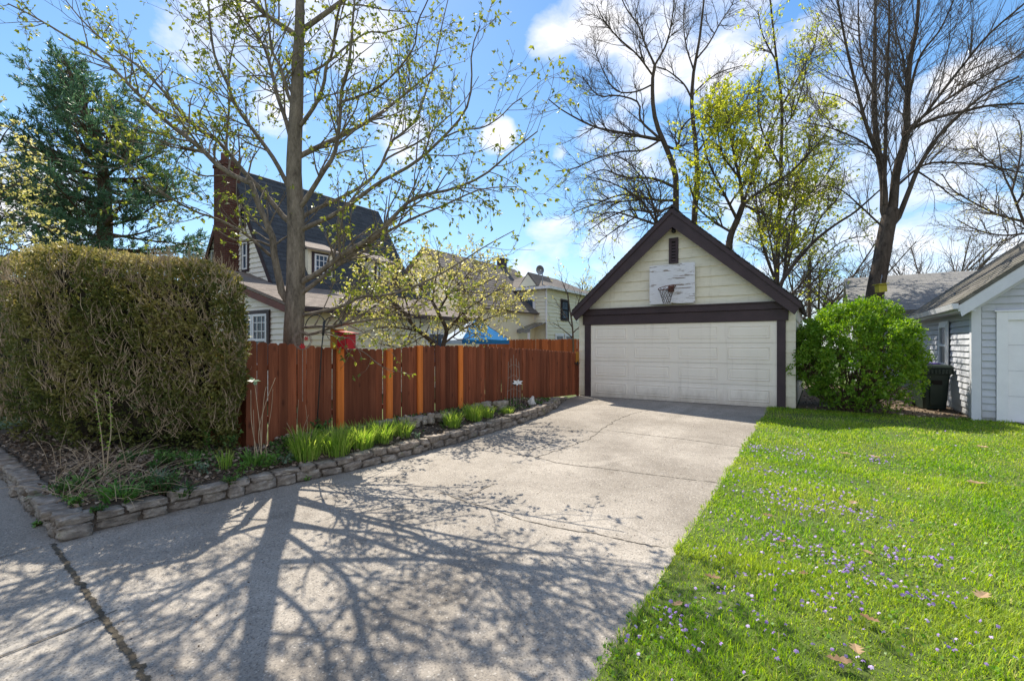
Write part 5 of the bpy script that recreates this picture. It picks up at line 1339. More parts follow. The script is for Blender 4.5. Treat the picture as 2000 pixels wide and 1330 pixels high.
# --- far right tree
HY = 20.0
h_ = set_limbs(HY, ([(2060, 760), (2050, 600), (2030, 500), (1999, 433), (1976, 374), (1958, 334), (1949, 271), (1935, 235)], 15, 0.8, 0), [
    ([(1999, 433), (1950, 420), (1900, 395), (1860, 370), (1840, 340)], 6, 2, 1), ([(2010, 455), (1960, 460), (1910, 450), (1870, 430)], 5, 2, -1), ([(1976, 374), (1990, 320), (1995, 270), (1990, 235)], 5, 2, .5), ([(1958, 334), (1925, 310), (1900, 290), (1880, 300)], 4, 1.8, -1), ([(2030, 500), (2020, 420), (2025, 340), (2020, 270)], 6, 2, .8), ([(1985, 400), (2010, 360), (2030, 320)], 5, 2, -1)])
p = pt(2055, 672, HY)
make_tree('budding_tree', 'tree with fine pale buds at the far right above the gray garage roof', 'tree', h_, (p[0], p[1], 0), ('bark_dark', 'twig'), 141, budlv(1.5), dict(mat='pale_leaf', size=(0.04, 0.08), per=3, src=[2], prob=0.6, spread=0.9, droop=0.1, along=(0.4, 1)), 1, (12, 7, 4, 3))

# --- distant bare trees on the skyline
bgt = [(1600, 30, 500), (1655, 36, 470), (1845, 34, 440), (1905, 40, 465), (1785, 44, 470), (1140, 44, 520), (1560, 42, 440)]
blabels = ['bare tree left of the big trunk with its fork over the gray roof', 'thin bare tree standing far behind the gray roof left of the big trunk', 'low spreading bare tree behind the gray roof right of the big trunk', 'faint distant bare tree beside the gray garage roof', 'distant bare tree just right of the big trunk over the roof', 'small distant tree between the yellow house and the cream garage', 'distant bare tree crown low over the right slope of the cream garage']
for k, (px, Y, ty) in enumerate(bgt):
    r = np.random.default_rng(300 + k)
    b_ = pt(px, 672, Y); b_[2] = 0; H_ = pt(px, ty, Y)[2]
    tr = resample([b_, b_ + [r.normal() * .3, r.normal() * .3, H_ * .25], b_ + [r.normal() * .5, r.normal() * .5, H_ * .5]], 20)
    L = [(tr, np.linspace(0.17, 0.06, 20))]
    for q in range(15):
        a = r.random() * 6.28; f = 0.45 + 0.55 * r.random(); s = tr[int(f * 19)]; d = np.array([math.cos(a), math.sin(a), 0.45 + 0.7 * r.random()])
        l = H_ * (0.25 + .25 * r.random()); L.append((resample([s, s + d * l * .5, s + d * l + [0, 0, l * .15]], 18), np.linspace(0.08, 0.03, 18)))
    make_tree('bare_tree', blabels[k], 'tree', L, b_, ('twig', 'twig'), 400 + k, [dict(per_m=2.4, t0=0.1, lens=(1.0, 2.8), ang=0.75, up=0.15, wander=0.13, n=7, rs=0.5, rmin=0.016, rmax=0.035), dict(per_m=2.6, t0=0.12, lens=(0.5, 1.5), ang=0.7, up=0.1, wander=0.16, n=5, rs=0.6, rmin=0.012, rmax=0.02)],
        None if k not in (5,) else dict(mat='pale_leaf', size=(0.12, 0.2), per=4, src=[2], prob=0.5, spread=.9, along=(.3, 1)), 1, (8, 5, 3, 3))
# thin pole-like trunk by the garage eave
p = pt(1581, 672, 24); mb = MB(); mb.tube([(p[0], p[1], 0), (p[0], p[1], pt(1581, 500, 24)[2])], 0.085, 8); mb.tube([(p[0] - .5, p[1], 5.2), (p[0] + .5, p[1], 5.2)], 0.03, 6)
tag(mb.obj('pole_trunk', MAT['bark_dark'], org=(p[0], p[1], 0)), 'thin dark pole-like trunk behind the right eave of the cream garage', 'pole')

# --- blossoming tree behind the fence
KY = 11.2
k_ = set_limbs(KY, ([(866, 760), (866, 700), (866, 672), (872, 645), (858, 615), (845, 590)], 15, 7, 0), [
    ([(864, 700), (848, 672), (820, 648), (804, 633), (780, 600), (740, 580), (710, 560)], 13, 2, -.8), ([(845, 590), (820, 560), (800, 530), (790, 510)], 5, 1.6, .5), ([(855, 610), (880, 570), (910, 540), (930, 510)], 6, 1.6, .6), ([(870, 650), (905, 610), (950, 580), (985, 560)], 6, 1.6, -.6),
    ([(868, 670), (910, 640), (960, 620), (1000, 610)], 5, 1.6, .5), ([(845, 590), (850, 550), (860, 515)], 5, 1.6, -.7), ([(820, 648), (780, 640), (740, 640), (710, 650)], 5, 1.6, .6), ([(804, 633), (790, 580), (770, 550), (750, 530)], 5, 1.6, -.5), ([(880, 570), (930, 560), (970, 540)], 4, 1.6, -1), ([(866, 680), (830, 690), (780, 680), (740, 670)], 4, 1.6, -.6)])
p = pt(866, 672, KY)
make_tree('crab_apple_tree', 'low twisted tree covered in pale yellow blossom and young leaves behind the fence', 'tree', k_, (p[0], p[1], 0), ('bark_dark', 'bark_brown'), 151,
    [dict(per_m=10.0, t0=0.1, lens=(0.5, 1.3), ang=0.95, up=0.08, wander=0.18, n=7, rs=0.55, rmin=0.005, rmax=0.014), dict(per_m=11.0, t0=0.12, lens=(0.2, 0.6), ang=0.9, up=0.06, wander=0.2, n=5, rs=0.6, rmin=0.004, rmax=0.007)],
    dict(mat='pale_leaf', size=(0.04, 0.075), per=7, src=[1, 2], prob=0.9, spread=1.0, droop=0.1, along=(0.2, 1), aspect=0.7), 1, (10, 7, 4, 3))
i_ = set_limbs(17.5, ([(1122, 760), (1120, 700), (1118, 640), (1112, 600), (1108, 570)], 6, 3, 0), [([(1118, 640), (1100, 610), (1085, 590)], 3, 1.2, .5), ([(1115, 620), (1130, 590), (1138, 560)], 3, 1.2, -.5), ([(1110, 580), (1100, 555), (1095, 540)], 3, 1.2, .3), ([(1119, 660), (1095, 640), (1080, 630)], 3, 1.2, -.4), ([(1119, 650), (1140, 630), (1150, 615)], 3, 1.2, .4)])
p = pt(1122, 672, 17.5)
make_tree('small_tree', 'small pale leafed tree between the yellow house and the left eave of the cream garage', 'tree', i_, (p[0], p[1], 0), ('bark_dark', 'twig'), 161, [dict(per_m=4.0, t0=0.15, lens=(0.4, 0.9), ang=0.8, up=0.1, wander=0.15, n=6, rs=0.6, rmin=0.006, rmax=0.01), dict(per_m=3.5, t0=0.2, lens=(0.2, 0.5), ang=0.8, up=0.05, wander=0.2, n=4, rs=0.6, rmin=0.005, rmax=0.007)], dict(mat='pale_leaf', size=(0.05, 0.10), per=4, src=[2], prob=0.6, spread=0.9, along=(0.4, 1)), 1, (8, 5, 3, 3))
# left edge leafy tree
c_ = set_limbs(11.5, ([(-40, 760), (-30, 600), (-25, 500), (-30, 420), (-35, 330)], 16, 6, 0), [([(-25, 500), (10, 460), (40, 440), (70, 430)], 5, 1.6, -.5), ([(-30, 420), (0, 380), (30, 360), (60, 350)], 5, 1.6, .5), ([(-35, 350), (-10, 300), (10, 260), (30, 240)], 5, 1.6, -.5), ([(-28, 460), (0, 430), (30, 400), (50, 390)], 4, 1.6, 1), ([(-35, 330), (-30, 260), (-20, 220)], 4, 1.6, 0), ([(-25, 520), (10, 500), (50, 480), (80, 470)], 4, 1.6, .3), ([(-30, 420), (-80, 380), (-120, 340)], 5, 1.6, 0)])
p = pt(-35, 672, 11.5)
make_tree('budding_tree', 'yellow green leafy tree at the far left edge beside the pine', 'tree', c_, (p[0], p[1], 0), ('bark_dark', 'twig'), 171, [dict(per_m=5.0, t0=0.1, lens=(0.5, 1.2), ang=0.85, up=0.1, wander=0.15, n=7, rs=0.55, rmin=0.006, rmax=0.015), dict(per_m=5.0, t0=0.12, lens=(0.25, 0.6), ang=0.85, up=0.05, wander=0.18, n=5, rs=0.6, rmin=0.005, rmax=0.008)], dict(mat='pale_leaf', size=(0.05, 0.10), per=8, src=[1, 2], prob=0.95, spread=0.9, droop=.2, along=(0.3, 1)), 1, (10, 6, 4, 3))

# ------------------------------------------------------------------ pine
rng = np.random.default_rng(181)
PY = 17.0; pbz = pt(200, 672, PY)
PN = thing('pine_tree', 'big dark green pine with layered boughs behind the clipped hedge', 'tree', (pbz[0], pbz[1], 0))
tr = resample([(pbz[0], pbz[1], -.1), (pbz[0], pbz[1], 3), pt(205, 400, PY), pt(190, 270, PY), pt(150, 180, PY), pt(125, 110, PY)], 30)
tR = np.linspace(0.40, 0.04, 30)
br = []; brR = []
for k in range(118):
    f = 0.36 + 0.64 * rng.random() ** 0.9
    s = tr[min(29, int(f * 29))]; z = s[2]
    a = rng.random() * 2 * math.pi
    prof = np.interp(z, [3.5, 4.2, 5.5, 7.5, 9.5, 11.3], [2.6, 3.7, 3.4, 2.5, 1.25, 0.3]) * (0.65 + 0.5 * rng.random())
    d = np.array([math.cos(a), math.sin(a), 0.0]); rise = np.interp(z, [3.5, 6, 9, 11], [-0.02, 0.12, 0.4, 0.8])
    br.append(resample([s, s + d * prof * .5 + [0, 0, prof * rise * .35], s + d * prof + [0, 0, prof * (rise + 0.10)]], 12)); brR.append(np.linspace(0.03 + 0.012 * prof, 0.008, 12))
# two leaning leaders
for q in ([(190, 330), (130, 240), (85, 180), (48, 120)], [(195, 300), (160, 200), (135, 140), (118, 100)], [(200, 380), (120, 330), (60, 320), (20, 330)], [(205, 420), (290, 380), (340, 370), (385, 360)], [(200, 455), (290, 470), (350, 475), (385, 480)], [(200, 440), (110, 430), (60, 420)]):
    Pq, Rq = limb(q, PY, rng.normal() * .5, 0.06, 0.012, 12); br.append(Pq); brR.append(Rq)
br = np.array(br); brR = np.array(brR)
V, Q = join([tubes(tr[None], tR[None], 12)]); np_obj('trunk', V, Q, MAT['bark_brown'], PN, smooth=True)
c1, r1 = spawn(rng, br, brR, per_m=7.5, t0=0.2, lens=(0.4, 1.1), ang=0.75, up=0.06, wander=0.08, n=6, rs=0.5, rmin=0.006, rmax=0.02)
c2, r2 = spawn(rng, c1, r1, per_m=5.0, t0=0.2, lens=(0.15, 0.4), ang=0.7, up=0.10, wander=0.1, n=4, rs=0.5, rmin=0.005, rmax=0.01)
V, Q = join([tubes(br, brR, 5), tubes(c1, r1, 3), tubes(c2, r2, 3)]); np_obj('branches', V, Q, MAT['bark_brown'], PN, smooth=True)
Cs = []; Ds = []
for (C, per) in ((c2, 13), (c1[:, 2:], 9)):
    m = C.shape[1]
    for _ in range(per):
        ff = rng.random(len(C)) ** 0.7 * (m - 1); k = np.minimum(ff.astype(int), m - 2); w = (ff - k)[:, None]; ar = np.arange(len(C))
        p_ = C[ar, k] * (1 - w) + C[ar, k + 1] * w; T = unit(C[ar, k + 1] - C[ar, k])
        Cs.append(p_); Ds.append(unit(T * 0.9 + rng.normal(size=p_.shape) * 0.55 + np.array([0, 0, .12])))
C = np.concatenate(Cs); Dd = np.concatenate(Ds)
V, Q = leaf_quads(rng, C, Dd, rng.uniform(0.09, 0.19, len(C)), 0.22, 0.1)
foliage('crown', V, Q, MAT['pine_leaf'], PN, rng)
print('pine needles', len(C))

# ------------------------------------------------------------------ clipped hedge
rng = np.random.default_rng(191)
def htop(x, y): return np.interp(x, [-10, -6.5, -5.0, -3.9, -3.26, -2.85], [3.02, 2.97, 2.87, 2.71, 2.53, 2.2]) + 0.04 * np.sin(x * 2.1 + y) 
def hright(y, z): return np.interp(y, [-11.9, -11.4, -10.9, -10.3, -9.9], [-6.2, -5.25, -4.23, -3.16, -2.97]) - 0.25 * np.clip((0.9 - z) / 0.8, 0, 1) ** 1.4 + 0.05 * np.sin(y * 4 + z * 2.2) + 0.04 * np.sin(z * 5 + y * 3)
def hfront(x, z): return -11.66 + 0.05 * np.sin(x * 3 + z * 2) + 0.3 * np.clip((0.8 - z) / 0.8, 0, 1)
def hdepth(P, r=0.32):
    x, y, z = P[:, 0], P[:, 1], P[:, 2]
    d = np.stack([htop(x, y) - z, (hright(y, z) - x) * np.where(y < -10.3, 0.46, 0.7), y - hfront(x, z), -9.95 - y], 1)
    e = np.clip(r - d, 0, None)
    return np.where(d.min(1) > r, d.min(1), r - np.linalg.norm(e, axis=1))
HG = thing('hedge', 'tall clipped olive brown yew hedge beside the sidewalk at the left', 'hedge', (-4.5, -10.9, 0))
acc = []; need = 21000; got = 0
while got < need:
    P = rng.random((400000, 3)) * [7.5, 2.2, 3.1] + [-10, -12, 0.1]
    d = hdepth(P)
    m0 = (d > 0) & (d < 0.6); P = P[m0]; d = d[m0]
    w = np.exp(-d / 0.10)
    lump = 0.42 + 0.58 * np.sin(P[:, 0] * 4.1 + P[:, 2] * 3 + 2 * np.sin(P[:, 1] * 5)) * np.sin(P[:, 1] * 4.7 + P[:, 2] * 4.3)
    far = np.where(P[:, 0] < -6, 0.4, 1.0)
    low = np.where(htop(P[:, 0], P[:, 1]) - P[:, 2] < 0.15, 1.7, 1.0) * np.clip((P[:, 2] - 0.05) / 0.5, 0.3, 1)
    P = P[rng.random(len(P)) < w * np.clip(0.25 + 0.75 * lump, 0.12, 1) * far * low]
    acc.append(P); got += len(P)
C0 = np.concatenate(acc)[:need]
LPS = 7
C = np.repeat(C0, LPS, 0)
eps = 0.02
g_r = np.stack([(hdepth(C + np.eye(3)[i] * eps) - hdepth(C - np.eye(3)[i] * eps)) for i in range(3)], 1)
Nrm = unit(-g_r + 1e-6)
sdir = np.repeat(unit(Nrm[::LPS] * 0.8 + np.array([0, 0, 0.55]) + rng.normal(size=C0.shape) * 0.45), LPS, 0)
C = C + sdir * rng.uniform(-0.03, 0.055, (len(C), 1))
Dd = unit(sdir * 0.9 + rng.normal(size=C.shape) * 0.5)
V, Q = leaf_quads(rng, C, Dd, rng.uniform(0.026, 0.06, len(C)), 0.42, 0.3)
tone = np.clip(np.repeat(rng.normal(0.42, 0.2, need), LPS) + rng.normal(0, 0.07, len(C)) + 0.22 * np.sin(C[:, 0] * 2.2 + C[:, 2] * 1.7 + C[:, 1] * 2.9) - 0.25 * (C[:, 2] < 0.9) + 0.35 * (htop(C[:, 0], C[:, 1]) - C[:, 2] < 0.1), 0, 1)  # sunlit top rim painted into the leaf tone; leaves darker toward the foot
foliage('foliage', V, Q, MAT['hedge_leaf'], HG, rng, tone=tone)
# stems: from inside outward to the clipped surface
P = rng.random((60000, 3)) * [5.5, 2.2, 2.4] + [-8, -12, 0.35]
d = hdepth(P); P = P[(d > 0.015) & (d < 0.11)][:1050]
g_r = np.stack([(hdepth(P + np.eye(3)[i] * eps) - hdepth(P - np.eye(3)[i] * eps)) for i in range(3)], 1); Nr0 = unit(-g_r + 1e-6)
K_ = 5
side = unit(np.cross(Nr0, [0, 0, 1.0]) + 1e-6)
P = np.repeat(P, K_, 0) + rng.normal(size=(len(P) * K_, 3)) * 0.035; Nr = np.repeat(Nr0, K_, 0); Sd = np.repeat(side, K_, 0)
S = np.zeros((len(P), 7, 3)); S[:, 0] = P
lean_ = np.repeat(rng.normal(size=(len(P) // K_, 1)) * 0.6, K_, 0)
D0 = unit(Nr * 0.25 + np.array([0, 0, 0.85]) + Sd * (lean_ + rng.normal(size=(len(P), 1)) * 0.75))
ln_ = rng.uniform(0.02, 0.062, (len(P), 1))
for k in range(1, 7):
    nx = S[:, k-1] + D0 * ln_
    dd = hdepth(nx); nx = np.where((dd < 0.01)[:, None], nx - Nr * 0.012, nx); S[:, k] = nx
    D0 = unit(D0 + rng.normal(size=D0.shape) * 0.13 + [0, 0, 0.14])
RR = rng.uniform(0.0025, 0.0065, (len(P), 1)) * np.linspace(1, 0.4, 7)[None]
V, Q = tubes(S, RR, 4); np_obj('stems', V, [Q], MAT['twig_pale'], HG)
# solid core added to stop see-through; its dark colour gives the gaps deep shade
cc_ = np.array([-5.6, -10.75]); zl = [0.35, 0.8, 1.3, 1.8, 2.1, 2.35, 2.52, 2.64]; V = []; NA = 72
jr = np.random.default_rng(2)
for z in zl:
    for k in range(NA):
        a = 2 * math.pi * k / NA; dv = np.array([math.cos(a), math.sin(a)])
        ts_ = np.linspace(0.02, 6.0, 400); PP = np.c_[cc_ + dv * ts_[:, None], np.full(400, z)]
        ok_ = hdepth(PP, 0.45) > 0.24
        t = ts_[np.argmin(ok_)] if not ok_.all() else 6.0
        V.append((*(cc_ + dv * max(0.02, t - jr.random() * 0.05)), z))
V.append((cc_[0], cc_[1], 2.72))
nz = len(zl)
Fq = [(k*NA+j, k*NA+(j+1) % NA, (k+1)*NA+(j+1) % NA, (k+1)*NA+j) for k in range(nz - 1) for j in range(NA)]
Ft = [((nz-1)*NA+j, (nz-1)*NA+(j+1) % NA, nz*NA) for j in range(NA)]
np_obj('shade_core', np.array(V), [np.array(Fq), np.array(Ft)], MAT['hedge_core'], HG)

# ------------------------------------------------------------------ round bush
rng = np.random.default_rng(201)
BC = np.array([3.98, 0.36, 1.27]); BR = np.array([1.26, 1.08, 1.20])
BU = thing('round_bush', 'big round bright green bush between the cream garage and the gray garage', 'bush', (BC[0], BC[1], 0))
def bumpy(u): return np.array([1 + 0.30 * mnoise.noise(Vector((q[0] * 1.9 + 3, q[1] * 1.9, q[2] * 1.9))) + 0.19 * mnoise.noise(Vector((q[0] * 4.3, q[1] * 4.3 + 7, q[2] * 4.3))) for q in u])
u = unit(rng.normal(size=(11000, 3))); r = 1 - rng.exponential(0.09, len(u)); ok = r > 0.3; u, r = u[ok], r[ok]
bu_ = bumpy(u)
P = BC + u * (r * bu_)[:, None] * BR * 1.03
kw = np.array([mnoise.noise(Vector(q * 3.6)) for q in P]) * 1.3 + 0.62
kw *= np.interp(P[:, 2], [0, 0.5, 1.0, 1.6], [0.3, 0.38, 0.7, 1.0])
ok = (rng.random(len(P)) < kw) & (P[:, 2] > 0.12); P, u = P[ok], u[ok]
out_ = unit(u * 0.9 + rng.normal(size=u.shape) * 0.5 + [0, 0, 0.25])
# stray shoots
sh = rng.random(len(P)) < 0.06
P = P + out_ * np.where(sh, rng.uniform(0.04, 0.18, len(P)), 0)[:, None]
LPB = 9
C = np.repeat(P, LPB, 0); o_ = np.repeat(out_, LPB, 0); C = C + o_ * rng.uniform(-0.07, 0.08, (len(C), 1)) + rng.normal(size=C.shape) * 0.012
Dd = unit(o_ * 0.6 + rng.normal(size=C.shape) * 0.75 + [0, 0, -0.1])
V, Q = leaf_quads(rng, C, Dd, rng.uniform(0.04, 0.085, len(C)), 0.5, 0.3)
tone = np.clip(np.repeat(rng.normal(0.42, 0.2, len(P)), LPB) + rng.normal(0, 0.12, len(C)), 0, 1)
foliage('foliage', V, Q, MAT['bush_leaf'], BU, rng, tone=tone)
print('bush', len(C))
st = []
for k in range(70):
    a = rng.random() * 6.28; q = np.array([BC[0] + 0.25 * math.cos(a), BC[1] + 0.25 * math.sin(a), 0.0]); u = unit(rng.normal(size=3) * [1, 1, .7] + [0, 0, 0.35])
    e = BC + u * BR * 0.93
    st.append(resample([q, q * .4 + e * .6 + [0, 0, -.25] + rng.normal(size=3) * .08, e], 12))
st = np.array(st); stR = np.repeat(np.linspace(0.018, 0.005, 12)[None], len(st), 0)
c1, r1 = spawn(rng, st, stR, per_m=5, t0=0.4, lens=(0.3, 0.7), ang=0.7, up=0.03, wander=0.1, n=5, rs=0.6, rmin=0.004, rmax=0.008)
V, Q = join([tubes(st, stR, 5), tubes(c1, r1, 3)]); np_obj('stems', V, Q, MAT['bark_brown'], BU, smooth=True)
# ------------------------------------------------------------------ bed plants
def blades(rng, c, n, h, spread, w=0.009, bend=0.5, zf=None):
    """arching strap leaves: returns V, quads, per-blade count of verts (8)"""
    a = rng.random(n) * 2 * np.pi; r = spread * np.sqrt(rng.random(n))
    B = np.array(c)[None] + np.stack([r * np.cos(a), r * np.sin(a), np.zeros(n)], 1)
    if zf is not None: B[:, 2] = zf(B[:, 0], B[:, 1]) - 0.01
    out = np.stack([np.cos(a), np.sin(a), np.zeros(n)], 1); out = unit(out * (0.3 + r / spread)[:, None] + rng.normal(size=(n, 3)) * [.5, .5, 0])
    H = h * (0.55 + 0.55 * rng.random(n)); bd = bend * (0.3 + rng.random(n))
    sd = unit(np.stack([-out[:, 1], out[:, 0], np.zeros(n)], 1)); tw = rng.normal(size=n) * 0.6
    sd = unit(sd * np.cos(tw)[:, None] + out * np.sin(tw)[:, None])
    V = []
    for f, ww in ((0, 0.8), (0.4, 1.0), (0.75, 0.8), (1.0, 0.12)):
        p = B + out * (H * bd * f ** 1.8)[:, None] + np.array([0, 0, 1.]) * (H * (f - 0.25 * bd * f ** 2.6))[:, None]
        V += [p + sd * (w * ww / 2), p - sd * (w * ww / 2)]
    V = np.stack(V, 1).reshape(-1, 3)
    q = np.array([[0, 1, 3, 2], [2, 3, 5, 4], [4, 5, 7, 6]])
    Q = (q[None] + (np.arange(n) * 8)[:, None, None]).reshape(-1, 4)
    return V, Q
def clump(name, label, cat, px, py, n, h, spread, mat, seed, w=0.009, bend=0.5, group=None):
    rng = np.random.default_rng(seed); c = onbed(px, py)
    V, Q = blades(rng, c, n, h, spread, w, bend, zbed)
    return tag(foliage(name, V, Q, MAT[mat], None, rng, 8, org=c), label, cat, group)
lil = [(598, 886, 330, 0.37, 0.20, 'large bright green lily clump nearest the bare dead stalks by the fence'), (655, 880, 330, 0.37, 0.20, 'bright green lily clump below the orange post with the red birdhouse'),
       (705, 869, 308, 0.35, 0.18, 'bright green lily clump right of the one below the red birdhouse'), (745, 857, 242, 0.33, 0.17, 'green lily clump below the second orange post from the birdhouse'), (785, 848, 176, 0.29, 0.15, 'small green lily clump at the right end of the long row beside the stone border'),
       (882, 830, 198, 0.30, 0.15, 'dark green lily clump in front of the stone border by the fourth orange post'), (925, 818, 264, 0.32, 0.16, 'bright green lily clump in front of the rough rock heap'), (950, 812, 154, 0.27, 0.14, 'small green lily clump between the rock heap and the trellis'), (990, 806, 110, 0.17, 0.14, 'low green tuft at the foot of the wire trellis')]
for k, (px, py, n, h, s, lab) in enumerate(lil):
    n = int(n * 1.3)
    clump('lily_clump', lab, 'lily plant', px, py, n, h, s, 'lily_leaf', 500 + k, 0.0085, 0.5, 'lily clumps along the fence')
clump('grass_tuft', 'upright yellow green grass tuft in the middle of the bed left of the dead stalks', 'grass tuft', 440, 912, 60, .22, .07, 'lily_leaf', 520, 0.008, 0.25)
clump('grass_tuft', 'fine pale arching grass tuft near the wall left of the upright yellow one', 'grass tuft', 312, 945, 90, .20, .09, 'gray_leaf', 521, 0.005, 0.8)
clump('grass_tuft', 'thin dark grass tuft in front of the hedge right end', 'grass tuft', 375, 905, 50, .2, .08, 'fresh_leaf', 522, 0.007, 0.5)
clump('strap_leaf_plant', 'low dark green rosette with strap leaves beside the retaining wall', 'plant', 235, 972, 70, .20, .13, 'fresh_leaf', 523, 0.022, 1.3)
clump('strap_leaf_plant', 'low leafy rosette by the base of the dead stalks', 'plant', 495, 905, 60, .20, .12, 'fresh_leaf', 524, 0.022, 0.9)
clump('strap_leaf_plant', 'small green leaf rosette between the grass tuft and the wall', 'plant', 355, 962, 40, .13, .09, 'dark_leaf', 525, 0.02, 1.2)

def leafy(name, label, cat, px, py, h, r, nst, nleaf, size, mat, seed, stem='bark_brown', base=None, up=1.0):
    rng = np.random.default_rng(seed); c = onbed(px, py) if base is None else np.array(base)
    root = thing(name, label, cat, c); P = []
    for k in range(nst):
        a = rng.random() * 6.28; d = np.array([math.cos(a), math.sin(a), 0]) * r * (0.3 + 0.7 * rng.random())
        P.append(resample([c + d * .15 - [0, 0, .03], c + d * .55 + [0, 0, h * .55 * up], c + d + [0, 0, h * (0.6 + 0.4 * rng.random())]], 8))
    P = np.array(P); R = np.repeat(np.linspace(.005, .002, 8)[None], nst, 0)
    V, Q = tubes(P, R, 4); np_obj('stems', V, [Q], MAT[stem], root)
    i = rng.integers(0, nst, nleaf); t = 0.25 + 0.75 * rng.random(nleaf); f = t * 7; k = np.minimum(f.astype(int), 6); w = (f - k)[:, None]
    C = P[i, k] * (1 - w) + P[i, k + 1] * w
    D_ = unit(rng.normal(size=(nleaf, 3)) * [1, 1, .6] + [0, 0, .35])
    V, Q = leaf_quads(rng, C, D_, rng.uniform(size * .6, size * 1.3, nleaf), 0.6, .3)
    foliage('leaves', V, Q, MAT[mat], root, rng)
    return root
leafy('sapling', 'young leafy sapling in front of the hedge right end', 'sapling', 408, 885, .42, .13, 4, 60, .06, 'fresh_leaf', 530)
leafy('dark_shrub', 'dark green bushy plant against the fence left of the first orange post', 'shrub', 622, 862, .36, .16, 12, 170, .055, 'dark_leaf', 531)
wbx = onground(318, 1005); leafy('sedum_plant', 'bushy green plant spilling over the retaining wall onto the driveway', 'plant', 0, 0, .26, .24, 40, 700, .035, 'dark_leaf', 532, base=(wbx[0] - 0.16, wbx[1] + 0.05, wbx[2] + 0.16))
leafy('seedling', 'leafy weed with pale leaves right of the upright yellow grass tuft', 'weed', 470, 925, .16, .10, 8, 60, .05, 'fresh_leaf', 533)
leafy('seedling', 'gray green seedling at the edge of the stone border', 'weed', 815, 858, .15, .08, 7, 50, .035, 'gray_leaf', 534)
leafy('seedling', 'green weed low behind the corner of the retaining wall', 'weed', 150, 985, .10, .14, 14, 130, .04, 'fresh_leaf', 535)
leafy('seedling', 'spreading weed behind the wall top left of the strap leaf rosette', 'weed', 190, 1000, .07, .13, 12, 90, .035, 'dark_leaf', 536)
leafy('seedling', 'dark weed along the fence bottom behind the dead stalks', 'weed', 470, 868, .2, .2, 14, 160, .05, 'dark_leaf', 537)
leafy('seedling', 'weed with violet tinged leaves in the middle of the bed', 'weed', 400, 925, .14, .12, 10, 90, .045, 'gray_leaf', 538)
leafy('seedling', 'weed in the bed behind the bushy plant that spills over the wall', 'weed', 300, 920, .12, .14, 10, 100, .045, 'dark_leaf', 539)
leafy('seedling', 'weed in the shade at the left foot of the hedge', 'weed', 250, 905, .14, .16, 12, 120, .05, 'dark_leaf', 540)
leafy('seedling', 'weed beside the fence between the dead stalks and the dark bushy plant', 'weed', 560, 872, .16, .14, 12, 110, .045, 'dark_leaf', 541)
leafy('seedling', 'pale leafy weed beside the rosette at the base of the dead stalks', 'weed', 520, 912, .18, .16, 16, 190, .05, 'fresh_leaf', 545)
leafy('seedling', 'sprawling weed in the middle of the bed behind the fine grass tuft', 'weed', 330, 905, .16, .2, 18, 190, .05, 'weed_leaf', 546)
leafy('seedling', 'broad low weed at the front edge of the bed near the wall corner', 'weed', 130, 960, .12, .18, 18, 190, .045, 'weed_leaf', 547)
leafy('seedling', 'low weed on the wall edge right of the upright yellow grass tuft', 'weed', 450, 945, .10, .14, 14, 140, .04, 'weed_leaf', 548)
leafy('seedling', 'tall weed between sapling and dead stalks by the fence', 'weed', 450, 880, .26, .15, 14, 150, .05, 'weed_leaf', 549)
leafy('seedling', 'small pale weed left of the large lily clump', 'weed', 560, 905, .12, .12, 12, 110, .04, 'gray_leaf', 550)
g_ = onground(597, 938); leafy('wall_weed', 'small green weed at the foot of the retaining wall on the driveway', 'weed', 0, 0, .05, .09, 9, 50, .05, 'fresh_leaf', 542, base=g_)
g_ = onground(72, 1026); leafy('wall_weed', 'small green weed at the foot of the wall on the shaded sidewalk', 'weed', 0, 0, .05, .07, 7, 30, .05, 'fresh_leaf', 543, base=g_)
g_ = onground(745, 888); leafy('moss_tuft', 'flat green moss tuft growing in a wall joint', 'moss', 0, 0, .12, .10, 20, 160, .022, 'fresh_leaf', 544, base=(g_[0] - .06, g_[1], g_[2] + .05))

def canes(name, label, cat, specs, mat, seed, base, extra=None):
    root = thing(name, label, cat, base); mb = MB()
    for pts_, r in specs: mb.tube(resample(pts_, 14), np.linspace(r, r * .5, 14), 5)
    mb.obj('canes', MAT[mat], root, smooth=True)
    return root
def bedpts(base_px, pxs):
    b = onbed(*base_px); Y = float(np.dot(b[:2] - CAM[:2], [-SA, CA]))
    return b, [b - [0, 0, .03]] + [pt(x, y, Y) for x, y in pxs]
b1, s1 = bedpts((205, 925), [(198, 850), (190, 800), (186, 766)]); b2, s2_ = bedpts((208, 925), [(212, 880), (217, 840), (214, 768)])
RC = canes('rose_canes', 'two thin upright green rose canes with tiny leaves in front of the hedge', 'rose', [(s1, .008), (s2_, .008)], 'lily_stem' if 'lily_stem' in MAT else 'twig_pale', 1, b1)
rng = np.random.default_rng(551); Pc = np.array([resample(s1, 20), resample(s2_, 20)])
i = rng.integers(0, 2, 110); k = rng.integers(6, 20, 110); V, Q = leaf_quads(rng, Pc[i, k], unit(rng.normal(size=(110, 3)) + [0, 0, .6]), rng.uniform(.02, .045, 110), .6)
foliage('leaves', V, Q, MAT['lily_leaf'], RC, rng)
sp = []
for bx, tips, r in (((512, 902), [(508, 840), (500, 770), (497, 742)], .007), ((508, 905), [(492, 830), (490, 762)], .006), ((515, 905), [(505, 850), (518, 790), (538, 738)], .006), ((510, 905), [(512, 830), (516, 775), (520, 755)], .006), ((522, 905), [(520, 860), (530, 800), (533, 760)], .004), ((500, 905), [(497, 870), (495, 800)], .005)):
    bb, s_ = bedpts(bx, tips); sp.append((s_, r))
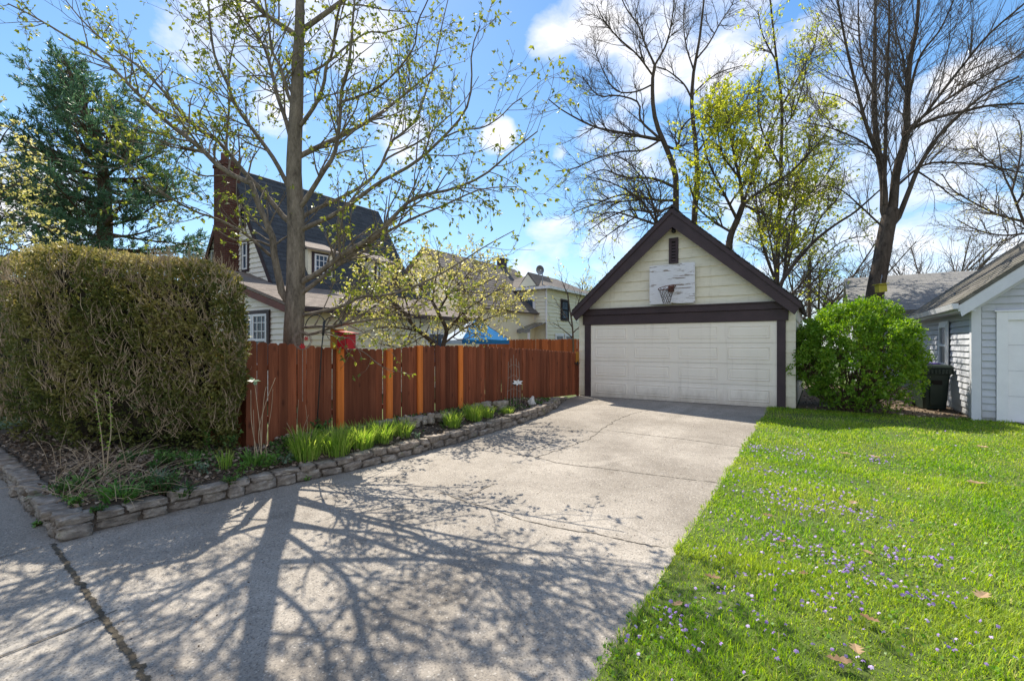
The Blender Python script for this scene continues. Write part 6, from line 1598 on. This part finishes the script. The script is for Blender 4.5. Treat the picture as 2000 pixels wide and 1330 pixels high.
DSK = canes('dead_stalks', 'tall dry pale stalks with a blue green leaf before the fence left end', 'dead stalks', sp, 'twig_pale', 2, onbed(510, 905))
rng = np.random.default_rng(552); tp = sp[0][0][-1]
V, Q = leaf_quads(rng, np.repeat(tp[None], 7, 0), unit(rng.normal(size=(7, 3)) + [0, 0, -.2]), rng.uniform(.07, .13, 7), .6); foliage('leaf', V, Q, MAT['gray_leaf'], DSK, rng)
sp = []
for bx, tips in (((585, 880), [(580, 840), (583, 780)]), ((598, 882), [(600, 830), (597, 790)]), ((582, 882), [(572, 850), (560, 825)]), ((600, 884), [(607, 850), (612, 838)]), ((588, 880), [(592, 840), (603, 810)])):
    bb, s_ = bedpts(bx, tips); sp.append((s_, .004))
canes('dead_stalks', 'thin short dry stems by the fence left of the dark bushy plant', 'dead stalks', sp, 'twig_pale', 3, onbed(590, 881))
# sprawling heap of dry canes at the wall corner
rng = np.random.default_rng(553); sp = []
for k in range(110):
    bx = (rng.uniform(95, 300), rng.uniform(890, 985)); b_ = onbed(*bx)
    a = rng.normal() * 0.7 + (2.6 if rng.random() < .6 else 0.4); l = rng.uniform(.2, .7); e = np.array([math.cos(a), math.sin(a), 0]) * l
    el = abs(rng.normal()) * 0.22 * l + .01
    e2 = b_ + e; e2[2] = float(zbed(e2[0], e2[1])) + el + .02
    mid = (b_ + e2) / 2 + [0, 0, rng.uniform(.0, .09)]
    sp.append(([b_ + [0, 0, .01], mid, e2], rng.uniform(.002, .0045)))
for bx, tips in (((95, 905), [(85, 880), (60, 845)]), ((110, 910), [(100, 870), (78, 860)]), ((120, 915), [(118, 880), (130, 838)]), ((160, 910), [(140, 880), (108, 868)]), ((225, 915), [(180, 885), (150, 860)]), ((250, 915), [(238, 870), (225, 815)])):
    bb, s_ = bedpts(bx, tips); sp.append((s_, .004))
canes('dead_stalks', 'tangle of fallen dry canes in the bed at the corner of the retaining wall', 'dead stalks', sp, 'twig_pale', 4, onbed(170, 945))

# leaf litter over the bed (nobody could count it)
rng = np.random.default_rng(561); n = 8500
y = rng.uniform(-11.9, -1.5, n); w = rng.random(n) ** 0.8; y = np.where(rng.random(n) < .55, rng.uniform(-11.9, -8.8, n), y)
x = wallx(y) - .2 - w * np.where(y < -9.9, 1.5, (wallx(y) - .2 - fencex(y)))
C = np.stack([x, y, zbed(x, y) - 0.015 + rng.random(n) * .02], 1)
Dd = unit(rng.normal(size=(n, 3)) * [1, 1, .22])
V, Q = leaf_quads(rng, C, Dd, rng.uniform(.02, .075, n), .55, .5)
o = foliage('leaf_litter', V, Q, MAT['litter'], None, rng); tag(o, 'dry fallen leaves and mulch covering the garden bed', 'leaf litter', None, 'stuff')
# low green ground cover in the bed
n = 5200; y = np.where(rng.random(n) < .6, rng.uniform(-11.8, -9, n), rng.uniform(-9, -2, n)); x = wallx(y) - .24 - rng.random(n) * np.where(y < -9.9, 1.5, np.maximum(.05, wallx(y) - .24 - fencex(y) - .05))
keep = np.sin(x * 6 + y * 3.3) + np.sin(y * 7.1 - x * 2) + rng.normal(size=n) * .5 > 0.2; x, y = x[keep], y[keep]; n = len(x)
C = np.stack([x, y, zbed(x, y)], 1); V, Q = leaf_quads(rng, C, unit(rng.normal(size=(n, 3)) * [1, 1, .4] + [0, 0, .8]), rng.uniform(.03, .08, n), .5, .3)
o = foliage('ground_cover', V, Q, MAT['weed_leaf'], None, rng); tag(o, 'low green weeds spread through the garden bed', 'ground cover', None, 'stuff')
# litter and weeds on the strip between hedge and street wall
n = 2600; x = rng.uniform(-9.0, -3.4, n); y = streety(x) + .22 + rng.random(n) * .8
C = np.stack([x, y, zbed(x, y) - 0.01 + rng.random(n) * .03], 1); V, Q = leaf_quads(rng, C, unit(rng.normal(size=(n, 3)) * [1, 1, .25]), rng.uniform(.03, .08, n), .55, .5)
o = foliage('leaf_litter', V, Q, MAT['litter'], None, rng); tag(o, 'dry leaves at the foot of the hedge along the sidewalk wall', 'leaf litter', None, 'stuff')
# litter under the bush and between the garages
n = 900; x = rng.uniform(3.0, 6.0, n); y = rng.uniform(-.2, 5, n); C = np.stack([x, y, np.full(n, .03) + rng.random(n) * .02], 1)
V, Q = leaf_quads(rng, C, unit(rng.normal(size=(n, 3)) * [1, 1, .25]), rng.uniform(.03, .09, n), .55, .5)
o = foliage('leaf_litter', V, Q, MAT['litter'], None, rng); tag(o, 'dry leaves on the bare earth under the round bush', 'leaf litter', None, 'stuff')
# grit and crumbs on the driveway and in its joints
n = 1500; x = rng.uniform(-2.4, 2.3, n); y = -12.3 + 12 * rng.random(n) ** 1.3
C = np.stack([x, y, gz(y) + .003], 1); V, Q = leaf_quads(rng, C, unit(rng.normal(size=(n, 3)) * [1, 1, .12]), rng.uniform(.006, .022, n) , .6, .4)
o = foliage('grit', V, Q, MAT['litter'], None, rng); tag(o, 'specks of grit and bud scales on the driveway', 'grit', None, 'stuff')

# ------------------------------------------------------------------ lawn
rng = np.random.default_rng(571)
def lawn_points(n, lo, hi, x1=9.5):
    y = lo + (hi - lo) * rng.random(n); e0 = 2.29 + 0.02 * np.sin(y * 3.1) + 0.014 * np.sin(y * 11.3 + 1) + 0.016 * np.sin(y * 37.0); x = e0 + (x1 - e0) * rng.random(n)
    # stay out of the earth under the bush, the bins' corner and the neighbour's apron
    bad = (x > 2.75) & (x < 6.1) & (y > 0.0 - 0.15 * np.sin(x * 5)) | ((x > 6.55 + (0 - y) * .38) & (y > -5.9)) | (x > 6.0) & (y > -0.02)
    thin = np.sin(x * 2.3 + y * 1.1) * np.sin(y * 1.9 - x * .7) + rng.normal(size=n) * 0.35
    worn = np.exp(-((y + 1.1) / .35) ** 2) * (x < 5.5) * 0.75
    ok = ~bad & (thin > -0.9) & (rng.random(n) > worn)
    return x[ok], y[ok]
Vs = []; Fs = []; tones = []
def grass(n, lo, hi, h, w, x1=9.5):
    x, y = lawn_points(n, lo, hi, x1); n = len(x)
    a = rng.random(n) * 6.283; tilt = np.abs(rng.normal(size=n)) * .5 + .12
    patch = 0.75 + 0.35 * np.sin(x * 3.1 + y * 2.2) * np.sin(y * 2.7 - x * 1.6)
    H = h * (0.5 + 0.75 * rng.random(n)) * patch
    d = np.stack([np.cos(a) * np.sin(tilt), np.sin(a) * np.sin(tilt), np.cos(tilt)], 1)
    s = np.stack([-np.sin(a + rng.normal(size=n)), np.cos(a), np.zeros(n)], 1); s = unit(s) * (w * (0.7 + .6 * rng.random(n)))[:, None] / 2
    B = np.stack([x, y, lawnz(x, y) - .004], 1)
    M = B + d * (H * .55)[:, None]; d2 = unit(d + np.stack([np.cos(a), np.sin(a), np.full(n, -.4)], 1) * .45); T = M + d2 * (H * .5)[:, None]
    V = np.stack([B + s, B - s, M - s * .8, M + s * .8, T], 1).reshape(-1, 3)
    b = np.arange(n)[:, None] * 5
    Vs.append(V); Fs.append((b + [0, 1, 2, 3], b + [3, 2, 4]))
    dry = np.array([mnoise.noise(Vector((a_ * 1.1, b_ * 1.1, 3.0))) + .6 * mnoise.noise(Vector((a_ * 3.7, b_ * 3.7, 9.0))) for a_, b_ in zip(x, y)])
    t = np.clip(rng.normal(.42, .17, n) + .34 * dry + (rng.random(n) < .05) * .6 + .45 * np.exp(-((y + 1.5) / .5) ** 2) * (rng.random(n) < .5), 0, 1)
    tones.append(np.repeat(t, 5))
grass(72000, -12.05, -9.0, .075, .0052, 6.5)
grass(90000, -9.3, -5.5, .07, .007)
grass(70000, -5.7, .15, .065, .010)
# ragged edge over the slab
n0 = len(Vs)
b = 0; F4 = []; F3 = []
for V, (q4, q3) in zip(Vs, Fs): F4.append(q4 + b); F3.append(q3 + b); b += len(V)
o = np_obj('grass', np.concatenate(Vs), [np.concatenate(F4), np.concatenate(F3)], MAT['grass'], attrs={'rnd': np.concatenate(tones)})
tag(o, 'bright green sunlit lawn grass beside the driveway', 'grass', None, 'stuff')
# broad low leaves mixed in the lawn
x, y = lawn_points(52000, -12.05, 0.1); n = len(x); pk = np.sin(x * 2.9 + 1) * np.sin(y * 2.3) + rng.normal(size=n) * .5 > -.15; x, y = x[pk], y[pk]; n = len(x)
C = np.stack([x, y, lawnz(x, y) + rng.random(n) * .03], 1); V, Q = leaf_quads(rng, C, unit(rng.normal(size=(n, 3)) * [1, 1, .35] + [0, 0, .4]), rng.uniform(.015, .036, n), .8, .25)
o = foliage('clover', V, Q, MAT['clover'], None, rng); tag(o, 'small broad leaves of clover and violets mixed through the lawn', 'clover', None, 'stuff')

# violets: 300 single flowers, the rest of the far drift as one mass
vc = [(1475, 882, .35), (1553, 890, .5), (1707, 905, .3), (1501, 931, .35), (1505, 974, .35), (1626, 1006, .35), (1570, 1006, .3), (1712, 1028, .3), (1441, 1028, .25), (1647, 1122, .3), (1746, 1101, .25), (1819, 1110, .25), (1819, 1191, .2), (1398, 1097, .2), (1501, 1133, .25), (1634, 1187, .22), (1587, 1213, .2), (1660, 1316, .12), (1303, 1217, .15), (1226, 1266, .1), (1700, 1150, .3), (1600, 960, .5), (1560, 1080, .4), (1400, 1180, .35), (1330, 1250, .25), (1480, 1080, .4), (1500, 1250, .4), (1850, 1280, .4)]
wt = np.array([9, 9, 5, 7, 9, 9, 6, 5, 5, 7, 5, 4, 5, 3, 4, 3, 3, 3, 3, 2, 5, 8, 7, 4, 3, 5, 4, 3], float); wt /= wt.sum()
pv = []
while len(pv) < 780:
    k = rng.choice(len(vc), p=wt); c = onground(vc[k][0], vc[k][1]); q = c[:2] + rng.normal(size=2) * vc[k][2] * (0.35 if rng.random() < .55 else 1.0)
    if rng.random() < .07: q = np.array([rng.uniform(2.4, 7.5), rng.uniform(-11.6, -1.5)])
    if q[0] > 2.36 and -11.9 < q[1] < -1.3 and q[0] < 8: pv.append(q)
pv = np.array(pv); pv = pv[np.argsort(np.linalg.norm(pv - CAM[:2], axis=1))]
def violet(c, rng, s=1.0):
    V = []; Fq = []; yaw = rng.random() * 6.28; tl = rng.uniform(.5, 1.2)
    f = np.array([math.cos(yaw) * math.sin(tl), math.sin(yaw) * math.sin(tl), math.cos(tl)]); u = unit(np.cross(f, [0.1, 0.2, 1.])); v = np.cross(f, u)
    for k in range(5):
        a = 2 * math.pi * k / 5 + rng.normal() * .15; d = u * math.cos(a) + v * math.sin(a); e = np.cross(f, d); L = .0105 * s * (1.25 if k == 0 else 1)
        b = len(V); V += [c, c + d * L * .6 + e * L * .42 + f * .003, c + d * L - f * .003, c + d * L * .6 - e * L * .42 + f * .003]; Fq.append((b, b + 1, b + 2, b + 3))
    return V, Fq
vm = []
for k in range(6):
    r = np.random.default_rng(700 + k); V, Fq = violet(np.zeros(3), r, 1.0 + .12 * k / 6)
    me = np_mesh('violet', np.array(V), [np.array(Fq)], attrs={'rnd': np.repeat(r.random(5) * .5 + k * .1, 4)}); me.materials.append(MAT['violet']); vm.append(me)
for k, q in enumerate(pv[:300]):
    o = bpy.data.objects.new('violet_flower', vm[k % 6]); COL.objects.link(o)
    o.location = (q[0], q[1], float(lawnz(q[0], q[1])) + rng.uniform(.045, .075)); o.rotation_euler = (0, 0, rng.random() * 6.28); s = rng.uniform(.85, 1.35); o.scale = (s, s, s)
    tag(o, 'small purple violet flower blooming in the lawn beside the driveway', 'flower', 'violets scattered over the lawn')
V = []; Fq = []
for q in pv[300:]:
    v_, f_ = violet(np.array([q[0], q[1], float(lawnz(q[0], q[1])) + rng.uniform(.045, .075)]), rng, 1.35); b = len(V); V += v_; Fq += [tuple(i + b for i in t) for t in f_]
o = foliage('violets', np.array(V), np.array(Fq), MAT['violet'], None, rng); tag(o, 'drift of far violets in the lawn toward the garage', 'flowers', None, 'stuff')

# fallen oak leaves
def oak_leaf(c, L, yaw, seed, label):
    r = np.random.default_rng(seed)
    out = [(0, 0)]; side = []
    for k, (a, w_) in enumerate([(.12, .10), (.22, .24), (.32, .12), (.45, .33), (.55, .15), (.70, .30), (.80, .14), (.92, .16)]): side.append((a, w_ * (.8 + .4 * r.random())))
    pts_ = [(0, 0.0)] + [(a, w_) for a, w_ in side] + [(1.02, 0)] + [(a, -w_ * (.8 + .4 * r.random())) for a, w_ in side[::-1]]
    tw, cu = r.normal() * .5, r.uniform(.3, .9)
    def P(a, w_):
        x = a * L; y_ = w_ * L; z = L * (cu * .5 * (a - .5) ** 2 + abs(w_) * (.25 + .3 * r.random()) + tw * .15 * w_ * a)
        return (c[0] + x * math.cos(yaw) - y_ * math.sin(yaw), c[1] + x * math.sin(yaw) + y_ * math.cos(yaw), c[2] + z)
    V = [P(a, w_) for a, w_ in pts_]; mids = [P(a, 0) for a in np.linspace(0.06, .96, 8)]
    n = len(V); Fq = []; V2 = V + mids
    up_ = [0] + list(range(1, 10)); dn = [0] + list(range(n - 1, 8, -1))
    m = [0] + [n + i for i in range(8)] + [9]
    for i in range(9):
        Fq.append((up_[i], m[i], m[i + 1], up_[i + 1]) if i else (0, m[1], up_[1]))
        Fq.append((m[i], dn[i], dn[i + 1], m[i + 1]) if i else (0, dn[1], m[1]))
    me = bpy.data.meshes.new('oak_leaf'); L0 = np.array(c); me.from_pydata([tuple(np.array(p) - L0) for p in V2], [], Fq)
    at = me.attributes.new('rnd', 'FLOAT', 'POINT'); at.data.foreach_set('value', np.full(len(V2), r.random(), np.float32))
    me.validate(); me.update(); o = link('oak_leaf', me, MAT['oak_leaf']); o.location = c
    return tag(o, label, 'fallen leaf', 'fallen oak leaves on the lawn')
ol = [((1409, 1148), .12, 'tan curled oak leaf on the grass near the driveway edge'), ((1929, 1176), .15, 'large tan oak leaf standing tilted in the grass at the right side of the lawn'), ((1613, 1307), .13, 'brown oak leaf beside the violets at the bottom edge of the lawn'), ((1510, 1022), .10, 'pale small oak leaf lying flat among violets in mid lawn'),
      ((1720, 902), .16, 'rust brown oak leaf on the lawn straight in front of the round bush'), ((1929, 958), .19, 'long pale oak leaf on the lawn toward the gray garage'), ((1707, 1102), .10, 'pale oak leaf among the violets right of mid lawn'), ((1669, 1280), .11, 'brown leaf lying low in the front grass above the bottom violets'), ((1720, 1240), .12, 'folded brown leaf in the front grass right of the violets'),
      ((1639, 891), .14, 'dark brown leaf in the far violets before the round bush'), ((1905, 878), .16, 'flat pale leaf near the shade line before the gray garage'), ((1669, 992), .13, 'brown crumpled leaf between the two thick violet patches'), ((1535, 1072), .08, 'small pink brown leaf near the driveway side of mid lawn'), ((1312, 1202), .10, 'dark crumpled leaf in the grass close to the driveway edge'), ((1559, 1138), .08, 'small tan leaf right of the tan curled leaf near the driveway')]
for k, ((px, py), L, lab) in enumerate(ol):
    c = onground(px, py); c[2] = float(lawnz(c[0], c[1])) + .05; oak_leaf(c, L, rng.random() * 6.28, 800 + k, lab)

# ------------------------------------------------------------------ light, sky, camera
SUN_EL, SUN_AZ_LEFT = RAD(51), RAD(21.5)
so = np.array([-math.sin(SUN_AZ_LEFT), math.cos(SUN_AZ_LEFT)])
sx, sy = CA * so[0] - SA * so[1], SA * so[0] + CA * so[1]
sd = Vector((sx * math.cos(SUN_EL), sy * math.cos(SUN_EL), math.sin(SUN_EL)))
L = bpy.data.lights.new('sun', 'SUN'); L.energy = 5.0; L.angle = RAD(0.36); L.color = (1.0, 0.93, 0.80)
lo_ = bpy.data.objects.new('sun', L); COL.objects.link(lo_); lo_.rotation_euler = sd.to_track_quat('Z', 'Y').to_euler(); lo_.location = (0, 0, 40)

wd = bpy.data.worlds.new('World'); scene.world = wd; wd.use_nodes = True
nt = wd.node_tree
for n_ in list(nt.nodes): nt.nodes.remove(n_)
out = nt.nodes.new('ShaderNodeOutputWorld'); bg = nt.nodes.new('ShaderNodeBackground')
sky = nt.nodes.new('ShaderNodeTexSky'); sky.sky_type = 'NISHITA'; sky.sun_disc = False
sky.sun_elevation = SUN_EL; sky.sun_rotation = math.atan2(sx, sy); sky.air_density = 1.0; sky.dust_density = 0.4; sky.ozone_density = 2.5; sky.altitude = 200
hs = N(nt, 'ShaderNodeHueSaturation', Saturation=SKY_SAT, Value=1.0, Hue=0.5)
nt.links.new(sky.outputs[0], hs.inputs['Color'])
tc0 = nt.nodes.new('ShaderNodeTexCoord'); sxyz = nt.nodes.new('ShaderNodeSeparateXYZ'); nt.links.new(tc0.outputs['Generated'], sxyz.inputs[0])
grad = ramp(nt, sxyz.outputs[2], [(0.0, (2.0, 2.8, 3.4)), (0.25, (1.1, 2.05, 3.1)), (0.6, (0.36, 1.1, 2.5))])
skyc = mixc(nt, 0.62, hs.outputs[0], grad)
tc = nt.nodes.new('ShaderNodeTexCoord')
def dirv(px, py):
    X, Z = (px - 1000) / F, -(py - 672) / F
    v = np.array([CA * X - SA, SA * X + CA, Z]); return v / np.linalg.norm(v)
mp = nt.nodes.new('ShaderNodeMapping'); mp.inputs['Scale'].default_value = (1, 1, 1.9); nt.links.new(tc.outputs['Generated'], mp.inputs[0])
cn = N(nt, 'ShaderNodeTexNoise', Scale=8.5, Detail=9.0, Roughness=0.56, Distortion=0.25); nt.links.new(mp.outputs[0], cn.inputs['Vector'])
tot = None
CL = [(1180, 20, 95, 1.0), (1090, 70, 60, .8), (1300, 60, 110, .85), (1420, 20, 120, .85), (1250, 130, 80, .85), (1380, 150, 70, .6), (420, 50, 90, 1.0), (700, 60, 80, 1.0), (790, 265, 60, .9), (975, 270, 38, 1.0), (1075, 475, 70, .75), (1040, 520, 70, .7), (1600, 230, 110, .8), (1750, 330, 130, .75), (1890, 170, 50, 1.0), (1550, 420, 150, .75), (1880, 300, 90, .7), (1230, 320, 110, .65), (1200, 480, 90, .7), (1700, 480, 170, .7), (540, 215, 50, .7), (60, 370, 80, .9), (130, 470, 60, .9), (620, 20, 70, .8), (1620, 40, 60, .8), (1960, 480, 110, .8), (1090, 300, 20, .6)]
for (px, py, s, a) in CL:
    d = nt.nodes.new('ShaderNodeVectorMath'); d.operation = 'DOT_PRODUCT'; d.inputs[1].default_value = dirv(px, py); nt.links.new(tc.outputs['Generated'], d.inputs[0])
    cs = math.cos(math.atan(s * 1.15 / F))
    mr = N(nt, 'ShaderNodeMapRange'); mr.inputs['From Min'].default_value = cs; mr.inputs['From Max'].default_value = 1.0; mr.inputs['To Min'].default_value = 0; mr.inputs['To Max'].default_value = a; nt.links.new(d.outputs['Value'], mr.inputs['Value'])
    tot = mr.outputs[0] if tot is None else math_(nt, 'MAXIMUM', tot, mr.outputs[0])
# unseen cloud added behind the camera to whiten and lift the fill light
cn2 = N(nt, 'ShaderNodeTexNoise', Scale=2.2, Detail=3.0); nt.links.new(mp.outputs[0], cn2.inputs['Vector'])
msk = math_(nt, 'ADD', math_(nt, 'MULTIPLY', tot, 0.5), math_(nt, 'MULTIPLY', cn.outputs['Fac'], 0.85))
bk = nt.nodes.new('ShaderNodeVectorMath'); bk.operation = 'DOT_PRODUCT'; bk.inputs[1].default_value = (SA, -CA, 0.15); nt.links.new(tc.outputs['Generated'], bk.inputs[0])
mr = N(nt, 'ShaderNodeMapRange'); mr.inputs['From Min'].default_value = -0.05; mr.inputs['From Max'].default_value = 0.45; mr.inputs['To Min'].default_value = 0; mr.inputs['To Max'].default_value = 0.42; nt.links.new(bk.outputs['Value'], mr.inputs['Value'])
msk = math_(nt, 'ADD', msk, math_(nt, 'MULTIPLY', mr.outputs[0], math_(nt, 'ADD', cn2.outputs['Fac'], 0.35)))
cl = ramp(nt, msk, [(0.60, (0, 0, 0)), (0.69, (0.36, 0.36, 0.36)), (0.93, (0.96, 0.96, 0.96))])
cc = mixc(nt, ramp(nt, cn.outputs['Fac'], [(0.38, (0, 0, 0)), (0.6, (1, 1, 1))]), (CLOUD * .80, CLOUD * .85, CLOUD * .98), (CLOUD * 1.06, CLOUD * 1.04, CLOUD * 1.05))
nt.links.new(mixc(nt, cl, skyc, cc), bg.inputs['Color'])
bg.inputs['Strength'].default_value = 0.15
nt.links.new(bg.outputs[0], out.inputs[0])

cam = bpy.data.cameras.new('camera'); cam.lens = 36 * F / 2000; cam.sensor_width = 36; cam.shift_y = 7 / 2000; cam.clip_end = 500; cam.clip_start = 0.05
co = bpy.data.objects.new('camera', cam); COL.objects.link(co); co.location = CAM; co.rotation_euler = (RAD(90), 0, math.atan2(SA, CA)); scene.camera = co
scene.view_settings.view_transform = 'Standard'; scene.view_settings.look = 'None'; scene.view_settings.exposure = EXPO; scene.view_settings.gamma = 1
scene.cycles.max_bounces = 8; scene.cycles.transparent_max_bounces = 8; scene.cycles.use_denoising = True; scene.cycles.denoising_prefilter = 'NONE'
